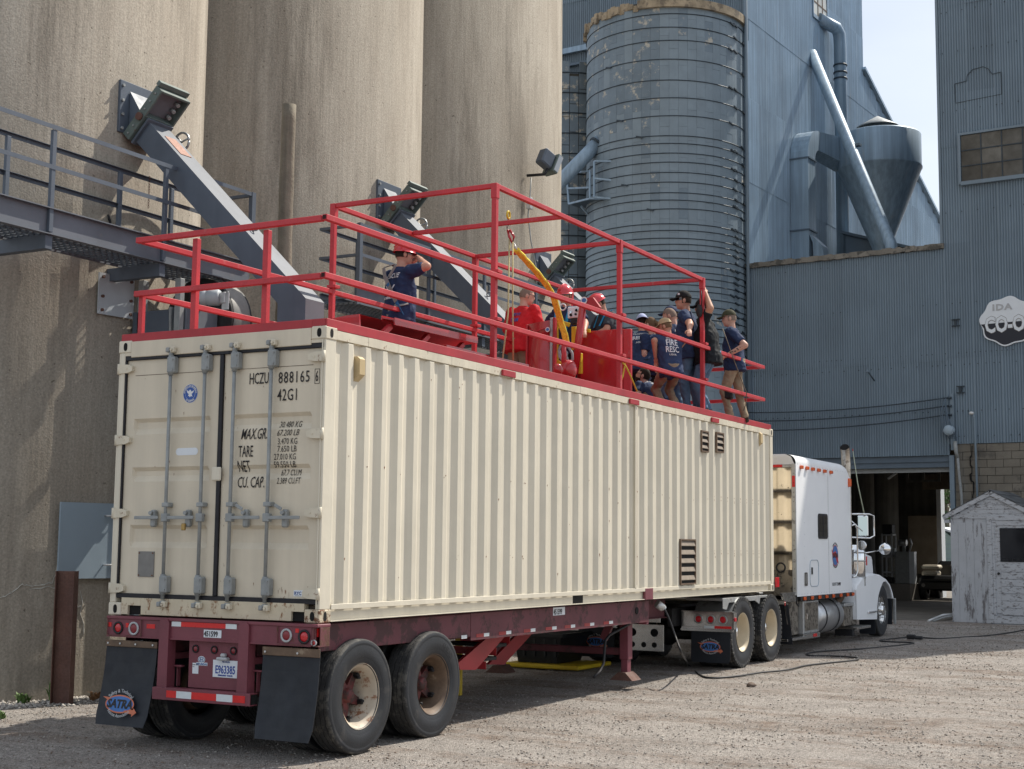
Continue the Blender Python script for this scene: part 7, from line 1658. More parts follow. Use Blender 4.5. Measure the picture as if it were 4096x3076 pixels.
def remeshed(b, vox, smooth=4, shrink=None):
    me = b.mesh('tmp', ['skin']); o = bpy.data.objects.new('tmp', me); COL.objects.link(o)
    m = o.modifiers.new('r', 'REMESH'); m.mode = 'VOXEL'; m.voxel_size = vox; m.use_smooth_shade = True
    if smooth: s_ = o.modifiers.new('s', 'SMOOTH'); s_.factor = .5; s_.iterations = smooth
    bpy.context.view_layer.update()
    r_ = bpy.data.meshes.new_from_object(o.evaluated_get(bpy.context.evaluated_depsgraph_get()))
    bpy.data.objects.remove(o); bpy.data.meshes.remove(me); smoothed(r_); return r_
def cap_(b, p, q, r0, r1, n=14):                      # tapered limb with round ends
    p, q = Vector(p), Vector(q); b.tube([p, q], [r0, r1], n); b.ball(p, r0, n, m=8); b.ball(q, r1, n, m=8)
def torso(b, P, Q, secs, fwd, n=24):                  # elliptical sections along P-Q ; secs=[(t, halfwidth, halfdepth, forward shift)]
    P, Q = Vector(P), Vector(Q); ax = (Q - P).normalized(); f = Vector(fwd); f = (f - ax * f.dot(ax)).normalized(); s_ = f.cross(ax)
    vs = []
    for t_, w, d, sh_ in secs:
        c = P + (Q - P) * t_ + f * sh_
        for k in range(n):
            a = 2 * PI * k / n; ca_, sa_ = math.cos(a), math.sin(a)
            vs.append(c + s_ * (w * math.copysign(abs(ca_) ** .85, ca_)) + f * (d * math.copysign(abs(sa_) ** .9, sa_)))
    m = len(secs); b.add(vs, [(i * n + k, i * n + (k + 1) % n, (i + 1) * n + (k + 1) % n, (i + 1) * n + k) for i in range(m - 1) for k in range(n)] + [tuple(range(n)), tuple(reversed(range((m - 1) * n, m * n)))])

def person(name_label, loc, yaw, h=1.78, lean=0, head=(0, 0), armL=None, armR=None, legL=None, legR=None, skin='skin', shirt='navy', pants='jeans', shoes='boot',
           long_sleeve=False, bulk=1.0, hat=None, hair='hair_dark', glasses=None, beard=None, pelvis=(0, 0, .95), text=None, group='people on the container roof', ponytail=False, twist=0, front_text=False):
    """local axes: +y the way he faces, x to his right, feet at z=0. arm = (elbow, hand) relative to body, in local axes."""
    s = h / 1.78; t = thing('person', name_label, 'person', loc, group); Mw = Matrix.Translation(loc) @ Matrix.Rotation(yaw, 4, 'Z') @ Matrix.Scale(s, 4)
    V_ = Vector; pel = V_(pelvis); Ra = Matrix.Rotation(-lean, 3, 'X'); Rt = Matrix.Rotation(twist, 3, 'Z')
    def U(x, y, z): return pel + Rt @ (Ra @ V_((x, y, z)))      # point on the upper body, relative to the pelvis
    neck = U(0, -.01, .55); chest = U(0, 0, .40); Fw = Rt @ (Ra @ V_((0, 1, 0))); Uw = Rt @ (Ra @ V_((0, 0, 1)))
    shL, shR = U(-.185 * bulk ** .5, -.015, .475), U(.185 * bulk ** .5, -.015, .475)
    bulk *= 1.07
    dn, tn = head                                     # nod (down positive), turn (to his right positive)
    Hr = Rt @ Matrix.Rotation(-tn, 3, 'Z') @ Matrix.Rotation(-dn, 3, 'X')
    HS = 1.08
    hc = neck + (Uw * .055 + V_((0, 0, .025))) + Hr @ V_((0, .025, .095))
    def Hd(x, y, z): return hc + Hr @ (V_((x, y, z)) * HS)
    hipL, hipR = pel + V_((-.095, 0, -.03)), pel + V_((.095, 0, -.03))
    kL, fL = legL or (V_((-.11, .03, .49)), V_((-.12, -.03, .08))); kR, fR = legR or (V_((.11, .03, .49)), V_((.12, -.03, .08)))
    kL, fL, kR, fR = V_(kL), V_(fL), V_(kR), V_(fR)
    eL, hL = [V_(q) for q in (armL or (shL + V_((-.06, -.03, -.28)), shL + V_((-.05, .08, -.52))))]
    eR, hR = [V_(q) for q in (armR or (shR + V_((.06, -.03, -.28)), shR + V_((.05, .08, -.52))))]
    M3 = Mw
    def fin(b, vox, nm, mt, sm=4, parent=t, lab=None, fold=0):
        b.xf(M3); me = remeshed(b, vox, sm)
        if fold:                                      # creases in the cloth
            sd = Vector(loc) * 7; N3 = [v.normal.copy() for v in me.vertices]
            for v, nn_ in zip(me.vertices, N3):
                p = v.co; a_ = mnoise.noise(Vector((p.x * 9, p.y * 9, p.z * 6)) + sd); b_ = 1 - abs(mnoise.noise(Vector((p.x * 14 + p.z * 9, p.y * 14 - p.z * 7, p.z * 10)) + sd)) * 2.2
                v.co = p + nn_ * fold * (a_ + .55 * b_ - .3)
        me.materials.clear(); me.materials.append(M[mt]); me.name = nm
        V = np.empty(len(me.vertices) * 3, np.float32); me.vertices.foreach_get('co', V); V = V.reshape(-1, 3); org = V.mean(0); V -= org; me.vertices.foreach_set('co', V.ravel())
        o = place(nm, me, V_(org), parent); o['_'] = 1; del o['_']
        if lab: o['label'] = lab
        return o
    # --- body: one skin
    b = MB()
    hm = MB(); M4 = Matrix.Translation(hc) @ Hr.to_4x4()
    b.ball(hc, (.083, .106, .124), 20, M4=Hr.to_4x4(), m=14); b.ball(Hd(0, .03, -.055), (.065, .078, .075), 16, M4=Hr.to_4x4(), m=10); b.ball(Hd(0, .072, -.100), (.028, .026, .020), 10)
    b.ball(Hd(0, .098, -.020), (.014, .022, .028), 10, M4=Hr.to_4x4()); b.ball(Hd(0, .086, .018), (.05, .018, .014), 12, M4=Hr.to_4x4()); b.ball(Hd(0, .090, -.062), (.026, .014, .012), 10, M4=Hr.to_4x4())
    for sx in (-1, 1): b.ball(Hd(sx * .078, -.005, -.015), (.012, .022, .034), 10, M4=Hr.to_4x4(), m=8)
    cap_(b, neck - Uw * .06, Hd(0, -.02, -.07), .062 * bulk ** .3, .056)
    torso(b, pel, neck, [(0, .13, .09, 0), (.35, .12 * bulk, .085 * bulk, .01), (.7, .145, .10, .01), (.9, .12, .075, 0), (1, .06, .05, 0)], Fw)
    for sh_, e, hd_, sg in ((shL, eL, hL, -1), (shR, eR, hR, 1)):
        cap_(b, sh_, e, .056 * bulk ** .6, .046 * bulk ** .4); cap_(b, e, hd_, .047 * bulk ** .4, .030)
        d = (hd_ - e).normalized(); side = d.cross(V_((0, 0, 1))); side = side.normalized() if side.length > .1 else V_((1, 0, 0)); pn = side.cross(d).normalized()
        pc = hd_ + d * .05; Mh = Matrix(((side.x, d.x, pn.x, 0), (side.y, d.y, pn.y, 0), (side.z, d.z, pn.z, 0), (0, 0, 0, 1)))
        b.ball(pc, (.040, .050, .018), 12, M4=Mh, m=8)
        for k, (o_, L) in enumerate(((-.030, .070), (-.010, .080), (.010, .075), (.029, .060))):
            k0 = pc + d * .040 + side * o_; k1 = k0 + d * L * .5 - pn * .012; k2 = k1 + d * L * .3 - pn * .030
            b.tube([k0, k1, k2], [.0105, .010, .008], 8)
        t0 = hd_ + d * .02 - side * .03 * sg; b.tube([t0, t0 + d * .035 - side * .025 * sg - pn * .01, t0 + d * .06 - side * .022 * sg - pn * .03], [.014, .012, .009], 8)
    for hp, k_, f_ in ((hipL, kL, fL), (hipR, kR, fR)):
        cap_(b, hp, k_, .075, .048); cap_(b, k_, f_, .046, .034)
    fin(b, .0105, 'body', skin, 3)
    # --- shirt
    b = MB(); w = bulk
    torso(b, pel - Uw * .12 - V_((0, 0, .02)), neck + Uw * .005, [(0, .176 * w, .140 * w, -.005), (.16, .174 * w, .142 * w, .0), (.40, .168 * w, .130 * w, .012), (.66, .185 * w ** .7, .130 * w ** .8, .005), (.82, .192 * w ** .6, .118, -.005), (.93, .135, .09, -.01), (1.0, .075, .068, 0)], Fw, 28)
    for sh_, e, hd_ in ((shL, eL, hL), (shR, eR, hR)):
        b.ball(sh_, .082 * w ** .4, 14, m=10)
        if long_sleeve: cap_(b, sh_, e, .078 * w ** .4, .062); b.tube([e, e.lerp(hd_, .93)], [.062, .042], 16); b.ball(e, .062)
        else: b.tube([sh_, sh_.lerp(e, .78)], [.080 * w ** .4, .068 * w ** .3], 18)
    sh_ob = fin(b, .013, 'shirt', shirt, 3, fold=.014)
    # --- trousers
    b = MB(); b.ball(pel + V_((0, -.01, -.03)), (.152 * w ** .8, .102 * w ** .8, .11), 22, m=12); b.tube([pel + V_((0, 0, -.03)), pel + V_((0, 0, .07))], [.15 * w ** .8, .145 * w ** .8], 20)
    for hp, k_, f_ in ((hipL, kL, fL), (hipR, kR, fR)):
        cap_(b, hp, k_, .098 * w ** .5, .068); b.tube([k_, f_ + (k_ - f_) * .02], [.068, .058], 16); b.ball(k_ + V_((0, .01, 0)), .069)
    fin(b, .014, 'trousers', pants, 3, fold=.015)
    b = MB()
    for f_ in (fL, fR): b.ball(f_ + V_((0, .07, -.035)), (.050, .135, .045), 14, m=8); b.ball(f_ + V_((0, 0, -.0)), (.05, .06, .07), 12, m=8)
    b.xf(M3); b.obj('shoes', shoes, t)
    # belt
    b = MB(); b.lathe([(.154 * w ** .8, 0), (.158 * w ** .8, .0), (.158 * w ** .8, .035), (.154 * w ** .8, .035)], pel + V_((0, 0, .045)), (0, 0, 1), 28); 
    # --- head dressing
    def headshape(rx, ry, rz, cz=0, cy=0, cut=None, back=None, n=24, m=16):
        q = MB(); vs = []
        for i in range(m + 1):
            th = PI * i / m
            for k in range(n):
                x = math.sin(th) * math.cos(2 * PI * k / n) * rx; y = math.sin(th) * math.sin(2 * PI * k / n) * ry; z = math.cos(th) * rz
                vs.append((x, y, z))
        fs = []
        for i in range(m):
            for k in range(n):
                f = (i * n + k, (i + 1) * n + k, (i + 1) * n + (k + 1) % n, i * n + (k + 1) % n); c_ = [sum(vs[j][a] for j in f) / 4 for a in range(3)]
                if cut(c_): fs.append(f)
        us = sorted({i for f in fs for i in f}); mp_ = {i: k for k, i in enumerate(us)}; q.add([Hd(vs[i][0], vs[i][1] + cy, vs[i][2] + cz) for i in us], [tuple(mp_[i] for i in f) for f in fs], 0, True); return q
    if hair:
        q = headshape(.081, .103, .120, cut=lambda c_: c_[2] > (.045 if c_[1] > .02 else -.045) and (c_[1] < .060 or c_[2] > .075))
        q.xf(M3); q.obj('hair', hair, t)
    if ponytail: q = MB(); q.tube([Hd(0, -.09, .03), Hd(.02, -.14, -.02), Hd(.03, -.13, -.12), Hd(.03, -.10, -.18)], [.03, .04, .035, .012], 10); q.xf(M3); q.obj('ponytail', hair or 'hair_brown', t)
    if beard: q = headshape(.066, .080, .078, cz=-.052, cy=.032, cut=lambda c_: c_[2] < -.005 and c_[1] > -.02 and not (c_[1] > .07 and c_[2] > -.03)); q.xf(M3); q.obj('beard', beard, t)
    if glasses:
        q = MB(); mt_ = 'shade'
        if glasses == 'sun':
            vs = []; n = 12
            for i in range(n + 1):
                a = R(-72) + R(144) * i / n; r_ = 1.09
                for z in (.030, -.006): vs.append(Hd(math.sin(a) * .077 * r_, math.cos(a) * .096 * r_ - .002, z))
            q.add(vs, [(i * 2, i * 2 + 2, i * 2 + 3, i * 2 + 1) for i in range(n)], 0, True)
        else:
            for sx in (-1, 1):
                q.tube([Hd(sx * .033 + .022 * math.cos(a), .100 - .006 * abs(math.cos(a)), .012 + .016 * math.sin(a)) for a in [2 * PI * i / 14 for i in range(15)]], .0028, 5); q.tube([Hd(sx * .055, .095, .016), Hd(sx * .083, .0, .010)], .003, 5)
        q.xf(M3); q.obj('glasses', mt_, t)
    if hat:
        kind, hm_ = hat[:2]; back_ = len(hat) > 2 and hat[2] == 'back'; sgn = -1 if back_ else 1
        if kind == 'cap':
            q = headshape(.090, .112, .122, cz=.012, cut=lambda c_: c_[2] > .022)
            n = 12; vs = []
            for i in range(n + 1):
                a = R(-62) + R(124) * i / n; vs += [Hd(math.sin(a) * .088, sgn * math.cos(a) * .104, .040), Hd(math.sin(a) * .098, sgn * (.085 + math.cos(a) * .100), .022 - .02 * math.sin(a) ** 2), Hd(math.sin(a) * .098, sgn * (.085 + math.cos(a) * .100), .018 - .02 * math.sin(a) ** 2)]
            q.xf(M3); ho = q.obj('cap', hm_, t); q2 = MB(); q2.add(vs, [(i * 3 + j, i * 3 + j + 1, i * 3 + j + 4, i * 3 + j + 3) for i in range(n) for j in range(2)], 0, True); q2.xf(M3); q2.obj('brim', hm_, ho)
            if len(hat) > 3:
                q = MB(); q.add([Hd(-.092, .052, .060), Hd(-.085, .078, .060), Hd(-.080, .078, .085), Hd(-.087, .052, .085)], [(0, 1, 2, 3)]); q.xf(M3); q.obj('badge', 'white_print', ho)
        else:
            q = headshape(.106, .130, .128, cz=.012, cut=lambda c_: c_[2] > .008)
            n = 28; vs = []
            for i in range(n):
                a = 2 * PI * i / n; vs += [Hd(math.sin(a) * .104, math.cos(a) * .128, .028), Hd(math.sin(a) * .116, math.cos(a) * (.150 if math.cos(a) > 0 else .136), .012)]
            q.add(vs, [(i * 2, ((i + 1) % n) * 2, ((i + 1) % n) * 2 + 1, i * 2 + 1) for i in range(n)], 0, True); q.tube([Hd(0, y, .012 + .130 * math.sqrt(max(0, 1 - (y / .131) ** 2))) for y in np.linspace(-.12, .12, 12)], .012, 6); q.xf(M3); q.obj('helmet', hm_, t)
    # --- printing on the back or chest
    if text:
        lw = wloc(sh_ob); bv = BVHTree.FromPolygons([v.co + lw for v in sh_ob.data.vertices], [tuple(p.vertices) for p in sh_ob.data.polygons])
        bk = -(Mw.to_3x3() @ Fw).normalized() * (-1 if front_text else 1); up = (Mw.to_3x3() @ Uw).normalized(); rt = up.cross(bk)
        for txt, size, dz_, sx_, mt_ in text:
            c = Mw @ (U(0, 0, .36 + dz_)) + bk * .1
            vs, fs = text_mesh(txt, size, sx_, 0, .001, .002, 'CENTER'); b_ = MB(); P_ = []
            # dice long letters are fine: the back is nearly flat at this scale
            for v in vs:
                p = c + rt * v.x + up * v.y; hit = bv.ray_cast(p + bk * .3, -bk, .6); P_.append((hit[0] + bk * .006) if hit[0] else None)
            ok = [i for i, p in enumerate(P_) if p]
            if ok:
                fs2 = [f for f in fs if all(P_[i] for i in f)]; P_ = [p if p else P_[ok[0]] for p in P_]
                if fs2: b_.add(P_, fs2); b_.obj('lettering', mt_, sh_ob)
    t['_m'] = 0; del t['_m']
    return t, Mw, U, sh_ob
def strap(t, Mw, pts, w, mt, nm='harness_strap', n=5, th=.006):
    b = MB(); pts = [Vector(p) for p in pts]
    for i in range(len(pts) - 1): b.bar(pts[i], pts[i + 1], w, th, up=(0, -1, .2))
    b.xf(Mw); return b.obj(nm, mt, t)
RF = 3.765                                            # roof level
# yaw: 0 faces +Y (away); PI/2 faces -X (left in the picture)
W = 'white_print'; G_ = 'grey_print'
def stand(px, py, h, lean, yaw, hat=0.0, drop=0.0, nod=0.0):
    """feet on the roof under a head whose top shows at this pixel"""
    zt = RF + h * (1 - .45 * (1 - math.cos(lean))) + hat - drop - .10 * (1 - math.cos(lean + nod)); P = at(px, py, 2, zt); f = Vector((-math.sin(yaw), math.cos(yaw), 0))
    P = P - f * (h * .43 * math.sin(lean)); P.z = RF; return P
def loc_of(loc, yaw, h, w):                          # world point -> his own axes
    return tuple((Matrix.Rotation(-yaw, 3, 'Z') @ (Vector(w) - loc)) / (h / 1.78))
def PP(label, px, py, h, yaw, lean=0, hat=None, drop=0, handL=None, handR=None, **k):
    L = stand(px, py, h, lean, yaw, .015 if hat else 0, drop, k.get('head', (0, 0))[0])
    if drop: k.setdefault('pelvis', (0, -.05, .95 - drop)); k.setdefault('legL', ((-.11, .06 + drop * 1.3, .49 - drop * .3), (-.12, -.03, .08))); k.setdefault('legR', ((.11, .06 + drop * 1.3, .49 - drop * .3), (.12, -.03, .08)))
    for nm, hw_, sg in (('armL', handL, -1), ('armR', handR, 1)):
        if hw_:
            hl = Vector(loc_of(L, yaw, h, hw_)); sh_ = Vector((sg * .20, .55 * math.sin(lean) - .02, 1.43 - drop)); d_ = hl - sh_
            if d_.length > .56: hl = sh_ + d_ * (.56 / d_.length); d_ = hl - sh_
            bend = math.sqrt(max(0, .285 ** 2 - (d_.length / 2) ** 2)); ou = Vector((sg * .5, -.6, -.6)); ou = (ou - d_.normalized() * ou.dot(d_.normalized())).normalized(); k[nm] = (tuple(sh_ + d_ / 2 + ou * bend), tuple(hl))
    return person(label, L, yaw, h, lean=lean, hat=hat, **k)
A, Am, AU, As = PP('man in navy shirt and red helmet shading his eyes, grey harness on his back', 1612, 979, 1.82, R(-22), lean=R(3), head=(R(4), R(22)), bulk=1.2,
   armL=((-.34, .16, 1.38), (-.10, .26, 1.60)), armR=((.43, .10, 1.47), (.10, .20, 1.64)), shirt='navy', pants='black_cloth', hat=('helmet', 'helmet'), hair='hair_dark', glasses='sun',
   text=[('RESCUE', .09, .04, .8, W), ('FIRE DEPARTMENT', .040, -.22, .9, W), ('XX', .16, -.16, .8, W)])
strap(A, Am, [(-.13, -.15, 1.50), (-.06, -.18, 1.38), (.08, -.19, 1.20), (.16, -.16, 1.04)], .055, 'strap_grey'); strap(A, Am, [(.13, -.15, 1.50), (.04, -.185, 1.36)], .05, 'strap_grey')
strap(A, Am, [(.02, -.19, 1.28), (.12, -.18, 1.14), (.19, -.14, .98), (.2, -.08, .88)], .045, 'strap_blue'); strap(A, Am, [(-.17, -.12, .84), (0, -.18, .90), (.16, -.15, 1.0), (.21, -.02, 1.04)], .07, 'strap_grey'); strap(A, Am, [(-.13, .10, 1.50), (-.15, .0, 1.56), (-.13, -.15, 1.50)], .05, 'strap_grey')
PP('bald man in long-sleeved red shirt and khaki trousers, seen from behind', 2102, 1156, 1.76, R(-12), lean=R(9), head=(R(12), R(42)), bulk=1.3, armL=((-.30, .05, 1.18), (-.22, .30, 1.12)), armR=((.33, .10, 1.20), (.16, .36, 1.12)),
   shirt='red_cloth', pants='khaki', long_sleeve=True, hair='hair_short', skin='skin_pale', glasses='clear', text=[('RESCUE', .06, .02, .7, 'blue_print'), ('TEAM', .08, -.08, .7, 'blue_print')])
C_p, Cm, CU, Cs = PP('man in red helmet and dark glasses behind the yellow frame, tools on his chest', 2263, 1147, 1.80, R(165), lean=R(5), head=(R(12), R(-10)), bulk=1.2, armL=((-.38, .08, 1.22), (-.52, .26, 1.08)), armR=((.40, .04, 1.26), (.52, .20, 1.20)),
   shirt='navy', pants='black_cloth', long_sleeve=False, hat=('helmet', 'helmet'), glasses='sun', skin='skin2')
strap(C_p, Cm, [(-.13, .12, 1.48), (-.11, .165, 1.30), (-.10, .175, 1.12)], .05, 'cyan'); strap(C_p, Cm, [(.13, .12, 1.48), (.11, .165, 1.30), (.10, .175, 1.12)], .05, 'cyan'); strap(C_p, Cm, [(-.11, .175, 1.26), (.11, .175, 1.26)], .05, 'cyan')
D_p, Dm, DU, Ds = PP('man in red helmet looking down, grey shirt with bright blue harness straps', 2400, 1186, 1.76, R(140), lean=R(14), head=(R(34), R(12)), bulk=1.12, armL=((-.30, .22, 1.20), (-.20, .42, 1.10)), armR=((.34, .18, 1.20), (.36, .40, 1.12)),
   shirt='charcoal', pants='black_cloth', hat=('helmet', 'helmet'), skin='skin2')
for sx in (-1, 1): strap(D_p, Dm, [(sx * .12, .04, 1.53), (sx * .13, .16, 1.46), (sx * .10, .24, 1.28)], .045, 'cyan')
PP('man in pale lilac cap and navy FIREFIGHTERS shirt, seen from behind', 2567, 1262, 1.82, R(34), lean=R(14), head=(R(12), R(4)), bulk=1.42, armL=((-.28, .10, 1.20), (-.12, .30, 1.16)), armR=((.30, .10, 1.20), (.14, .32, 1.16)), shirt='navy2', pants='black_cloth',
   hat=('cap', 'cap_lilac', 'back'), hair='hair_dark', text=[('PROFESSIONAL', .050, .10, 1.0, G_), ('FIREFIGHTERS', .092, .01, .82, W), ('ASSOCIATION', .045, -.065, 1.0, G_)])
PP('woman with brown hair, only her head showing behind the lilac cap', 2606, 1272, 1.74, R(75), head=(R(5), 0), shirt='navy', hair='hair_brown', ponytail=True, skin='skin_pale')
PP('man in dark navy cap facing left, mostly hidden behind the bald man', 2690, 1228, 1.90, R(112), head=(R(4), 0), shirt='charcoal', hat=('cap', 'navy'), hair='hair_dark')
PP('balding man in navy shirt looking down to the left, behind the tan cap', 2681, 1240, 1.76, R(58), drop=.03, lean=R(9), head=(R(22), R(-42)), bulk=1.15, shirt='navy2', pants='jeans', hair='hair_short', skin='skin_pale', armR=((.30, .12, 1.20), (.16, .36, 1.16)), text=[('LOCAL', .05, .06, .9, W), ('IAFF', .085, -.02, .9, W)])
PP('man in tan cap and navy shirt with big FIRE RESCUE print, hand in pocket', 2664, 1288, 1.60, R(42), drop=.25, lean=R(14), head=(R(14), R(-50)), bulk=1.08, shirt='navy2', pants='khaki', hat=('cap', 'cap_tan'), hair='hair_brown', skin='skin2', armL=((-.27, -.02, 1.14), (-.22, .06, .88)), armR=((.25, .06, 1.16), (.16, .16, .98)),
   text=[('MICHIGAN', .034, .10, .9, G_), ('FIRE', .135, -.02, .72, W), ('RESC', .125, -.135, .72, W), ('USAR', .034, -.19, 1.3, G_)])
yw = R(72); kp = at(2590, 1490, 2, RF + .76)
person('kneeling man with glasses and dark beard, low beside the red panel', (kp.x + .20, kp.y - .02, RF), yw, 1.74, lean=R(52), head=(R(-18), R(-30)), bulk=1.15, pelvis=(0, -.14, .24), legL=((-.18, .22, .46), (-.14, .05, .07)), legR=((.18, .22, .46), (.14, .05, .07)),
   armL=((-.32, .16, .40), (-.34, -.06, .22)), armR=((.30, .44, .40), (.22, .56, .20)), shirt='navy2', pants='khaki', hair='hair_dark', beard='hair_dark', glasses='clear', skin='skin_pale', text=[('ST. CLAIR', .06, .10, .8, W), ('FIRE', .09, .0, .9, W)])
PP('tall man in black cap facing left, elbow bent with his hand on the rail', 2735, 1169, 1.86, R(100), lean=R(6), head=(R(2), R(-14)), bulk=1.2, shirt='navy2', pants='jeans', hat=('cap', 'cap_black', 'f', 1), hair='hair_dark', glasses='sun', skin='skin', handL=tuple(at(2768, 1350, 0, -.03)), armR=((.25, .10, 1.18), (.15, .30, 1.15)),
   legL=((-.10, .06, .49), (-.11, .0, .08)), legR=((.12, -.02, .49), (.13, -.10, .08)))
J_p, Jm, JU, Js = PP('man in black shirt holding the red corner post with his raised arm', 2800, 1200, 1.76, R(98), drop=.04, lean=R(5), head=(R(3), R(-12)), bulk=1.35, shirt='black_cloth', pants='jeans', hat=('cap', 'cap_black'), hair='hair_dark', glasses='sun', skin='skin_arm', handL=(-.06, 9.36, 5.56), armR=((.25, .06, 1.18), (.18, .28, 1.15)))
K_p, Km, KU, Ks = PP('man in camouflage cap with tattooed forearm resting on the rail, farthest right', 2920, 1243, 1.74, R(98), lean=R(5), head=(R(6), R(-14)), bulk=1.15, shirt='navy', pants='tan', hat=('cap', 'cap_camo'), hair='hair_short', glasses='clear', skin='skin_pale', armL=((-.34, -.24, 1.18), (-.36, .06, 1.02)), armR=((.25, .10, 1.18), (.10, .28, 1.05)),
   legL=((-.12, .14, .49), (-.12, .04, .08)), legR=((.12, -.04, .49), (.12, -.14, .08)), text=[('S', .26, -.16, 1.0, 'panel_lt')])
b = MB(); r_ = random.Random(3)
for i in range(9):
    f = .15 + i * .09; p = Vector((-.34, -.24, 1.18)).lerp(Vector((-.36, .06, 1.02)), f) + Vector((-.036, r_.uniform(-.012, .012), r_.uniform(-.02, .02))); b.ball(p, (.012, .016, .012), 8, m=5)
b.xf(Km).obj('tattoo', 'ink', K_p)
b = MB(); b.box((-.20, .0, .36), (-.06, .14, .54), 0, .03); b.xf(Km).obj('knee_pad', 'rubber', K_p)
# only jeans legs show behind the trailer
person('person in blue jeans standing behind the trailer, only the legs showing', (-3.9, 6.05, gz(6)), R(-60), 1.78, shirt='charcoal', pants='jeans', group='people on the ground')
tag(MB().ball((-.385, 9.82, 4.60), (.03, .05, .045)).obj('pouch_radio', mat('hi_vis_pouch', (0.30, 0.42, 0.02), .5, var=.3, vs=30)), 'bright yellow green radio pouch on the belt of the tall man', 'pouch')

# =================================================================== gear on the roof
# open red hatch cover with curved shell
t = thing('open_hatch_cover', 'curved dark red steel hatch cover lying open at the near end of the roof', 'hatch cover', (-.5, 2.2, 3.84))
zq = lambda x, y, ax, v: at(1400 + x / 3.687, 1200 + y / 3.687, ax, v)
a = zq(560, 275, 0, -.35); c = zq(1790, 560, 0, -.35)
b = MB(); d = (c - a).normalized(); nrm = Vector((.35, 0, .94))
b.bar(a, c, .16, .014, up=(.2, 0, 1)); b.bar(a + Vector((.075, 0, -.03)), c + Vector((.075, 0, -.03)), .014, .07).bar(a - Vector((.075, 0, -.01)), c - Vector((.075, 0, -.01)), .014, .05); b.obj('lip_channel', 'red_gloss', t)
b = MB(); n = 14; vs = []; L0 = zq(320, 400, 0, -.62); 
for i in range(n + 1):
    f = i / n; an = PI * .5 * f; yy0 = 1.05; x = -.42 - .75 * math.sin(an) * .9; z = 3.86 + .20 * math.cos(an) 
    vs += [(x, 1.10 - .0 * f, z), (x, 3.35, z)]
b.add(vs, [(i * 2, i * 2 + 1, i * 2 + 3, i * 2 + 2) for i in range(n)], 0, True); b.obj('curved_shell', 'red_dark', t)
b = MB(); pts = [(-.42 - .75 * math.sin(PI * .5 * i / 12) * .9, 1.10, 3.86 + .20 * math.cos(PI * .5 * i / 12)) for i in range(13)]
b.prism(pts + [(-1.12, 1.10, 3.80), (-.40, 1.10, 3.80)], (0, .02, 0)); b.obj('end_plate', 'red_gloss', t)
for y in (1.45, 2.15, 2.85): MB().box((-.60, y, 3.82), (-.33, y + .30, 3.90), 0, .02).obj('stiffener', 'red_gloss', t); MB().bar((-.36, y - .12, 3.84), (-.36, y + .10, 4.0), .05, .05).obj('hinge_arm', 'red', t)
MB().box((-.16, 2.2, 3.83), (-.10, 3.98, 3.885), 0, .004).obj('frame_angle', 'red_gloss', t)
# pit frame with red padded panels and yellow braces
g2 = lambda x, y, ax, v: at(2000 + x / 4.153, 1100 + y / 4.153, ax, v)
t = thing('padded_panel', 'narrow red bulging panel on the roof beside the man in the red shirt', 'panel', (-.6, 7.3, 3.8), 'red rescue panels on the roof')
yb = 7.35
p0 = g2(470, 820, 1, yb); p1 = g2(840, 750, 1, yb); 
b = MB(); n = 10; vs = []
for i in range(n + 1):
    f = i / n; x = p0.x + (p1.x - p0.x) * f; bul = .06 * math.sin(PI * f)
    for z in (3.80, p0.z + (p1.z - p0.z) * f ** 2): vs += [(x, yb - bul, z), (x, yb + .02, z)]
fs = []
for i in range(n): o = i * 4; fs += [(o, o + 4, o + 6, o + 2), (o + 1, o + 3, o + 7, o + 5), (o + 2, o + 6, o + 7, o + 3)]
b.add(vs, fs, 0, True); b.obj('curved_panel', 'red_gloss', t)
for zz in (3.98, p0.z - .1): b = MB(); b.tube([(p0.x + (p1.x - p0.x) * i / 10, yb - .062 * math.sin(PI * i / 10) - .01, zz + .02 * math.sin(i)) for i in range(11)], .010, 6).obj('weld_seam', 'red', t)
MB().box((p0.x - .03, yb - .02, 3.8), (p0.x - .002, yb + .03, p0.z), 0, .004).obj('edge_post', 'red', t)
for k_ in range(2): MB().box((p1.x + .003 + k_ * .045, yb - .03, 3.8), (p1.x + .042 + k_ * .045, yb + .03, p1.z + .03), 0, .004).obj('edge_post', 'red_dark' if k_ else 'alu_dull', t)
def ring_sticker(x, y, z, parent, r_=.035):
    b = MB(); b.add([(x + r_ * math.cos(a), y, z + r_ * math.sin(a)) for a in [2 * PI * i / 20 for i in range(20)]], [tuple(range(20))]); b.add([(x + r_ * .7 * math.cos(a), y - .001, z + r_ * .6 * math.sin(a)) for a in [2 * PI * i / 20 for i in range(20)]], [tuple(range(20))], 1); b.obj('round_sticker', ['white_print', 'blue_logo'], parent)
q = g2(790, 905, 1, yb - .07); ring_sticker(q.x, q.y, q.z, t)
t2 = thing('rescue_tank', 'large plain red steel panel on the roof, in front of the man looking down', 'panel', (-.5, 8.3, 3.8), 'red rescue panels on the roof')
g3 = lambda x, y, ax, v: at(1900 + x / 1.8433, 1050 + y / 1.8433, ax, v)
yb2 = 7.95; r0 = g3(780, 510, 1, yb2); r1 = g3(1095, 492, 1, yb2); r2 = g3(1150, 488, 1, yb2)
MB().box((r0.x, yb2, 3.78), (r1.x, yb2 + .03, r0.z), 0, .004).obj('front_panel', 'red_gloss', t2); MB().box((r1.x + .003, yb2 - .01, 3.78), (r2.x, yb2 + .05, r1.z), 0, .006).obj('side_panel', 'red', t2)
MB().box((r0.x - .3, yb2 + .5, 3.78), (r1.x - .32, yb2 + .53, r0.z - .12)).obj('rear_panel', 'red_gloss', t2)
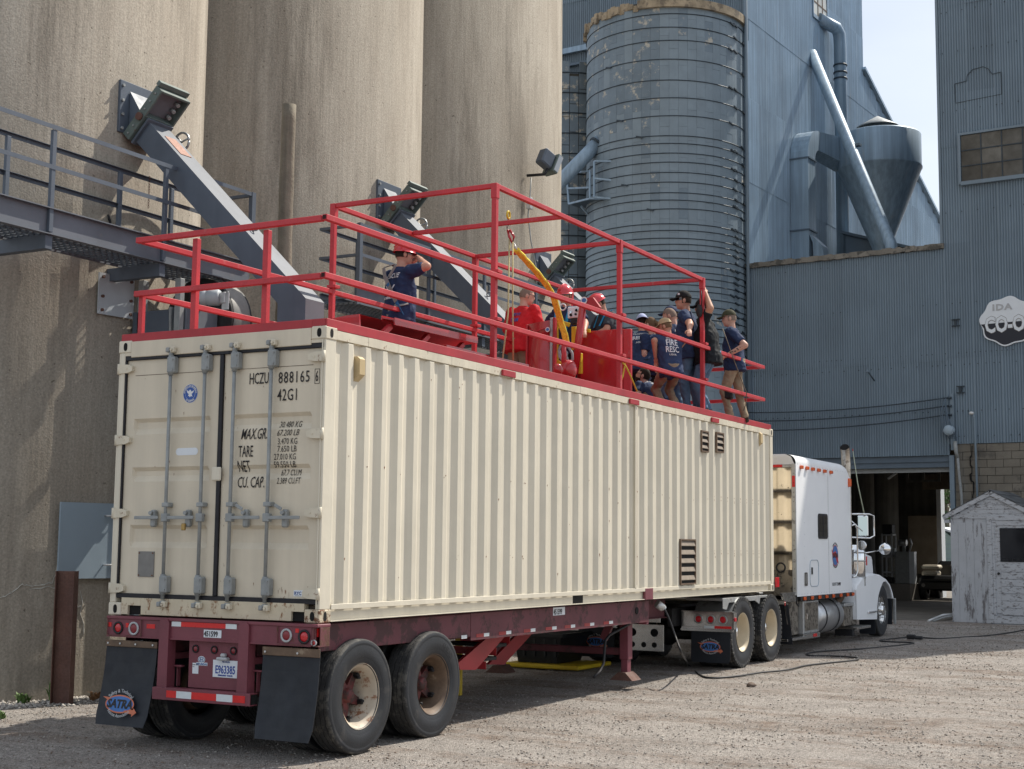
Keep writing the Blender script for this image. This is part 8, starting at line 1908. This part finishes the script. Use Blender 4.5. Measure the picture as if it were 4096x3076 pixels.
for z in (3.95, 4.45): MB().cyl((r1.x - .02, yb2 - .018, z), (r1.x + .10, yb2 - .018, z), .012).obj('hinge', 'rubber', t2)
# leaning dark red tube with a bracket plate and a meter box
t = thing('winch_post', 'dark red round post with angled head plate, leaning across the rails', 'post', (-.30, 7.6, 3.8))
q0 = g2(1240, 1640, 1, 7.45); q1 = g2(1375, 520, 1, 7.45); MB().tube([q0, q1], .052, 16).obj('post_tube', 'red_gloss', t)
h0, h1, h2, h3, h4 = [g2(x, y, 1, 7.44) for x, y in ((1400, 380), (1540, 370), (1660, 530), (1590, 610), (1370, 520))]
MB().prism([h0, h1, h2, h3, h4], (0, .06, 0)).obj('head_plate', 'red_dark', t); q = g2(1395, 420, 1, 7.43); ring_sticker(q.x, q.y, q.z, t, .05)
t = thing('instrument_box', 'clear-fronted silver instrument box with valves, left of the leaning dark red post', 'box', (-.6, 7.6, 4.3))
c0 = g2(1120, 530, 1, 7.60); c1 = g2(1320, 810, 1, 7.60)
MB().box((c0.x, 7.60, c1.z + .09), (c1.x, 7.66, c0.z), 0, .01).obj('box_body', 'white_plate', t); MB().box((c0.x + .05, 7.60, c1.z), (c1.x, 7.68, c1.z + .088), 0, .01).obj('box_base', 'rubber', t)
rr = random.Random(4)
for i in range(7): x = rr.uniform(c0.x + .03, c1.x - .03); z = rr.uniform(c1.z + .12, c0.z - .04); MB().cyl((x, 7.598, z), (x, 7.58, z), rr.uniform(.012, .024), n=10).obj('valve', 'chrome' if i % 2 else 'rubber', t)
q = g2(1048, 535, 1, 7.6); b = MB(); b.tube([(q.x + .045 * math.cos(a), 7.59, q.z + .045 * math.sin(a)) for a in [2 * PI * i / 18 for i in range(19)]], .010, 6); b.obj('dial_ring', 'white_print', t)
# yellow frame
t = thing('rescue_stand', 'yellow steel frame between the two red panels on the roof', 'stand', (-.7, 7.8, 3.8))
def yb_(pa, pb, w=.05, y0=7.78): MB().bar(g2(*pa, 1, y0), g2(*pb, 1, y0 + .02), w, w, bev=.004).obj('bar', 'yellow', t)
yb_((940, 770), (940, 1480)); yb_((910, 760), (1150, 830), .06); yb_((1240, 860), (1240, 1250), .07); yb_((1330, 1300), (1330, 1640), .06, 7.6); yb_((1390, 920), (1500, 930), .05, 7.9); yb_((930, 1440), (1020, 1500), .08)
# red roller pieces at the curb
t = thing('roller_weight', 'pair of glossy red rounded rollers at the curb under the big carabiners', 'roller', (-.2, 7.4, 3.84))
for x, y, r_ in ((970, 1570, .07), (1140, 1580, .125)):
    q = g2(x, y, 0, -.16); MB().ball(q, (r_ * .8, r_, r_), 18, m=12).obj('roller', 'red_gloss', t)
q = g2(1060, 1560, 0, -.2); MB().tube([q, q + Vector((0, 0, .32))], .03, 10).obj('stem', 'red', t)
# yellow sling on the cross beam, carabiners, ropes
def ribbon(pts, w, mt, nm, parent=None, th=.012, **kw):
    b = MB(); pts = [Vector(p) for p in pts]
    for k in (-1, 0, 1):
        b.tube([p + RT * k * w * .33 + Vector((0, 0, .006 * math.sin(i * 2.2 + k * 2))) for i, p in enumerate(pts)], th, 6)
    return b.obj(nm, mt, parent)
sl_ = thing('lifting_sling', 'twisted yellow webbing lifting sling hanging from the high red cross beam', 'sling', (-.6, 6, 4.6))
z5 = lambda x, y, ax=1, v=5.3: at(1300 + x / 1.846, 600 + y / 1.846, ax, v)
S_ = [z5(1410, 735, 1, 4.9), z5(1470, 800, 1, 5.2), z5(1560, 900, 1, 5.7), z5(1640, 1000, 1, 6.1), z5(1690, 1090, 1, 6.4), z5(1715, 1180, 1, 6.6), z5(1740, 1270, 1, 6.8), z5(1770, 1360, 1, 6.9), z5(1785, 1440, 1, 7.0)]
P_ = []
for i in range(len(S_) - 1):
    for k in range(4): P_.append(S_[i].lerp(S_[i + 1], k / 4))
P_.append(S_[-1]); ribbon(P_, .075, 'web', 'webbing', sl_, .021)
b = MB(); q = z5(1355, 480, 1, 4.78); b.tube([q + Vector((0, .035 * math.sin(a), .045 * math.cos(a))) for a in [2 * PI * i / 14 for i in range(15)]], .014, 6); b.obj('beam_ring', 'yellow', sl_)
b = MB(); pts = [z5(x, y, 1, 4.80) for x, y in ((1350, 500), (1335, 540), (1345, 580), (1358, 545), (1352, 500))]; b.tube(pts, .008, 6); b.obj('upper_carabiner', 'galv_lt', sl_)
b = MB(); b.tube([z5(x, y, 1, 4.82) for x, y in ((1350, 590), (1360, 640), (1385, 690), (1395, 640), (1365, 590))], .016, 8); b.obj('swivel', 'red_gloss', sl_)
b = MB(); b.tube([z5(x, y, 1, 4.86) for x, y in ((1395, 690), (1415, 735))], .012, 6); b.obj('link', 'galv_lt', sl_)
for xs_, nm in (((1745, 1440), 0), ((1800, 1450), 1)):
    t3 = thing('scaffold_hook', ('left', 'right')[nm] + ' one of the two big grey scaffold hooks at the end of the yellow sling', 'hook', z5(*xs_, 1, 6.98), 'big scaffold hooks on the sling')
    o_ = [(0, 0), (-18, 40), (-12, 90), (15, 118), (35, 95), (42, 60), (15, 25)] if nm == 0 else [(-25, -5), (-30, 50), (-10, 105), (10, 120), (28, 95), (25, 50), (0, 10)]
    pts = [z5(xs_[0] + x, xs_[1] + y, 1, 6.97 + nm * .03) for x, y in o_ + o_[:1]]; pp_ = []
    for i in range(len(pts) - 1): pp_ += [pts[i].lerp(pts[i + 1], k / 3) for k in range(3)]
    pp_.append(pts[-1]); MB().tube(pp_, .019, 8).obj('hook_body', 'galv', t3); MB().tube([pp_[2], pp_[8]], .007, 6).obj('hook_gate', 'galv_lt', t3)
for k, (xa, xb) in enumerate((((1362, 640), (1310, 1560)), ((1386, 680), (1390, 1580)))):
    p0_ = z5(*xa, 1, 4.82); p1_ = z5(*xb, 1, 4.5 if k == 0 else 4.9); mid = z5((1352, 1386)[k], (1200, 1150)[k], 1, 4.7)
    tag(MB().tube([p0_, mid, p1_], .010, 8).obj('hauling_rope', 'rope'), ('left' if k == 0 else 'right') + ' pale hauling rope hanging from the red swivel on the cross beam', 'rope', 'hauling ropes')
g6 = lambda x, y: at(2400 + x / 3.69, 1150 + y / 3.69, 0, -.09)
tag(MB().tube([g6(272, 1470), g6(340, 1300), g6(372, 1100), g6(310, 1050), g6(330, 1110), g6(380, 1160), g6(450, 1300), g6(545, 1530)], .011, 8).obj('tie_cord', 'yrope'), 'yellow cord looped on the low rail beside the big red panel', 'cord')
b = MB(); q = at(2805, 1230, 1, 9.20); b.tube([q + Vector((0, 0, .25)), q + Vector((.01, 0, .1)), q], .008, 6).ball(q + Vector((-.03, 0, -.05)), (.05, .04, .10), 14, m=10); tag(b.obj('hanging_pulley', 'rubber'), 'black pulley hanging from the high rail by the raised hand', 'pulley')
g7 = lambda x, y, v: at(2680 + x / 3.134, 1120 + y / 3.134, 0, v)
tag(MB().tube([g7(660, 610, -.1), g7(740, 830, .03), g7(830, 1080, .03), g7(910, 1290, .03), g7(960, 1420, .04), g7(950, 1560, .02), g7(920, 1640, .0)], .007, 6).obj('dangling_cord', 'wood'), 'thin brown cord hanging over the rails beside the man in the camouflage cap', 'cord')
tag(MB().box((-.8, 11.4, 3.80), (-.35, 11.9, 3.90), 0, .02).obj('folded_tarp', 'panel_lt'), 'small pale folded sheet lying on the far end of the roof', 'sheet')

# =================================================================== under and beside the trailer
h6 = lambda x, y, ax, v: at(1800 + x / 2.212, 2380 + y / 2.212, ax, v)
t = thing('access_stairs', 'red steel access stairs with black treads leaning under the container', 'stairs', (-.6, 4.5, gz(4)))
XS0, XS1 = -.55, -1.25
def quad_px(pts, X, th, nm, mt, par):
    P_ = [h6(x, y, 0, X) for x, y in pts]; MB().prism(P_, (-th, 0, 0)).obj(nm, mt, par)
quad_px([(90, 662), (230, 662), (530, 318), (400, 318), (75, 600)], XS0, .04, 'stringer', 'red_dark', t)
quad_px([(340, 615), (480, 615), (775, 290), (650, 290)], XS1, .04, 'stringer', 'red_dark', t)
for (xa, ya), (xb, yb__) in (((540, 335), (690, 305)), ((420, 440), (560, 420)), ((330, 560), (430, 545))):
    a = h6(xa, ya, 0, XS0 - .04); c = h6(xb, yb__, 0, XS1); c = Vector((XS1, a.y, a.z)); MB().box((XS1, a.y - .02, a.z - .03), (XS0 - .041, a.y + .22, a.z + .01), 0, .004).obj('tread', 'rubber', t); MB().box((XS1, a.y - .03, a.z - .12), (XS0 - .041, a.y - .022, a.z - .032)).obj('riser', 'red', t)
t = thing('plastic_tub', 'large black plastic tub standing on a yellow pallet under the trailer', 'tub', (-3, 8, gz(8)))
X_ = -2.9
def gnd(x, y, z=0.0):
    d = FW + RT * ((x - PW / 2) / FPX) + UP * ((PH / 2 - y) / FPX); m_ = Vector((0, -.0075, 1)); tt_ = (z - m_.dot(CAM)) / m_.dot(d); return CAM + d * tt_
hh6 = lambda x, y: (1800 + x / 2.212, 2380 + y / 2.212)
g0 = gnd(*hh6(540, 600), .07); g1 = gnd(*hh6(950, 600), .07); YT = (g0.y + g1.y) / 2; x0_ = at(*hh6(560, 600), 1, YT).x; x1_ = at(*hh6(985, 600), 1, YT).x; zt_ = at(*hh6(985, 358), 1, YT).z; zb_ = gz(YT) + .07
b = MB(); b.add([(x0_ + .06, YT + .04, zb_), (x1_ - .10, YT + .04, zb_), (x1_ - .10, YT + .85, zb_), (x0_ + .06, YT + .85, zb_), (x0_, YT, zt_), (x1_, YT, zt_), (x1_, YT + .95, zt_), (x0_, YT + .95, zt_)], [(0, 1, 5, 4), (1, 2, 6, 5), (2, 3, 7, 6), (3, 0, 4, 7), (0, 3, 2, 1)]); b.obj('tub_body', 'tub', t)
zz = zt_; b = MB(); b.box((x0_ - .03, YT - .03, zz - .03), (x1_ + .03, YT, zz + .02)).box((x1_, YT + .001, zz - .03), (x1_ + .03, YT + .98, zz + .02)).box((x0_ - .03, YT + .001, zz - .03), (x0_, YT + .98, zz + .02)).box((x0_, YT + .95, zz - .03), (x1_, YT + .98, zz + .02)).obj('rim', 'tub', t)
for k in range(4): MB().box((x0_ + .15 + k * (x1_ - x0_) / 4.6, YT + .0, zb_ + .1), (x0_ + .19 + k * (x1_ - x0_) / 4.6, YT + .05, zz - .06)).obj('rib', 'tub', t)
o = MB().box((x0_ - .10, YT - .15, gz(YT) + .005), (x1_ + .35, YT + 1.0, gz(YT) + .065), 0, .015).obj('yellow_pallet', 'yellow'); tag(o, 'flat yellow pallet on the gravel under the black tub', 'pallet')
a = h6(45, 360, 1, 5.2); tag(MB().box((a.x, 5.2, gz(5)), (a.x + .08, 5.26, .95), 0, .004).obj('yellow_post', 'yellow'), 'upright yellow post just right of the near trailer wheels', 'post')
t = thing('power_plug', 'grey industrial power plug connected under the container, with the black cable', 'plug', (-.12, 7.4, 1.1))
MB().cyl(h6(1830, 75, 0, -.12), h6(1885, 115, 0, -.06), .055, .05, 14).obj('plug_body', 'galv_lt', t); MB().cyl(h6(1880, 105, 0, -.06), h6(1900, 120, 0, -.04), .035, .03, 12).obj('plug_collar', 'panel_lt', t)
def gpx(x, y, z=0.012):                               # pixel to a point on the sloping yard
    d = FW + RT * ((x - PW / 2) / FPX) + UP * ((PH / 2 - y) / FPX); m_ = Vector((0, -.0075, 1)); tt_ = (z - m_.dot(CAM)) / m_.dot(d); return CAM + d * tt_
def smooth_path(pts, k=5):
    o = []
    for i in range(len(pts) - 1):
        p0_, p1_, p2_, p3_ = pts[max(0, i - 1)], pts[i], pts[i + 1], pts[min(len(pts) - 1, i + 2)]
        for j in range(k):
            t_ = j / k; o.append(.5 * ((2 * p1_) + (p2_ - p0_) * t_ + (2 * p0_ - 5 * p1_ + 4 * p2_ - p3_) * t_ * t_ + (3 * p1_ - p0_ - 3 * p2_ + p3_) * t_ ** 3))
    return o + [pts[-1]]
gc = lambda x, y: (2200 + x / 2.011, 2200 + y / 2.011); gh_ = lambda x, y: (3400 + x / 3.02, 2100 + y / 3.02); gk = lambda x, y: (2000 + x / 1.0553, 2450 + y / 1.0553)
path = [h6(1895, 118, 0, -.04), at(*gc(960, 560), 0, .02), at(*gc(1010, 700), 0, .1), at(*gc(1060, 830), 0, .25)] + [gpx(*gc(*q)) for q in ((1120, 930), (1200, 1000), (1290, 1028), (1500, 1015), (1700, 985), (1900, 965), (2050, 930), (2212, 910))] + [gpx(*gk(*q)) for q in ((1500, 200), (1500, 190), (1400, 183), (1310, 182), (1295, 175), (1340, 165), (1500, 155), (1620, 145), (1730, 133), (1735, 127), (1620, 122), (1612, 116), (1700, 106), (1735, 103))]
tag(MB().tube(smooth_path(path), .014, 8).obj('power_cable', 'cable'), 'black power cable from the plug under the container, looping over the gravel beside the truck', 'cable')
path = [gpx(*gk(*q)) for q in ((1765, 104), (1850, 110), (1960, 104), (2080, 95), (2212, 74), (2300, 50))]
tag(MB().tube(smooth_path(path), .014, 8).obj('power_cable', 'cable'), 'second length of black cable running right from the coupler towards the shed', 'cable')
t = thing('cable_coupler', 'black twin plug coupler joining the two cables on the gravel', 'coupler', gpx(*gk(1750, 104)))
q = gpx(*gk(1740, 104), .05); MB().box(q - Vector((.10, .07, .04)), q + Vector((.06, .07, .05)), 0, .02).obj('socket', 'rubber', t); q = gpx(*gk(1762, 106), .045); MB().box(q - Vector((.05, .06, .035)), q + Vector((.10, .07, .03)), 0, .02).obj('plug', 'rubber', t)
q = gpx(*gk(1062, 305), .02); b = MB(); b.ball(q, (.07, .05, .03), 9, m=6).jitter(.008); tag(b.obj('brown_clod', 'st2'), 'brown clod of earth lying alone on the sunny gravel right of the cable', 'clod')
